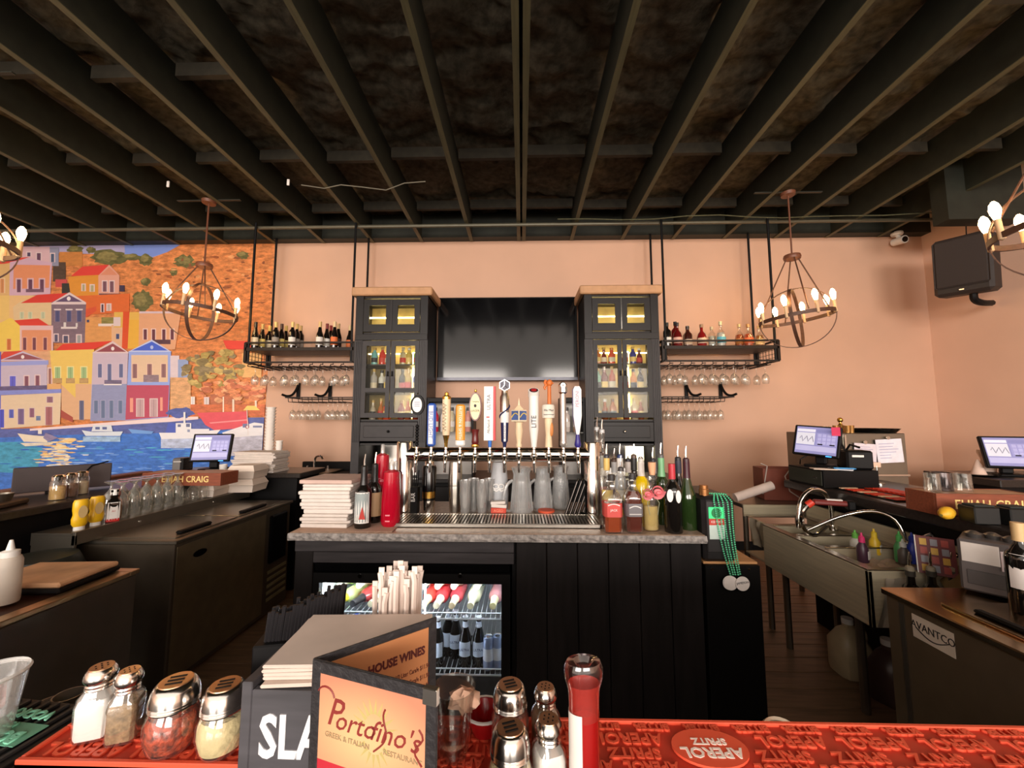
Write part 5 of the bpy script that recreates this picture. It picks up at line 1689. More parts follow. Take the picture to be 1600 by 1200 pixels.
# upturned goblets and wine glasses
gob = [(0, .002), (.034, 0), (.035, .002), (.032, .09), (.026, .125), (.008, .14), (.006, .16), (.03, .172), (.031, .175), (0, .175)]
gobm = MB().lathe([(.036, 0), (.0355, 0), (.037, .06), (.032, .1), (.012, .122), (.006, .13), (.0055, .145), (.03, .158), (.032, .162), (0, .160)], 18).mesh('goblet', glass('goblet_glass', (240, 240, 232), .8, .07, highlight_mix=.14))
k = 0
for r in range(2):
    for i in range(6):
        yy = 2.44 + i * .08 + r * .02
        o = put('goblet', gobm, None, (-2.47 - r * .088, yy, SZ + .0005))
        o.scale = (1.06, 1.06, 1.4)
        tag(o, f'upturned clear goblet, {ORD[i]} from the camera in the {("front", "rear")[r]} row on drain shelf', 'glass', 'upturned goblets on the left drain shelf')
wgm = MB().lathe([(.031, 0), (.030, 0), (.038, .035), (.037, .065), (.028, .095), (.006, .115), (.004, .125), (.004, .195), (.008, .2), (.034, .205), (.034, .208), (0, .207)], 18).mesh('wine_glass', GLASSW)
for i in range(5):
    o = put('wine_glass', wgm, None, (-2.475 - (i % 2) * .09, 2.90 + i * .045, SZ + .0005))
    tag(o, f'upturned wine glass on drain shelf, {ORD[i]} from camera next to the takeout boxes', 'glass', 'upturned wine glasses on the left drain shelf')


# mustard, sauce bottles
def mustard(loc, label, rz):
    t = thing('mustard_bottle', label, 'bottle', loc, rz, 'yellow mustard bottles')
    MB().lathe([(0, .02), (.026, .02), (.034, .035), (.036, .06), (.030, .085), (.034, .11), (.034, .15), (.028, .165), (0, .168)], 20, ys=.7).build('body', c('mustard_yellow', (236, 186, 30), .35), t)
    MB().lathe([(0, 0), (.024, 0), (.024, .02), (0, .021)], 16, ys=.8).build('cap', WHITE, t)
    MB().prism(ell(.019, .034, .1, 18), -.0265, -.0245).build('oval_label', c('mustard_label', (206, 176, 120), .6), t)


mustard(onshelf(131, 828), 'yellow mustard squeeze bottle standing on its cap, nearest the camera', R(70))
mustard((-2.47, onshelf(131, 828)[1] + .095, SZ + .0005), 'yellow mustard squeeze bottle standing on its cap, beside the steak sauce', R(70))
p = onshelf(176, 826)
bottle('sauce_bottle', 'brown steak sauce bottle with white cap and red based label', (-2.455, onshelf(131, 828)[1] + .175, SZ + .0005), 'square', .19, .03, 'dark', labels=((.08, .62, (232, 228, 224), 170), (.03, .12, (196, 40, 36), 200)), cap=(236, 234, 230), capfrac=.83, word='A1', wcol=(190, 40, 36), rz=R(52))
bottle('sauce_bottle', 'small orange hot sauce bottle with red and yellow cap', (-2.50, onshelf(131, 828)[1] + .235, SZ + .0005), 'liquor', .18, .026, (190, 90, 40), labels=((.1, .5, (206, 150, 90), 170),), cap=(206, 60, 40), capfrac=.8, rz=R(52))


# takeout boxes
def clamshell(loc, label, rz, s=1.0, n=1):
    t = thing('takeout_box', label, 'box', loc, rz, 'white foam takeout boxes')
    foamm = c('white_foam', (238, 222, 208), .7, var=.03)
    w, h = .115 * s, .055 * s
    M = Matrix.Identity(4)
    MB().lathe([(0, 0), (w * 1.28, 0), (w * 1.41, h), (w * 1.45, h + .004), (0, h + .004)], 4, M=M).build('tray', foamm, t)
    MB().lathe([(0, 2 * h), (w * 1.15, 2 * h), (w * 1.41, h + .012), (w * 1.45, h + .006), (0, h + .006)], 4, M=M).build('lid', foamm, t)


for i, (px, yy, z, w) in enumerate(((-2.36, 3.42, 0, 'lower box of the far pair'), (-2.36, 3.42, .112, 'upper box of the far pair'), (-2.52, 3.2, 0, 'lower box of the near pair behind wine glasses'), (-2.52, 3.2, .098, 'upper box of the near pair behind wine glasses'))):
    clamshell((px, yy, SZ + .007 + z), f'white foam takeout box, {w}', R(4 + i), .98 if i < 2 else .86)

# on the left bar top
TZ = LZB + .0005
# terminal


def pos_terminal(loc, rz, label, s=1.0, lean=R(-14), hc=.20, tilt=0):
    t = thing('pos_terminal', label, 'terminal', loc, rz, 'touch screen tills')
    MB().box(-.10 * s, .10 * s, -.02, .16 * s, 0, .018, .006).build('base', BLACK, t)
    MB().box(-.04 * s, .04 * s, .06, .10, .015, hc - .03 * s, .01).build('stand', BLACK, t)
    M = Matrix.Translation((0, 0, hc)) @ Matrix.Rotation(lean, 4, 'X') @ Matrix.Rotation(tilt, 4, 'Y')
    h = MB().box(-.17 * s, .17 * s, 0, .03, -.135 * s, .135 * s, .006, M=M).build('screen_housing', BLACK, t)
    MB().box(-.15 * s, .15 * s, -.003, .0, -.118 * s, .12 * s, M=M).build('screen', mat('screen_light', (120, 118, 160), .4, emit=.5, var=.03), h)
    for (a, b, c0_, d, nm, cc) in ((-.145, -.01, .075, .1, 'panel', (206, 206, 220)), (.0, .145, .075, .1, 'panel', (120, 120, 168)), (-.145, -.01, -.04, .068, 'panel', (200, 200, 212)), (.0, .145, -.04, .068, 'panel', (140, 138, 186)), (-.145, .145, -.095, -.05, 'panel', (170, 168, 206))):
        MB().box(a * s, b * s, -.0045, -.003, c0_ * s, d * s, M=M).build(nm, mat('screen_%d_%d_%d' % cc, cc, .4, emit=.3, var=.03), h)
    for i in range(4):
        for j in range(3):
            MB().box((.012 + i * .033) * s, (.037 + i * .033) * s, -.0055, -.0045, (-.03 + j * .033) * s, (-.004 + j * .033) * s, M=M).build('screen_key', mat('screen_key', (160, 158, 200), .4, emit=.3), h)
    MB().tube([M @ Vector((-.12 * s + .013 * s * k, -.0058, (.012 + .028 * math.sin(k * 2.1)) * s)) for k in range(9)], .002, 4).build('screen_logo', mat('screen_grey', (120, 118, 150), .5), h)
    for a in (.10, .015):
        MB().box(a * s, (a + .035) * s, -.0062, -.0056, -.036 * s, -.026 * s, M=M).build('screen_button', BLACK, h)
    MB().box(.08 * s, .12 * s, -.002, .0, -.132 * s, -.125 * s, M=M).build('status_light', mat('blue_led', (60, 140, 255), .4, emit=2.0), h)
    return t


p = aY(328, 732, 3.72)
pos_terminal((p.x, 3.72, TZ), R(14), 'touch screen till with angled display on the left bar in front of mural', .98, hc=.215)
t = thing('receipt_printer', 'small grey receipt printer left of the till on left bar', 'printer', (aY(284, 726, 3.72).x, 3.72, TZ), R(10))
MB().box(-.05, .05, -.06, .08, 0, .12, .012).build('body', c('printer_grey', (110, 106, 104), .5), t)
MB().box(-.035, .03, -.062, -.058, .085, .09).build('paper_slot', WHITE, t)
MB().box(.02, .05, -.061, .08, .0, .118, .002).build('dark_side', BLACK, t)
# wooden crate with lettering
x0, x1 = aY(222, 745, 2.86).x, aY(345, 745, 2.86).x


def crate(loc, w, d, h, rz, label, s):
    t = thing('wooden_crate', label, 'crate', loc, rz, 'brown lettered wooden crates')
    MB().box(0, w, 0, .012, 0, h, .001).build('front_board', c('crate_red_brown', (130, 66, 42), .5, var=.2, stretch=(1, 8, 8)), t)
    MB().box(0, w, d - .012, d, 0, h, .001).build('back_board', _mats['crate_red_brown'], t)
    MB().box(0, .012, .012, d - .012, 0, h, .001).build('side_board', _mats['crate_red_brown'], t)
    MB().box(w - .012, w, .012, d - .012, 0, h, .001).build('side_board', _mats['crate_red_brown'], t)
    MB().box(.012, w - .012, .012, d - .012, h - .012, h - .002).build('top_board', c('crate_top', (190, 150, 116), .5, var=.15), t)
    text('ELIJAH CRAIG', s, c('crate_gold_ink', (236, 206, 130), .6), t, (w * .55, -.0006, h * .5), sx=.92, bold=.0008)
    return t


crate((x0, 2.86, TZ), x1 - x0, .18, .09, 0, 'brown wooden crate with pale lettering in front of the left till', .062)
# items on top of it
p = aY(400, 735, 2.95)
t = thing('paper_bag_stack', 'pile of folded white paper takeout bags on the far end of left bar', 'bags', (aY(408, 735, 3.7).x, 3.7, TZ))
for k in range(16):
    w_ = .19 + random.uniform(-.012, .012)
    MB().box(-w_, w_, -.12, .12, k * .0115, k * .0115 + .0105, .003).build('paper_bag', PAPER, t, (random.uniform(-.012, .012), random.uniform(-.01, .01), 0), (0, random.uniform(-.012, .012), random.uniform(-.06, .06)))
# tall cup columns
cupc = c('foam_cup', (240, 232, 224), .6, var=.03)
x = aY(421, 690, 3.9).x
zt_ = aY(421, 634, 3.9).z
t = thing('cup_column', 'tall column of nested white foam cups behind the paper bags', 'cups', (x, 3.9, TZ), group='columns of nested white cups')
n = int((zt_ - TZ) / .03)
for k in range(n):
    MB().lathe([(.034, 0), (.046, .028), (.048, .028), (.048, .031), (.046, .031)] if k else [(0, 0), (.034, 0), (.046, .028), (.048, .028), (.048, .031), (.046, .031)], 18).build('cup', cupc, t, (0, 0, k * .03))
x = aY(436, 700, 3.92).x
t = thing('cup_column', 'short column of nested white foam cups at the mural edge', 'cups', (x, 3.92, TZ), group='columns of nested white cups')
for k in range(int((aY(436, 688, 3.92).z - TZ) / .03)):
    MB().lathe([(0, 0), (.026, 0), (.033, .028), (.035, .028), (.035, .031), (.033, .031)], 16).build('cup', cupc, t, (0, 0, k * .03))
o = tumbler('sugar_cup', 'small white cup beside the left till', (aY(352, 722, 3.64).x, 3.62, TZ), .07, .026, .032, 'cup', WHITE)
t = thing('serving_tray', 'black tray with papers in front of the till on left bar', 'tray', (-2.82, 3.22, TZ), .1)
MB().lathe([(0, 0), (.13, 0), (.16, .02), (.155, .02), (.125, .006), (0, .006)], 26).build('dish', BLACKG, t)
MB().box(-.08, .06, -.05, .04, .008, .014, .001).build('paper', PAPER, t, rot=(0, 0, .4))
# steel sink with tap against the back wall
t = thing('hand_sink', 'steel hand sink with curved tap on the wall behind the napkins', 'sink', (aY(492, 770, 4.5).x, 4.5, .905))
MB().box(-.22, .22, -.2, .2, 0, .02, .004).box(-.2, .2, -.18, .18, .02, .022).build('basin', STEELD, t)
MB().tube([(-.08, .12, .02), (-.08, .12, .12), (-.05, .1, .17), (.02, .06, .18), (.05, .04, .15)], .012, 8).build('spout', CHROME, t)
for s in (-1, 1):
    MB().lathe([(0, .02), (.016, .02), (.014, .06), (0, .062)], 10, ctr=(s * .12 - .05, .14, 0)).build('valve', CHROME, t)
# shakers of sugar on the bar edge
for i, (px, cc, w) in enumerate(((122, (214, 176, 110), 'tan sugar'), (136, (120, 86, 66), 'brown spice'), (149, (206, 190, 160), 'pale sugar'))):
    p = aY(px, 785, 2.45)
    t = thing('spice_jar', f'glass jar of {w} with steel lid on the left bar edge', 'jar', (LBX - .12 - .03 * i, 2.35 + i * .09, TZ), group='jars on the left bar')
    MB().lathe([(0, 0), (.036, 0), (.038, .01), (.036, .1), (.03, .115), (0, .115)], 18).build('jar', GLASS, t)
    MB().lathe([(0, .004), (.034, .004), (.034, .08), (0, .085)], 16).build('contents', c('jar_%d' % i, cc, .8, var=.2), t)
    MB().lathe([(0, .115), (.031, .115), (.031, .135), (.02, .145), (0, .145)], 16).build('lid', CHROME, t)
# dark till drawer and boxes at the far left of the bar
t = thing('monitor_back', 'dark flat panel standing on the left bar in front of the mural water', 'screen', (-3.05, 2.62, TZ), R(50))
MB().box(-.22, .22, 0, .02, .01, .17, .004).build('panel', c('panel_dark', (58, 46, 46), .5), t)
MB().box(-.08, .08, -.05, .07, 0, .012, .003).build('foot', BLACK, t)
MB().tube([(.1, -.02, .02), (.05, -.06, .06), (.12, -.02, .16), (.2, .03, .18)], .005, 6).build('cable', BLACK, t)
t = thing('bar_tool_tray', 'clutter tray with dark dishes on the left bar', 'tray', (-2.92, 2.12, TZ), R(20))
MB().box(-.14, .14, -.1, .1, 0, .03, .008).build('tray', c('tray_brown', (66, 48, 36), .5), t)
MB().lathe([(0, .03), (.05, .03), (.07, .06), (.065, .06), (.045, .035), (0, .035)], 18, ctr=(-.05, 0, 0)).build('dish', c('dish_olive', (96, 86, 50), .4), t)
MB().lathe([(0, .03), (.04, .03), (.05, .07), (.045, .07), (.036, .035), (0, .035)], 18, ctr=(.07, .01, 0)).build('dish', STEELD, t)
# straw holder
p = aY(22, 808, 1.83)
t = thing('straw_caddy', 'clear straw caddy full of wrapped straws at the far left bar edge', 'caddy', (LBX - .10, 1.86, TZ), R(45))
MB().box(-.075, .075, -.06, .06, 0, .10, .004).build('box', c('caddy_dark', (50, 44, 46), .4), t)
q = MB().box(-.05, .03, -.0615, -.06, .02, .075).build('label', c('caddy_label', (150, 60, 40), .6), t)
text('BAR', .03, wink, q, (-.01, -.062, .062))
for k in range(26):
    a, b = random.uniform(-.06, .06), random.uniform(-.045, .045)
    MB().tube([(a, b, .03), (a * 1.25 + random.uniform(-.01, .01), b * 1.2, random.uniform(.19, .215))], .006, 6).build('wrapped_straw', PAPER, t)
# round dark tub under the bar edge
t = thing('dark_tub', 'round dark green tub under the left bar behind the ice bin', 'tub', (-2.42, 2.0, .62))
MB().lathe([(0, 0), (.16, 0), (.18, .10), (.14, .19), (.0, .21)], 26).build('dome', c('dark_green_plastic', (24, 36, 34), .5), t)
MB().lathe([(.18, .09), (.19, .10), (.18, .11)], 26).build('rim', BLACK, t)
t = thing('under_shelf', 'dark steel shelf under the left bar carrying the tub and cartons', 'shelf', (0, 0, 0))
MB().box(-2.64, -2.2, 1.0, 2.13, .59, .619).build('deck', STEELD, t)
for yy in (1.05, 2.08):
    for xx in (-2.62, -2.24):
        MB().box(xx, xx + .03, yy, yy + .03, 0, .589).build('leg', STEELD, t)
o = MB().box(-.09, .09, -.06, .06, 0, .10, .003).box(-.09, -.03, -.07, -.06, .10, .101).build('carton', c('carton_tan', (196, 160, 120), .8), None, (-2.36, 1.68, .6195), (0, 0, .3))
tag(o, 'open tan carton on the under shelf beside the squeeze bottle', 'carton')

# near ice bin with board
IB = thing('ice_bin', 'near left black ice bin with steel rim', 'ice bin', (0, 0, 0))
ix1, iz = -1.745, .82
MB().box(-2.18, ix1, .8, 1.83, .03, iz - .02, .006).build('body', coolblk, IB)
b = MB()
b.box(-2.19, ix1 + .006, 1.79, 1.836, iz - .02, iz, .003); b.box(ix1 - .05, ix1 + .006, .8, 1.79, iz - .02, iz, .003); b.box(-2.19, -2.15, .8, 1.79, iz - .02, iz, .003)
b.build('rim', c('warm_steel', (196, 164, 126), .3, metal=.9), IB)
MB().box(-2.15, ix1 - .05, .8, 1.79, iz - .02, iz - .012).build('well_cover', c('bin_well', (70, 40, 28), .4), IB)
o = thing('cutting_board', 'worn tan cutting board lid lying on the left ice bin', 'cutting board', (-1.97, 1.67, iz + .022), R(4))
MB().box(-.17, .17, -.125, .125, 0, .02, .006).build('board', c('worn_board', (196, 150, 112), .5, var=.3, scale=7), o)
MB().box(-.175, .175, -.13, .13, -.02, .0, .006).build('lid_edge', BLACK, o)
# squeeze bottle
p = aZ(18, 938, iz)
t = thing('squeeze_bottle', 'clear white squeeze bottle with pointed tip and tan sauce on ice bin', 'bottle', (p.x - .0, p.y - .02, iz - .0), 0)
MB().lathe([(0, 0), (.036, 0), (.038, .01), (.036, .15), (.03, .165), (0, .165)], 22).build('body', mat('cloudy_plastic', (226, 214, 200), .5, alpha=.8), t)
MB().lathe([(0, .003), (.0345, .003), (.0345, .05), (0, .052)], 20).build('sauce', c('tan_sauce', (166, 120, 60), .5), t)
MB().lathe([(0, .165), (.026, .165), (.026, .185), (.012, .19), (.005, .225), (0, .226)], 16).build('nozzle', WHITE, t)
# ================================================================== right arm of the bar
RZB = 1.03
RBX = 2.05
RB = thing('side_bar', 'right arm of the bar with thick dark granite top', 'counter', (0, 0, 0))
MB().box(RBX, 2.8, .7, 3.22, RZB - .06, RZB, .008).build('granite_top', granite, RB)
MB().box(RBX + .14, 2.66, .7, 3.15, 0, RZB - .061).build('bar_wall', BLACK, RB)
RT = RZB + .0005


def onbar(px, py):
    p = aZ(px, py, RZB)
    return p


# three compartment steel sink
sz = .77
SX = 1.66
SK = thing('bar_sink', 'long stainless steel underbar sink on legs at right', 'sink', (0, 0, 0))
sy0, sy1 = 2.02, 3.12
gst = c('sink_steel_warm', (204, 192, 164), .36, metal=.25, var=.1, stretch=(1, 1, 20), scale=4)
b = MB()
MB().box(SX, SX + .02, sy0, 2.86, sz - .26, sz, .003).build('front_panel', gst, SK)
MB().box(SX + .06, SX + .08, 2.86, sy1, sz - .18, sz - .01, .003).build('front_panel', gst, SK)
MB().box(SX, 2.16, sy0, sy0 + .02, sz - .26, sz, .003).build('end_panel', gst, SK)
MB().box(2.14, 2.16, sy0, sy1, sz - .26, sz + .10, .003).build('backsplash', gst, SK)
MB().box(SX + .02, 2.14, sy0 + .02, sy1, sz - .26, sz - .25).build('bowl_floor', gst, SK)
b = MB().box(SX, SX + .05, sy0, 2.86, sz, sz + .008, .002).box(2.09, 2.16, sy0, sy1, sz, sz + .008, .002)
for y_ in (sy0, 2.36, 2.60, 2.84, sy1 - .04):
    b.box(SX + .03, 2.1, y_, y_ + .035, sz, sz + .007, .002)
b.build('rim', STEEL, SK)
for y_ in (2.37, 2.61, 2.85):
    MB().box(SX + .02, 2.14, y_, y_ + .012, sz - .25, sz).build('divider', gst, SK)
for (x_, y_) in ((SX + .10, sy0 + .2), (SX + .10, 2.80), (2.08, sy0 + .2), (2.08, 2.80), (SX + .14, 3.05)):
    MB().tube([(x_, y_, sz - .25), (x_, y_, 0)], .02, 8).build('leg', STEELD, SK)
iceb = MB()
vs, fs = [], []
for j in range(15):
    for i in range(15):
        vs.append((SX + .06 + i * .029, sy0 + .05 + j * .021, sz - .06 + random.uniform(-.012, .012)))
for j in range(14):
    for i in range(14):
        a = j * 15 + i
        fs.append((a, a + 1, a + 16, a + 15))
o = MB().add(vs, fs).build('crushed_ice', c('pale_ice', (206, 176, 150), .3, var=.15, scale=50))
o['kind'] = 'stuff'
tag(o, 'crushed ice filling the near bowl of the steel sink', 'ice')
# taps
t = thing('sink_faucet', 'tall arched steel faucet at the far bowl of the sink', 'faucet', (2.03, 2.72, sz + .008))
MB().lathe([(0, 0), (.03, 0), (.028, .03), (0, .03)], 16).build('base', CHROME, t)
MB().tube([(0, 0, .02), (0, 0, .16), (-.04, 0, .24), (-.12, -.01, .26), (-.2, -.02, .2), (-.235, -.03, .08), (-.24, -.03, .02)], .014, 10).build('spout', CHROME, t)
t = thing('sink_faucet', 'long swivel steel faucet reaching over the near bowls', 'faucet', (2.10, 2.28, sz + .008))
MB().lathe([(0, 0), (.028, 0), (.026, .05), (0, .05)], 16).build('base', CHROME, t)
MB().tube([(0, 0, .03), (-.02, .04, .16), (-.08, .12, .19), (-.2, .2, .14), (-.34, .28, .04)], .010, 10).build('spout', CHROME, t)
MB().tube([(0, 0, .05), (.01, -.12, .13), (.0, -.25, .06)], .009, 8).build('hose', CHROME, t)
# soda gun
t = thing('soda_gun', 'red handled soda gun resting under the bar edge over the sink', 'soda gun', (1.9, 2.55, sz + .2), R(-20))
MB().box(-.09, .09, -.02, .02, .0, .03, .008).build('handle', c('dark_red_plastic', (120, 40, 36), .45), t)
MB().box(-.02, .06, -.015, .015, .03, .038, .002).build('button_pad', WHITE, t)
MB().cyl((-.09, 0, .015), (-.12, 0, -.01), .02, .022, 12).build('collar', c('orange_red_collar', (216, 60, 40), .45), t)
MB().tube([(-.115, 0, -.01), (-.15, .0, -.07), (-.14, .01, -.16), (-.08, .04, -.2), (.0, .1, -.15)], .012, 8).build('flex_hose', CHROME, t)
MB().box(.08, .12, -.03, .03, -.02, .035, .006).build('holster', BLACK, t)
# rags
o = MB()
vs, fs = [], []
for j in range(8):
    for i in range(6):
        vs.append((SX - .004 - .012 * math.sin(i * 1.4 + j * .5), 2.88 + i * .022 + .006 * math.sin(j), sz + .015 - j * .025 - .004 * math.sin(i * 2)))
for j in range(7):
    for i in range(5):
        a = j * 6 + i
        fs.append((a, a + 1, a + 7, a + 6))
vs2 = [(x + .006, y, z) for x, y, z in vs]
n0 = len(vs)
fs2 = [tuple(k + n0 for k in f)[::-1] for f in fs]
o = MB().add(vs + vs2, fs + fs2, True).build('bar_rag', c('grey_rag', (150, 138, 118), .9), None)
tag(o, 'grey rag hanging over the far corner of the steel sink', 'rag')
vs = []
fs = []
for j in range(9):
    for i in range(5):
        vs.append((1.735 + i * .03 - j * .007, sy0 - .006 - .010 * math.sin(i * 1.7 + j * .4), sz - .03 - j * .028))
for j in range(8):
    for i in range(4):
        a = j * 5 + i
        fs.append((a, a + 1, a + 6, a + 5))
vs2 = [(x, y - .004, z) for x, y, z in vs]
fs2 = [tuple(k + len(vs) for k in f)[::-1] for f in fs]
o = MB().add(vs + vs2, fs + fs2, True).build('bar_rag', c('pale_rag', (176, 164, 146), .9), None)
tag(o, 'pale towel hanging down on the near end of the sink', 'rag')

# speed bottles with coloured tops standing in the sink rail
for i, (px, py, top, bc, cc, w) in enumerate(((1338, 866, 828, (226, 226, 216), (120, 206, 90), 'white mixer bottle with lime green cap'), (1349, 878, 832, (70, 44, 60), (226, 60, 120), 'dark mixer bottle with hot pink cap'), (1368, 866, 826, (236, 196, 50), (240, 206, 60), 'bright yellow mixer bottle'), (1408, 878, 830, (70, 150, 90), (90, 190, 100), 'green mixer bottle'), (1413, 880, 842, (90, 84, 80), (226, 230, 226), 'grey mixer bottle with white cap'), (1428, 880, 832, (50, 70, 190), (40, 60, 170), 'blue mixer bottle'))):
    p = aZ(px, py, sz - .04)
    h = round(aY(px, top, p.y).z - p.z, 3)
    t = thing('mixer_bottle', f'{w} standing in the ice at the sink', 'bottle', (p.x, p.y, p.z), R(35), group='coloured mixer bottles in the sink')
    MB().lathe([(0, 0), (.024, 0), (.026, .006), (.026, h * .5), (.012, h * .68), (0, h * .68)], 16).build('body', c('mix_%d' % i, bc, .35), t)
    MB().lathe([(0, h * .66), (.015, h * .67), (.014, h * .85), (.006, h * .9), (.004, h), (0, h)], 12).build('spout_cap', c('mixcap_%d' % i, cc, .35), t)
    MB().box(-.015, .015, -.0285, -.0255, h * .12, h * .4, .001).build('label', WHITE, t)
# clear bottle necks of the speed rail at the near end
RL = thing('speed_rail', 'dark bottle rail on the near end of the steel sink', 'rack', (1.74, sy0 - .11, sz - .2))
MB().box(.0, .42, 0, .004, 0, .12, .001).box(0, .42, .09, .094, 0, .12).box(0, .004, 0, .09, 0, .12).box(.416, .42, 0, .09, 0, .12).box(0, .42, 0, .09, 0, .004).build('tray', c('rail_dark', (34, 28, 24), .35, metal=.5), RL)
for i in range(4):
    bottle('liquor_bottle', f'dark speed rail bottle with steel pourer, {ORD[i]} from the sink end', (1.80 + i * .095, sy0 - .062, sz - .195), 'liquor', .22, .034, 'dark', cap=(60, 56, 50), pour=(150, 140, 120), capfrac=.9, group='speed rail bottles')
# framed dark red menu leaning, and scoop
p = aZ(1455, 862, .80)
t = thing('menu_card', 'dark red cocktail card with small yellow cards leaning behind the mixers', 'card', (1.94, 1.97, sz + .0), rot=(R(-12), 0, R(-38)))
MB().box(-.065, .065, 0, .008, 0, .17, .001).build('card', c('dark_red_card', (110, 34, 36), .5), t)
for r in range(4):
    for k in range(3):
        MB().box(-.052 + k * .036, -.028 + k * .036, -.002, .0, .012 + r * .039, .042 + r * .039).build('picture_square', c(('card_yellow', 'card_grey', 'card_red')[(r + k) % 3], ((226, 180, 70), (150, 150, 160), (176, 70, 60))[(r + k) % 3], .5), t)
MB().box(-.069, -.065, -.004, .01, 0, .17).build('edge_strip', WHITE, t)
t = thing('drain_board', 'olive steel board leaning across the near end of the sink', 'board', (1.93, 1.92, sz - .06), rot=(R(8), R(38), R(-30)))
MB().box(-.012, .012, -.12, .12, 0, .30, .003).build('panel', c('olive_steel', (150, 132, 90), .4, metal=.4), t)
MB().box(-.016, .016, -.125, .125, .295, .31, .003).build('folded_edge', STEELD, t)
# under the sink: jugs and a spray bottle
for i, (x_, y_, cc, w) in enumerate(((1.95, 2.55, (196, 176, 140), 'cloudy plastic jug on the floor under the sink'), (1.98, 2.32, (70, 50, 44), 'dark plastic jug on the floor under the near bowl'))):
    t = thing('plastic_jug', w, 'jug', (x_, y_, 0), .5 * i, group='jugs under the sink')
    MB().lathe([(0, 0), (.085, 0), (.09, .02), (.09, .17), (.05, .24), (.025, .26), (.025, .28), (0, .28)], 18, n=4).build('body', mat('jug_%d' % i, cc, .35, alpha=.9), t)
    MB().lathe([(0, .28), (.03, .28), (.03, .31), (0, .31)], 14).build('cap', WHITE, t)
    MB().tube([(.03, 0, .25), (.08, 0, .25), (.1, 0, .2), (.088, 0, .14)], .011, 8).build('handle', _mats['jug_%d' % i], t)
# small shelf with spray bottle between sink and cooler
t = thing('wire_shelf', 'small steel shelf with slanted front between sink and right cooler', 'shelf', (1.80, 1.80, .36))
MB().box(0, .3, 0, .18, 0, .012, .002).box(0, .3, -.004, 0, 0, .05).build('deck', STEELD, t)
for x_ in (.01, .28):
    for y_ in (.01, .16):
        MB().tube([(x_, y_, 0), (x_, y_, -.359)], .010, 6).build('leg', STEELD, t)
t = thing('spray_bottle', 'white green spray bottle on the small steel shelf beside the sink', 'bottle', (1.87, 1.88, .3725))
MB().lathe([(0, 0), (.04, 0), (.042, .01), (.042, .12), (.014, .17), (.012, .2), (0, .2)], 18).build('body', c('spray_green', (196, 206, 180), .4), t)
MB().box(-.05, .02, -.012, .012, .2, .235, .005).box(-.035, -.025, -.006, .006, .16, .2, .002).build('trigger_head', WHITE, t)

# far right corner behind the sink: brown bin, towel roll, low steel table
t = thing('work_table', 'low steel drain table at the far end of the sink', 'table', (0, 0, 0))
MB().box(1.74, 2.5, 3.25, 3.75, .80, .83, .004).build('top', STEELD, t)
MB().box(1.74, 2.5, 3.235, 3.25, .74, .83, .003).build('front_apron', gst, t)
for x_ in (1.78, 2.46):
    for y_ in (3.29, 3.7):
        MB().tube([(x_, y_, .8), (x_, y_, 0)], .02, 8).build('leg', STEELD, t)
p = aY(1212, 770, 3.55)
t = thing('plastic_crate', 'red brown plastic crate with cable on the far drain table', 'crate', (p.x, 3.5, .8305), R(-8))
MB().box(-.16, .16, -.1, -.085, 0, .26, .003).box(-.16, .16, .085, .1, 0, .26, .003).box(-.16, -.145, -.085, .085, 0, .26, .003).box(.145, .16, -.085, .085, 0, .26, .003).box(-.15, .15, -.09, .09, 0, .01).build('tub', c('red_brown_plastic', (120, 60, 44), .5), t)
MB().tube([(-.17, -.1, .05), (-.15, -.11, .18), (-.13, -.11, .28), (-.17, -.09, .3)], .005, 6).tube([(.06, -.105, .28), (.0, -.112, .2), (.03, -.112, .08), (.1, -.108, .03)], .005, 6).build('cable', c('pale_cord', (176, 160, 150), .6), t)
o = MB().cyl((-.15, 0, 0), (.15, 0, .10), .035, .035, 18).build('paper_roll', c('roll_white', (226, 206, 196), .7), None, (aY(1178, 780, 3.32).x, 3.32, .868))
tag(o, 'white paper roll leaning on the far drain table', 'roll')

# ------------------------------------------------------------------ on the right bar
p0 = aY(1222, 735, 2.95)
t = thing('cash_drawer', 'black cash drawer under the right till', 'cash drawer', (2.055, 2.80, RT), 0)
MB().box(0, .37, 0, .36, 0, .12, .004).build('box', BLACK, t)
MB().box(-.006, .0, .012, .35, .012, .11, .003).build('drawer_front', c('drawer_green', (46, 48, 40), .4), t)
MB().box(-.010, -.005, .06, .09, .055, .067, .002).build('lock', CHROME, t)
z_ = RT + .1205
tt = pos_terminal((2.165, 3.0, z_), R(-52), 'touch screen till with pink note on the right bar cash drawer', .84, R(-16), hc=.19, tilt=R(4))
MB().box(.10, .15, -.016, -.012, .23, .29).build('sticky_note', c('pink_note', (236, 70, 110), .6), tt)
MB().tube([(-.05, .02, .09), (-.1, -.02, .05), (-.12, .03, .01)], .004, 6).tube([(.12, .05, .22), (.17, .02, .1), (.22, .05, .02)], .006, 6).build('cable', BLACK, tt)
t = thing('receipt_printer', 'black receipt printer beside the right till on cash drawer', 'printer', (2.345, 2.9, z_), R(-12))
MB().box(-.07, .09, -.06, .08, 0, .13, .012).build('body', BLACK, t)
MB().box(-.04, .03, -.064, -.058, .085, .10, .001).build('badge', WHITE, t)
MB().tube([(-.06, .0, .1), (-.03, -.03, .17), (.03, -.02, .15)], .008, 6).build('cover_arch', BLACKG, t)
for i, (dx, dy, cc, w) in enumerate(((-.06, -.06, (236, 216, 196), 'cream'), (.1, -.1, (226, 230, 236), 'white'))):
    o = MB().box(-.07, .07, -.04, .04, 0, .006, .001).build('note_pad', c('pad_%d' % i, cc, .7), None, (2.14 + dx * .6, 2.9 + dy * .6, z_), (0, 0, -.3 - i * .4))
    tag(o, f'{w} paper pad lying on the right cash drawer', 'paper')
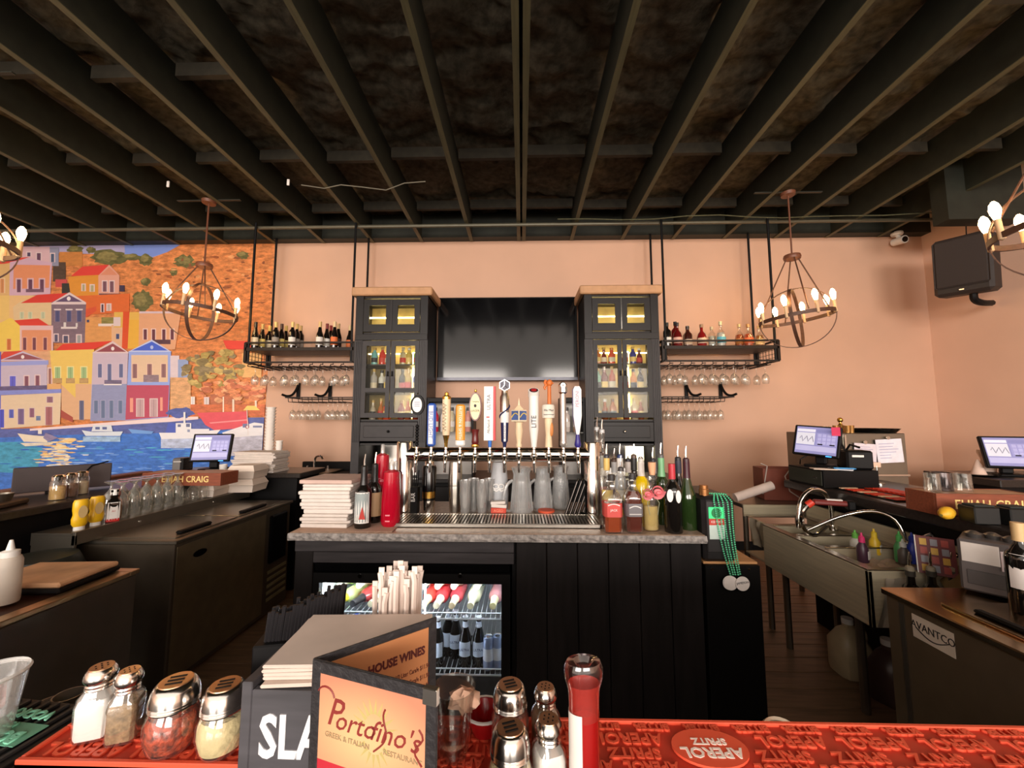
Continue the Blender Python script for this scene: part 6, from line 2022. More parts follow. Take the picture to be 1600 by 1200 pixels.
o = MB().cyl((-.06, 0, .008), (.06, 0, .008), .008, .007, 10).cyl((.06, 0, .008), (.075, 0, .008), .006, .002, 10).build('pen', c('blue_pen', (60, 140, 200), .4), None, (2.22, 2.835, z_), (0, 0, -.2))
tag(o, 'blue pen on the right cash drawer', 'pen')

# steel oven cabinet with papers
ox0, ox1 = aY(1325, 720, 3.1).x, aY(1418, 720, 3.1).x
oz1 = aY(1370, 678, 3.1).z
t = thing('steel_cabinet', 'stainless steel warming cabinet with taped papers on the right bar', 'oven', (0, 0, 0))
oz0 = .55
MB().box(2.86, ox1 + .1, 3.26, 3.7, 0, .55).build('stand', BLACK, t)
oxm = aY(1322, 720, 3.26).x
ox1 = aY(1418, 720, 3.26).x
oz1 = aY(1370, 677, 3.26).z
oxl = aY(1288, 720, 3.26).x
MB().box(oxl, ox1, 3.26, 3.7, .84, oz1, .005).build('shell', STEELD, t)
MB().box(oxl + .02, oxm - .02, 3.252, 3.262, 1.12, oz1 - .03, .002).build('dark_window', BLACKG, t)
MB().box(oxm - .012, oxm + .006, 3.245, 3.262, 1.0, oz1 - .01, .002).build('trim_strip', CHROME, t)
zc = aY(1380, 742, 3.26).z
MB().box(oxm, ox1, 3.245, 3.262, zc - .01, zc + .006, .002).build('seam', CHROME, t)
for (pa, pb, pc, pd, cc, rr) in ((1333, 693, 1370, 721, (226, 214, 222), R(4)), (1367, 686, 1411, 723, (232, 226, 236), R(-3)), (1288, 684, 1314, 705, (226, 190, 176), R(3))):
    a, b = aY(pa, pb, 3.25), aY(pc, pd, 3.25)
    w_, h_ = (b.x - a.x) / 2, (a.z - b.z) / 2
    q = MB().box(-w_, w_, -.002, .002, -h_, h_, .001).build('taped_paper', c('paper_%d' % pa, cc, .8), t, ((a.x + b.x) / 2, 3.247 - (.003 if pa == 1367 else 0), (a.z + b.z) / 2), (0, rr, 0))
    for k in range(6):
        MB().box(-w_ * .8, w_ * random.uniform(.0, .8), -.003, -.002, h_ * (.6 - k * .24), h_ * (.64 - k * .24)).build('writing_line', c('writing_blue', (150, 150, 190), .7), q)
    MB().cyl((0, -.006, h_ + .01), (0, .002, h_ + .01), .014, .012, 12).build('magnet', CHROME, q)
o = thing('tag_holder', 'small wire card holder before the steel cabinet', 'holder', (aY(1372, 758, 3.0).x, 3.0, RT))
MB().lathe([(0, 0), (.04, 0), (.04, .008), (0, .01)], 18).build('foot', CHROME, o)
MB().tube([(0, 0, .005), (0, 0, .13)], .003, 6).build('wire', CHROME, o)
MB().box(-.03, .03, -.002, .002, .12, .155).build('card', c('card_peach', (236, 200, 176), .7), o)
# black tray on top with small glasses
tz_ = oz1 + .001
t = thing('serving_tray', 'round black tray on top of the steel cabinet', 'tray', (aY(1368, 674, 3.4).x, 3.42, tz_))
MB().lathe([(0, 0), (.14, 0), (.17, .035), (.165, .035), (.135, .006), (0, .006)], 28).build('dish', BLACKG, t)
for i, px in enumerate((1288, 1297, 1306, 1315, 1324, 1330)):
    yy = 3.34 + (i % 2) * .06
    x_ = aY(px, 672, yy).x
    if i < 2:
        o = MB().box(-.02, .02, -.02, .02, 0, .04, .004).cyl((0, 0, .04), (0, 0, .055), .009, .008, 10).build('cream_jar', c('cream_jar', (236, 206, 170), .5), None, (x_, yy, tz_))
        tag(o, f'small cream jar on top of the steel cabinet, {("left", "right")[i]} one of the pair', 'jar', 'cream jars on the steel cabinet')
    else:
        o = MB().lathe([(0, 0), (.018, 0), (.022, .06), (.02, .06), (.016, .008), (0, .008)], 16).build('shot_glass', c('amber_shot_glass', (190, 140, 80), .15, metal=.6), None, (x_, yy, tz_))
        tag(o, f'amber shot glass on the steel cabinet, {ORD[i - 2]} from left', 'glass', 'shot glasses on the steel cabinet')
t = thing('brass_bell', 'small brass bell behind the shot glasses on steel cabinet', 'bell', (aY(1316, 664, 3.5).x, 3.52, tz_))
MB().lathe([(0, 0), (.04, 0), (.036, .03), (.02, .06), (.01, .075), (.01, .085), (0, .085)], 18).build('dome', BRASS, t)
MB().ball((0, 0, .105), .022, 12, 8).build('knob', BRASS, t)

# red bar mats on the right bar
mred = c('orange_red_rubber', (222, 66, 40), .5, var=.06)
for i, (y0_, y1_, x0_, w) in enumerate(((2.35, 2.82, 2.12, 'long striped red and black bar mat along the right bar edge'), (2.45, 2.80, 2.32, 'orange red bar mat lying behind the striped one on right bar'))):
    t = thing('bar_mat', w, 'mat', (x0_, y0_, RT), group='red bar mats')
    MB().box(0, .13, 0, y1_ - y0_, 0, .006, .001).build('base', mred if i else BLACK, t)
    for k in range(9):
        yy = .01 + k * (y1_ - y0_ - .03) / 9
        MB().box(.01, .12, yy, yy + .022, .006, .012, .001).build('rib', mred if (i or k % 3 != 2) else c('mat_cream', (236, 196, 160), .6), t)
# crate on right bar with tumblers
p = aZ(1466, 806, RZB)
CRX, CRY = p.x, p.y
crate((CRX, CRY, RT), .46, .17, .105, R(-3), 'brown wooden crate with gold lettering and tumblers on the right bar', .062)
for i, (px, r_) in enumerate(((1448, .03), (1473, .04), (1506, .032))):
    yy = CRY + .06 + (i % 2) * .04
    x_ = aY(px, 772, yy).x
    mm_ = GLASS if i != 1 else c('smoky_chrome', (120, 112, 112), .12, metal=.9)
    tumbler('tumbler', ('clear tumbler left on the right crate', 'dark metallic tumbler upturned on the right crate', 'clear ribbed tumbler on the right end of crate')[i], (max(CRX + .045, x_), yy, RT + .105), .09, r_ * 1.05, r_, 'glass', mm_, 'tumblers on the crate')
# lemon and black napkin holders before crate
p = aZ(1495, 815, RZB)
t = thing('lemon', 'yellow lemon beside the right crate', 'lemon', (p.x - .0, CRY - .07, RT + .029), rot=(0, R(80), R(20)))
MB().lathe([(0, -.045), (.008, -.04), (.024, -.022), (.029, 0), (.024, .022), (.008, .04), (0, .046)], 18).build('fruit', c('lemon_yellow', (232, 176, 40), .5, bump=.2, scale=60), t)
MB().lathe([(0, -.046), (.006, -.046), (.006, -.043), (0, -.042)], 8).build('stem_end', c('lemon_stem', (120, 110, 50), .7), t)
for i, dx in enumerate((.08, .20)):
    t = thing('napkin_holder', f'black napkin caddy before the right crate, {("left", "right")[i]} one', 'holder', (p.x + dx, CRY - .13 - i * .03, RT), R(-6), group='black napkin caddies')
    MB().box(-.05, .05, -.04, .04, 0, .075, .004).build('box', c('caddy_black', (20, 22, 22), .4), t)
    MB().box(-.04, .04, -.03, .03, .075, .082, .002).build('napkins', c('dark_napkin', (40, 44, 42), .8), t)
    if i:
        text('79', .022, wink, t, (.03, -.0406, .045))

# side counter by the wall with second till
q0 = aZ(1497, 742, 1.03)
t = thing('wall_counter', 'dark granite side counter by the right wall', 'counter', (0, 0, 0))
MB().box(q0.x, q0.x + 1.2, q0.y - .3, q0.y + .3, .97, 1.03, .006).build('top', granite, t)
MB().box(q0.x + .03, q0.x + 1.17, q0.y - .27, q0.y + .27, 0, .969).build('base', BLACK, t)
p = aY(1582, 725, q0.y - .1)
pos_terminal((p.x, q0.y - .1, 1.0305), R(-22), 'touch screen till cut off by the right picture edge', 1.0, R(-18))
o = thing('bar_tray', 'flat black tray on the side counter by right wall', 'tray', (aY(1520, 738, q0.y).x, q0.y, 1.0305))
MB().lathe([(0, 0), (.13, 0), (.16, .016), (.155, .016), (.125, .005), (0, .005)], 26).build('dish', BLACKG, o)
t = thing('paper_cone', 'folded white paper cone on the side counter', 'napkin', (aY(1522, 730, q0.y + .05).x, q0.y + .02, 1.0355))
MB().lathe([(0, 0), (.05, 0), (.03, .06), (.008, .12), (0, .125)], 14).build('cone', c('soft_paper', (236, 206, 190), .8), t)
t = thing('crumpled_bag', 'crumpled white paper bag beside the right edge till', 'bag', (aY(1548, 730, q0.y + .1).x, q0.y + .12, 1.0305))
b = MB().lathe([(0, 0), (.05, 0), (.055, .05), (.045, .12), (.06, .17), (.055, .2), (.03, .17), (0, .15)], 12)
b.v = [(x + random.uniform(-.008, .008), y + random.uniform(-.008, .008), z + random.uniform(-.006, .006) if z > .01 else z) for x, y, z in b.v]
b.build('bag', c('soft_paper2', (236, 212, 196), .8), t)

# ------------------------------------------------------------------ near right bottle cooler
AX, AZT = 1.50, .80
ay1 = 1.75
AV = thing('bottle_cooler', 'near right bottle cooler with shiny steel top and white badge', 'cooler', (0, 0, 0))
MB().box(AX, 2.1, .62, ay1, .03, AZT - .025, .006).build('body', c('cooler_brown_black', (92, 78, 60), .4, var=.1, spec=.35), AV)
MB().box(AX - .01, 2.1, .62, ay1 + .01, AZT - .025, AZT, .004).build('top', c('bronze_lit_steel', (200, 168, 132), .22, metal=1.0, var=.12, scale=4), AV)
MB().box(AX - .004, AX, ay1 - .08, ay1 - .06, .05, AZT - .03, .001).build('corner_trim', STEELD, AV)
l = MB().box(AX + .07, 2.02, .7, 1.60, AZT, AZT + .010, .003).build('lid', _mats['bronze_lit_steel'], AV)
MB().box(AX + .10, AX + .13, .75, 1.52, AZT + .010, AZT + .024, .006).build('handle', BLACK, l)
by, bz = aZ(1458, 992, .60), 0
d = _ray(1458, 992)
k_ = (AX - .0) / d.x
pb = _c + d * k_
q = MB().box(AX - .003, AX, pb.y - .075, pb.y + .075, pb.z - .042, pb.z + .042, .001).build('badge', c('badge_white', (226, 212, 196), .5), AV)
text('AVANTCO', .038, c('badge_ink', (30, 26, 26), .5), q, (AX - .0035, pb.y, pb.z + .006), (PI / 2, 0, R(-90)), sx=.86)
MB().tube([(AX - .004, pb.y + .06 - .0085 * k, pb.z - .002 - .024 * math.sin(k / 14 * PI)) for k in range(15)], .002, 4).build('badge_swoosh', _mats['badge_ink'], q)
# grey box with papers behind the cooler
t = thing('glass_washer', 'grey steel box with white notices standing beside the wine bottle', 'machine', (1.86, 1.62, AZT + .0105), R(-52))
MB().box(-.13, .15, 0, .2, 0, .20, .008).build('box', c('washer_grey', (110, 104, 104), .4, metal=.3), t)
MB().box(-.12, -.02, -.004, .0, .115, .19, .001).build('notice', PAPER, t)
MB().box(-.018, .14, -.004, .0, .10, .175, .001).build('notice', c('notice_pink', (226, 206, 206), .8), t)
MB().box(-.11, .02, -.003, .0, .03, .085, .002).build('panel', c('washer_panel', (84, 80, 80), .4), t)
for k in range(5):
    MB().lathe([(0, .2), (.022, .2), (.026, .215), (.01, .225), (0, .225)], 12, ctr=(-.09 + k * .05, .08 + .02 * (k % 2), 0)).build('bottle_top', c('steel_dark_knob', (96, 92, 90), .3, metal=.6), t)
# wine bottle at the right edge
p = aY(1590, 905, 1.52)
bottle('wine_bottle', 'dark wine bottle with large white label at the right picture edge', (p.x + .02, 1.52, AZT + .0105), 'wine', .31, .042, 'dark', labels=((.28, .66, (236, 226, 220), 190),), cap=(214, 180, 130), capfrac=.8, group=None)
t = thing('cork_screw', 'steel lever opener leaning above the wine bottle', 'opener', (1.98, 1.44, AZT + .0105), rot=(0, R(28), 0))
MB().box(-.01, .01, -.006, .006, 0, .17, .004).build('lever', c('opener_grey', (130, 116, 100), .4, metal=.5), t)
MB().ball((0, 0, .175), .013, 10, 6).build('pivot', CHROME, t)
# ================================================================== the near bar and what stands on it
BZ = 1.07
FB = thing('front_bar', 'dark granite bar top in the foreground', 'counter', (0, 0, 0))
MB().box(-2.6, 2.4, .02, .60, BZ - .04, BZ, .006).build('granite_top', c('front_granite', (58, 52, 50), .3, var=.4, scale=70), FB)
MB().box(-2.6, 2.4, .08, .52, 0, BZ - .041).build('bar_wall', BLACK, FB)
US = thing('under_bar_shelf', 'black bartender shelf behind the near bar edge', 'shelf', (0, 0, 0))
MB().box(-1.5, 1.5, .525, .80, .84, .86).build('deck', BLACK, US)
for x_ in (-1.4, 0, 1.4):
    MB().box(x_, x_ + .03, .54, .57, 0, .839).box(x_, x_ + .03, .75, .78, 0, .839).build('leg', BLACK, US)


def dep(P):
    return (Vector(P) - _c).dot(_f)


# rubber mats with raised lettering
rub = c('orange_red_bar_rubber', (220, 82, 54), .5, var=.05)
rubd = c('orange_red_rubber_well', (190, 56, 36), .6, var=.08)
MZ = BZ + .0005
MT = .010
FL = (0, 0, PI)               # lettering read from the bartender's side


def rubber_mat(x0, x1, y0, y1, label, rows, rz=0):
    t = thing('bar_mat', label, 'mat', (0, 0, MZ), group='red rubber bar mats on the near bar')
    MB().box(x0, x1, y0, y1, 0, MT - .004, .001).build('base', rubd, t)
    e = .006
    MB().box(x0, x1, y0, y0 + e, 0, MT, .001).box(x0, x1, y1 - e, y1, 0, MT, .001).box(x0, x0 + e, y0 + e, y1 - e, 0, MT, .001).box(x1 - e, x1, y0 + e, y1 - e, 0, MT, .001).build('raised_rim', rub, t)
    for (s, size, y, xs) in rows:
        for x in xs:
            text(s, size, rub, t, (x, y, MT - .003), FL, ext=.002, bold=.0006, name='raised_lettering')
    return t


t = rubber_mat(-.615, -.15, .505, .566, 'short red rubber bar mat under the left shakers', [('APEROL', .028, .526, [-.55 + .11 * k for k in range(4)]), ('SPRITZ', .018, .548, [-.56 + .08 * k for k in range(5)])])
rows = []
for (s_, size, y_, step, off) in (('BITTER', .015, .580, .066, 0), ('APEROL', .024, .560, .104, .02), ('SPRITZ', .021, .537, .092, .045), ('APEROL', .018, .518, .078, .01), ('SPRITZ', .013, .504, .06, .0)):
    xs = [-.09 + off + step * k for k in range(int(1.04 / step))]
    rows.append((s_, size, y_, [x for x in xs if not (.17 < x < .30 and y_ < .575)]))
t = rubber_mat(-.14, .98, .495, .592, 'long red rubber bar mat with raised lettering across the near bar', rows)
MB().cyl((.235, .544, MT - .002), (.235, .544, MT + .001), .030, .030, 30).tf(Matrix.Translation((.235, 0, 0)) @ Matrix.Diagonal((1.55, 1, 1, 1)) @ Matrix.Translation((-.235, 0, 0))).build('smooth_disc', rub, t)
matw = c('mat_white_ink', (246, 226, 214), .6)
text('APEROL', .021, matw, t, (.235, .536, MT + .0012), FL, ext=.0004, bold=.0006)
text('SPRITZ', .014, matw, t, (.238, .553, MT + .0012), FL, ext=.0004, bold=.0004)

# black mat with mint lettering at far left
t = thing('bar_mat', 'black ribbed bar mat with mint green lettering at far left', 'mat', (-.69, .56, MZ), R(-6))
MB().box(-.30, .075, -.06, .05, 0, .006, .001).build('base', BLACK, t)
for k in range(22):
    MB().box(-.295 + k * .0167, -.290 + k * .0167, -.055, .045, .006, .009).build('rib', c('mat_rib', (30, 28, 28), .6), t)
mint = c('mint_ink', (120, 190, 160), .6)
MB().box(-.05, .05, -.03, .006, .0085, .0095).build('mint_patch', c('mint_patch', (92, 150, 124), .6), t)
text('BOSCO', .024, mint, t, (-.0, -.018, .0105), FL, ext=.001, bold=.001)
text('VODKA', .02, mint, t, (.0, .02, .0105), FL, ext=.001, bold=.0006)
text('ICE', .012, mint, t, (.0, .0, .0105), FL, ext=.001)


# shakers
lidm = c('shaker_lid_steel', (206, 200, 194), .18, metal=1.0, var=.03)
lidc = c('lid_top_copper_sheen', (196, 160, 130), .3, metal=1.0, var=.06)


def shaker(label, px, base, top, wpx, fillc, kind, zb=MZ + MT, group='shakers on the near bar', y=None):
    p = aZ(px, base, zb) if y is None else aY(px, base, y)
    if y is not None:
        p.z = zb
    h = aY(px, top, p.y).z - zb
    r = wpx * dep(p) / FPX / 2
    name = {'jar': 'cheese_shaker', 'chili': 'chili_shaker', 'salt': 'salt_shaker', 'pepper': 'pepper_shaker'}[kind]
    t = thing(name, label, 'shaker', (p.x, p.y, zb), R(20), group)
    if kind in ('jar', 'chili'):
        prof = [(0, 0), (r * .72, 0), (r * .86, .006), (r, h * .28), (r * .98, h * .45), (r * .80, h * .62), (r * .74, h * .68)]
        MB().lathe(prof + [(0, h * .68)], 24).build('glass_jar', GLASS, t)
        fp = [(0, .004)] + [(q_[0] * .93, max(.004, q_[1])) for q_ in prof[1:5]] + [(r * .82, h * .56), (0, h * .57)]
        fm = c('grated_cheese', (226, 208, 158), .85, var=.10, scale=90, bump=.4) if kind == 'jar' else c('chili_flakes', (168, 62, 28), .6, var=.75, scale=140, bump=.6)
        MB().lathe(fp, 24).build('cheese' if kind == 'jar' else 'chili_flakes', fm, t)
        lr = r * .86
        MB().lathe([(r * .76, h * .64), (lr, h * .64), (lr * 1.02, h * .66), (lr * .97, h * .68), (lr * 1.02, h * .70), (lr * .97, h * .72), (lr * 1.02, h * .74), (lr * 1.0, h * .80), (lr * .92, h * .90), (lr * .8, h * .965), (lr * .7, h * .985), (0, h * .985)], 28).build('screw_lid', lidm, t)
        MB().lathe([(0, h * .986), (lr * .7, h * .986), (lr * .68, h), (0, h)], 26).build('lid_disc', lidc, t)
        for k in (-1, 0, 1):
            MB().box(-lr * .34, lr * .34, k * lr * .28 - lr * .05, k * lr * .28 + lr * .05, h, h + .0006).build('slot', BLACK, t)
    else:
        sq = 6.0
        prof = [(0, 0), (r * .92, 0), (r, .004), (r, h * .50), (r * .9, h * .62), (r * .66, h * .70), (r * .66, h * .74)]
        MB().lathe(prof + [(0, h * .74)], 24, n=sq).build('glass_jar', GLASS, t)
        fm = c('white_salt', (240, 238, 236), .8, var=.03) if kind == 'salt' else c('ground_pepper', (150, 124, 92), .85, var=.35, scale=160, bump=.4)
        MB().lathe([(0, .003), (r * .90, .003), (r * .93, .006), (r * .93, h * .50), (r * .8, h * .58), (0, h * .58)], 24, n=sq).build('salt' if kind == 'salt' else 'pepper', fm, t)
        lr = r * .80
        MB().lathe([(r * .66, h * .70), (lr * .96, h * .70), (lr, h * .715), (lr * .94, h * .74), (lr, h * .765), (lr * .94, h * .79), (lr * 1.12, h * .84), (lr * 1.15, h * .88), (lr * 1.0, h * .95), (lr * .86, h * .985), (0, h * .985)], 26).build('screw_lid', lidm, t)
        dd = MB().lathe([(0, h * .985), (lr * .84, h * .985), (lr * .80, h), (0, h)], 22).build('lid_disc', lidc, t)
        for k in range(7):
            a = 2 * PI * k / 6
            rr = 0 if k == 6 else lr * .42
            MB().cyl((rr * math.cos(a), rr * math.sin(a), h), (rr * math.cos(a), rr * math.sin(a), h + .0005), lr * .07, lr * .07, 8).build('hole', BLACK, dd)
    return t


shaker('square glass salt shaker full of white salt, at far left of the near bar', 150, 1146, 1040, 46, None, 'salt')
shaker('square glass pepper shaker beside the left salt shaker', 194, 1152, 1046, 40, None, 'pepper')
shaker('glass shaker of red chili flakes with slotted steel lid, left of the wooden caddy', 268, 1166, 1062, 76, None, 'chili')
shaker('glass cheese shaker with steel lid touching the wooden caddy', 346, 1170, 1068, 72, None, 'jar')
shaker('glass chili shaker with brown slotted lid behind the right cheese shaker', 797, 1165, 1068, 62, None, 'chili')
shaker('glass cheese shaker with domed steel lid at the bottom picture edge', 797, 1255, 1135, 72, None, 'jar', zb=MZ)
shaker('pepper shaker behind the right salt shaker near the ketchup', 853, 1170, 1072, 40, None, 'pepper')
shaker('square salt shaker with white salt in front of the right pepper shaker', 858, 1235, 1122, 48, None, 'salt', zb=MZ)

# ketchup bottle standing on its cap
p = aZ(915, 1262, MZ)
yk = p.y
hk = aY(915, 1030, yk).z - MZ
rk = 56 * dep((p.x, yk, MZ + hk * .6)) / FPX / 2
t = thing('ketchup_bottle', 'clear squeeze ketchup bottle standing upside down, half full of red', 'bottle', (p.x, yk, MZ), R(8))
kp = [(0, .03), (rk * .70, .03), (rk * .86, .04), (rk * .86, hk * .70), (rk * .90, hk * .80), (rk * 1.10, hk * .88), (rk * 1.12, hk * .95), (rk * .96, hk * .99), (rk * .6, hk * .995), (rk * .4, hk * .96), (0, hk * .95)]
MB().lathe(kp, 28, ys=.72).build('body', glass('ketchup_plastic', (255, 246, 244), .6, .06, .1), t)
MB().lathe([(0, .033), (rk * .67, .033), (rk * .81, .043), (rk * .81, hk * .60), (rk * .4, hk * .625), (0, hk * .61)], 26, ys=.72).build('ketchup', liquid('ketchup_red', (176, 14, 12), .05), t)
MB().lathe([(rk * .80, hk * .60), (rk * .84, hk * .72), (rk * .86, hk * .8), (rk * .9, hk * .84)], 26, ys=.72).build('smear', mat('ketchup_smear', (196, 60, 50), .3, alpha=.55), t)
MB().lathe([(0, 0), (rk * .62, 0), (rk * .66, .004), (rk * .62, .03), (0, .031)], 22, ys=.8).build('cap', WHITE, t)
b = MB()
vs, fs = [], []
for j, z in enumerate((hk * .12, hk * .66)):
    for i in range(9):
        a = R(150 + 100 * i / 8)
        vs.append((rk * .885 * math.cos(a), rk * .885 * .74 * math.sin(a), z))
for i in range(8):
    fs.append((i, i + 1, i + 10, i + 9))
b.add(vs, fs, True).build('paper_label', PAPER, t)

# pint glass
p = aZ(708, 1176, MZ + MT)
hp = aY(712, 1072, p.y).z - MZ - MT
rp = 68 * dep((p.x, p.y, MZ + hp)) / FPX / 2
t = thing('pint_glass', 'clear pint glass with crumpled napkin inside, right of the menu', 'glass', (p.x, p.y, MZ + MT))
MB().lathe([(0, 0), (rp * .66, 0), (rp * .68, .004), (rp, hp), (rp * .95, hp), (rp * .63, .014), (0, .012)], 32).build('tumbler', glass('pint_glass_clear', (254, 254, 252), .8, .05), t)
b = MB().ball((.012, .008, hp * .72), .018, 12, 8, (1.1, .8, .7))
b.v = [(x + random.uniform(-.004, .004), y + random.uniform(-.004, .004), z + random.uniform(-.004, .004)) for x, y, z in b.v]
b.build('napkin', c('peach_napkin', (232, 186, 160), .8), t)
# small red dish behind the glass
t = thing('red_dish', 'small shiny red dish with white rim behind the pint glass', 'dish', (aZ(757, 1140, MZ + MT).x, .565, MZ + MT))
MB().lathe([(0, 0), (.016, 0), (.026, .025), (.024, .025), (.014, .004), (0, .004)], 22).build('bowl', c('shiny_red', (170, 24, 26), .2), t)
MB().lathe([(.0258, .024), (.027, .027), (.024, .027)], 22).build('rim', WHITE, t)
# plastic cup at left edge
p = aZ(-30, 1165, MZ)
t = thing('plastic_cup', 'clear plastic cup cut off by the left picture edge', 'cup', (p.x, p.y, MZ))
hc = aY(5, 1055, p.y).z - MZ
MB().lathe([(0, 0), (.024, 0), (.036, hc), (.035, hc), (.023, .004), (0, .003)], 26).build('cup', glass('cup_clear', (252, 252, 252), .6, .08, .08, highlight_mix=.12), t)
MB().lathe([(.036, hc - .003), (.038, hc), (.036, hc + .003)], 26).build('rolled_rim', glass('cup_rim', (236, 236, 236), .8, .3, highlight_mix=.5), t)
# jigger on the bartender shelf, left
for i, (px, py, r_, w) in enumerate(((108, 1085, .018, 'dull steel jigger standing behind the left bar mat'), (76, 1100, .022, 'dark steel measuring cup behind the left bar mat'))):
    q = aY(px, py, .66 + i * .05)
    t = thing('jigger', w, 'jigger', (q.x, q.y, .8605), group='jiggers on the bartender shelf')
    hh = q.z - .86
    MB().lathe([(0, 0), (r_, 0), (r_ * .5, hh * .45), (r_ * .4, hh * .5), (r_ * 1.1, hh), (r_, hh), (r_ * .3, hh * .52), (0, hh * .52)], 20).build('cone', STEELD, t)
    MB().lathe([(r_ * .45, hh * .46), (r_ * .55, hh * .5), (r_ * .45, hh * .54)], 18).build('waist_ring', CHROME, t)
# lidded jars just below the bar edge on the right
for i, (px, py, r_, w) in enumerate(((1206, 1118, .03, 'jar with ribbed pale lid behind the long mat'), (1248, 1134, .022, 'small clear jar lid peeking over the mat'), (1052, 1138, .024, 'rounded dark bottle top peeking over the long mat'))):
    q = aY(px, py, .66)
    t = thing('lidded_jar', w, 'jar', (q.x, q.y, .8605), rot=(R(10), 0, 0))
    hh = q.z - .86
    MB().lathe([(0, 0), (r_ * .9, 0), (r_, .01), (r_, hh - .03), (r_ * .85, hh - .025), (0, hh - .025)], 20).build('jar', GLASS if i < 2 else BLACKG, t)
    lp = [(0, hh - .03)]
    for k in range(5):
        lp += [(r_ * (1.0 - .02 * (k % 2)), hh - .028 + k * .006)]
    MB().lathe(lp + [(r_ * .9, hh), (r_ * .8, hh - .003), (r_ * .3, hh - .004), (0, hh - .002)], 22).build('lid', (c('cream_lid', (226, 206, 180), .35, metal=.4), CHROME, BLACKG)[i], t)

# ------------------------------------------------------------------ wooden caddy, straws, napkins
cw = c('grey_black_caddy_wood', (66, 64, 68), .55, var=.3, scale=6, stretch=(1, 6, 9))
P0 = aY(394, 1078, .455)
CT = P0.z - MZ
wcad = .145
t = thing('wooden_caddy', 'grey black wooden bar caddy with white printed lettering', 'caddy', (P0.x, .455, MZ), R(-1))
MB().box(0, wcad, 0, .009, 0, CT, .001).build('front_board', cw, t)
MB().box(0, wcad, .125, .134, 0, CT, .001).build('back_board', cw, t)
MB().box(-.012, .0, .0, .134, 0, CT * 1.06, .001).build('end_board', cw, t)
MB().box(wcad, wcad + .012, .0, .134, 0, CT * 1.06, .001).build('end_board', cw, t)
MB().box(0, wcad, .062, .068, 0, CT * .98).build('divider', cw, t)
MB().box(0, wcad, .009, .125, 0, .008).build('floor_board', cw, t)
cadw = c('caddy_white_ink', (226, 224, 226), .6, var=.08, scale=60)
text('SLANE', .060, cadw, t, (.075, -.0006, CT * .62), sx=.74, bold=.0016)
text('IRISH WHISKEY', .024, cadw, t, (.075, -.0006, CT * .30), sx=.78, bold=.0007)
# napkins in caddy
t = thing('napkin_stack', 'pile of folded white napkins lying on the wooden caddy', 'napkins', (P0.x + .085, .505, MZ + CT + .0015), R(3), 'napkin stacks')
for k in range(5):
    MB().box(-.082, .085, -.042, .075, k * .0045, k * .0045 + .004, .0015).build('napkin', c('napkin_warm', (206, 188, 176), .85), t, (random.uniform(-.003, .003), random.uniform(-.003, .003), 0), (0, 0, random.uniform(-.04, .04)))
# black sip straws leaning at the back left of the caddy
bs = c('black_straw', (34, 32, 34), .4, spec=.3)
q = aY(440, 985, .57)
t = thing('straw_bundle', 'bundle of black sip straws standing behind the wooden caddy', 'straws', (q.x, .615, MZ + .0), R(12), 'straw bundles')
MB().box(-.055, .05, -.02, .02, 0, .10, .002).build('holder', BLACK, t)
for k in range(44):
    x_ = -.05 + .1 * (k % 22) / 21
    z_ = .135 + .035 * (k % 22) / 21 + random.uniform(-.006, .006)
    yy = -.008 + .016 * (k // 22)
    MB().tube([(x_, yy, .01), (x_ + .012, yy, z_)], .0027, 5).build('sip_straw', bs, t)
# paper wrapped straws
q = aY(618, 900, .60)
t = thing('straw_bundle', 'bunch of white paper wrapped straws standing behind the menu', 'straws', (q.x, .612, .8605), 0, 'straw bundles')
zt_ = q.z - .8605
MB().lathe([(0, 0), (.034, 0), (.04, .1), (.038, .1), (.032, .006), (0, .006)], 20).build('holder_cup', c('straw_cup_black', (26, 24, 25), .4), t)
wrap = c('straw_wrap', (220, 204, 194), .7, var=.05)
for k in range(30):
    a, rr = k * 2.399, .027 * math.sqrt((k + .5) / 30)
    bx, by = rr * math.cos(a), rr * .8 * math.sin(a)
    zz = zt_ + random.uniform(-.022, .012) - (.02 if bx < -.02 else 0)
    tx = bx * 1.25 + random.uniform(-.002, .002)
    MB().tube([(bx, by, .02), (tx, by * 1.2, zz - .014), (tx + random.uniform(-.003, .003), by * 1.2, zz)], .0042, 6, flat=.8).build('wrapped_straw', wrap, t)
    MB().box(tx - .004, tx + .004, by * 1.2 - .001, by * 1.2 + .001, zz - .004, zz + .007).build('wrapper_end', wrap, t)

# ------------------------------------------------------------------ folding menu
MH = .195
ztop = MZ + MH
A, Bf, Bb = aZ(490, 1030, ztop), aZ(683, 1078, ztop), aZ(683, 964, ztop)
mborder = c('menu_black_binding', (40, 38, 40), .45, bump=.2, scale=120)
grad = bpy.data.materials.new('menu_cover_print')
grad.use_nodes = True
nt = grad.node_tree
B_ = nt.nodes['Principled BSDF']
tc = nt.nodes.new('ShaderNodeTexCoord')
mp = nt.nodes.new('ShaderNodeMapping'); mp.inputs['Location'].default_value = (-.6, 0, -.55); mp.inputs['Scale'].default_value = (1.3, 0, 1.5)
gr = nt.nodes.new('ShaderNodeTexGradient'); gr.gradient_type = 'SPHERICAL'
rp = nt.nodes.new('ShaderNodeValToRGB')
rp.color_ramp.elements[0].color = lin((192, 126, 100)); rp.color_ramp.elements[1].color = lin((212, 172, 126))
rp.color_ramp.elements[1].position = .8
nt.links.new(tc.outputs['Generated'], mp.inputs[0]); nt.links.new(mp.outputs[0], gr.inputs[0]); nt.links.new(gr.outputs[1], rp.inputs[0]); nt.links.new(rp.outputs[0], B_.inputs['Base Color'])
B_.inputs['Roughness'].default_value = .3
MN = thing('folding_menu', 'black bound folding menu with peach and red cover standing open', 'menu', (A.x, A.y, MZ))


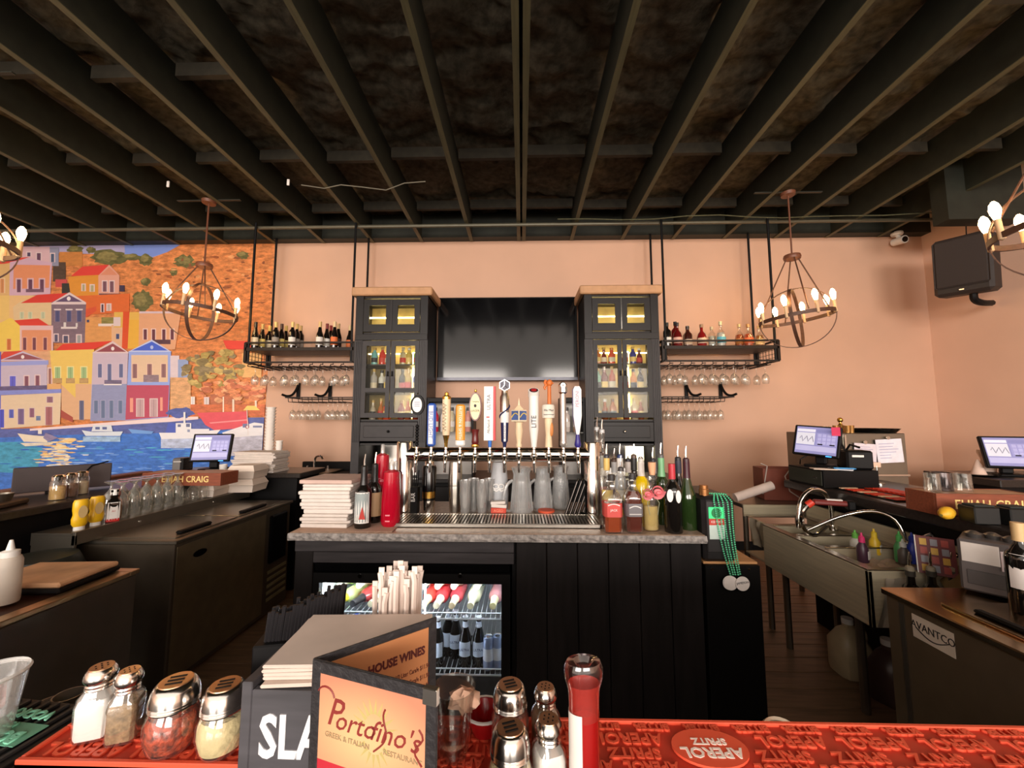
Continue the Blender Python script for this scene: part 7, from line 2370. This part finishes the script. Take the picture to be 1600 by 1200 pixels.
def leaf(P, name, front):
    d = Vector((P.x - A.x, P.y - A.y, 0))
    L_ = d.length
    ang = math.atan2(d.y, d.x)
    lf = MB().box(0, L_, 0, .003, 0, MH, .0008).build(name, mborder, MN, rot=(0, 0, ang))
    return lf, L_


cov, L1 = leaf(Bf, 'front_cover', True)
bw = L1 * .075
MB().box(0, bw, -.0016, 0, 0, MH, .0006).box(L1 - bw, L1, -.0016, 0, 0, MH, .0006).box(bw, L1 - bw, -.0016, 0, MH - bw, MH, .0006).build('binding_edge', mborder, cov)
MB().box(L1 - bw * 1.3, L1 + .0006, -.0024, .0036, MH - bw * 1.3, MH + .0006, .0006).build('corner_guard', CHROME, cov)
MB().box(bw, L1 - bw, -.0008, 0, MH - .083, MH - bw).build('cover_print', grad, cov)
MB().box(bw, L1 - bw, -.0008, 0, .006, MH - .083).build('cover_red_band', c('cover_crimson', (178, 44, 56), .35), cov)
pin = c('cover_maroon_ink', (128, 44, 40), .5)
zt1 = MH - .046
text('P', .034, pin, cov, (L1 * .20, -.0011, zt1 + .005), ext=.0002, shear=.35, sx=.9)
text('orto', .024, pin, cov, (L1 * .375, -.0011, zt1), ext=.0002, shear=.35)
text('fino\'s', .024, pin, cov, (L1 * .69, -.0011, zt1), ext=.0002, shear=.35)
b = MB().tube([(L1 * .54 + .006 * math.sin(k * .35) + .0012 * k, -.0012, zt1 - .016 + k * .0026) for k in range(15)], .0008, 5)
b.tube([(L1 * .13 + .010 * math.cos(2.6 - k * .3), -.0012, zt1 + .016 + .010 * math.sin(2.6 - k * .3)) for k in range(9)], .0008, 5)
b.tube([(L1 * .88 + .004 * math.sin(k * .9), -.0012, zt1 + .012 - k * .0035) for k in range(9)], .0008, 5)
b.build('script_flourish', pin, cov)
sprig = c('sprig_olive', (176, 160, 100), .6)
b = MB()
for k in range(9):
    a = R(20 + k * 17)
    x_, z_ = L1 * .54 + .018 * math.cos(a), zt1 - .004 + .024 * math.sin(a)
    b.prism([(x_ - .006 * math.cos(a) - .0018 * math.sin(a), z_ - .006 * math.sin(a) + .0018 * math.cos(a)), (x_ - .006 * math.cos(a) + .0018 * math.sin(a), z_ - .006 * math.sin(a) - .0018 * math.cos(a)), (x_ + .007 * math.cos(a), z_ + .007 * math.sin(a))], -.00095, -.0008)
for k in range(7):
    a = R(-30 - k * 20)
    x_, z_ = L1 * .54 + .016 * math.cos(a), zt1 - .004 + .020 * math.sin(a)
    b.prism([(x_ - .005 * math.cos(a) - .0015 * math.sin(a), z_ - .005 * math.sin(a) + .0015 * math.cos(a)), (x_ - .005 * math.cos(a) + .0015 * math.sin(a), z_ - .005 * math.sin(a) - .0015 * math.cos(a)), (x_ + .006 * math.cos(a), z_ + .006 * math.sin(a))], -.00095, -.0008)
b.build('leaf_sprig', sprig, cov)
sm = c('cover_small_ink', (150, 130, 96), .6)
text('GREEK & ITALIAN', .0062, sm, cov, (L1 * .32, -.0011, zt1 - .014), ext=.0002)
text('RESTAURANT', .0062, sm, cov, (L1 * .76, -.0011, zt1 - .014), ext=.0002)
ins, L2 = leaf(Bb, 'inner_page', False)
bw2 = L2 * .06
MB().box(bw2, L2 - bw2 * 1.4, -.0008, 0, .006, MH - bw2).build('page_print', c('page_tan', (190, 128, 84), .4, var=.06, scale=9), ins)
pgi = c('page_ink', (84, 24, 22), .6)
text('HOUSE WINES', .0118, pgi, ins, (L2 * .64, -.0011, MH * .845), ext=.0002, bold=.0005, sx=.82)
for k, s in enumerate(('CHARDONNAY  Glass $5.95 - 1/2 Liter Carafe $11.95', 'Glass $5.95 - 1/2 Liter Carafe $11.95', 'Glass $5.95 - 1/2 Liter Carafe $11.95', '1/2 Liter Carafe $12.95', 'Liter Carafe $11.95')):
    text(s, .0068, pgi, ins, (L2 * .93, -.0011, MH * (.755 - k * .052)), ext=.0002, sx=.62, align='RIGHT')
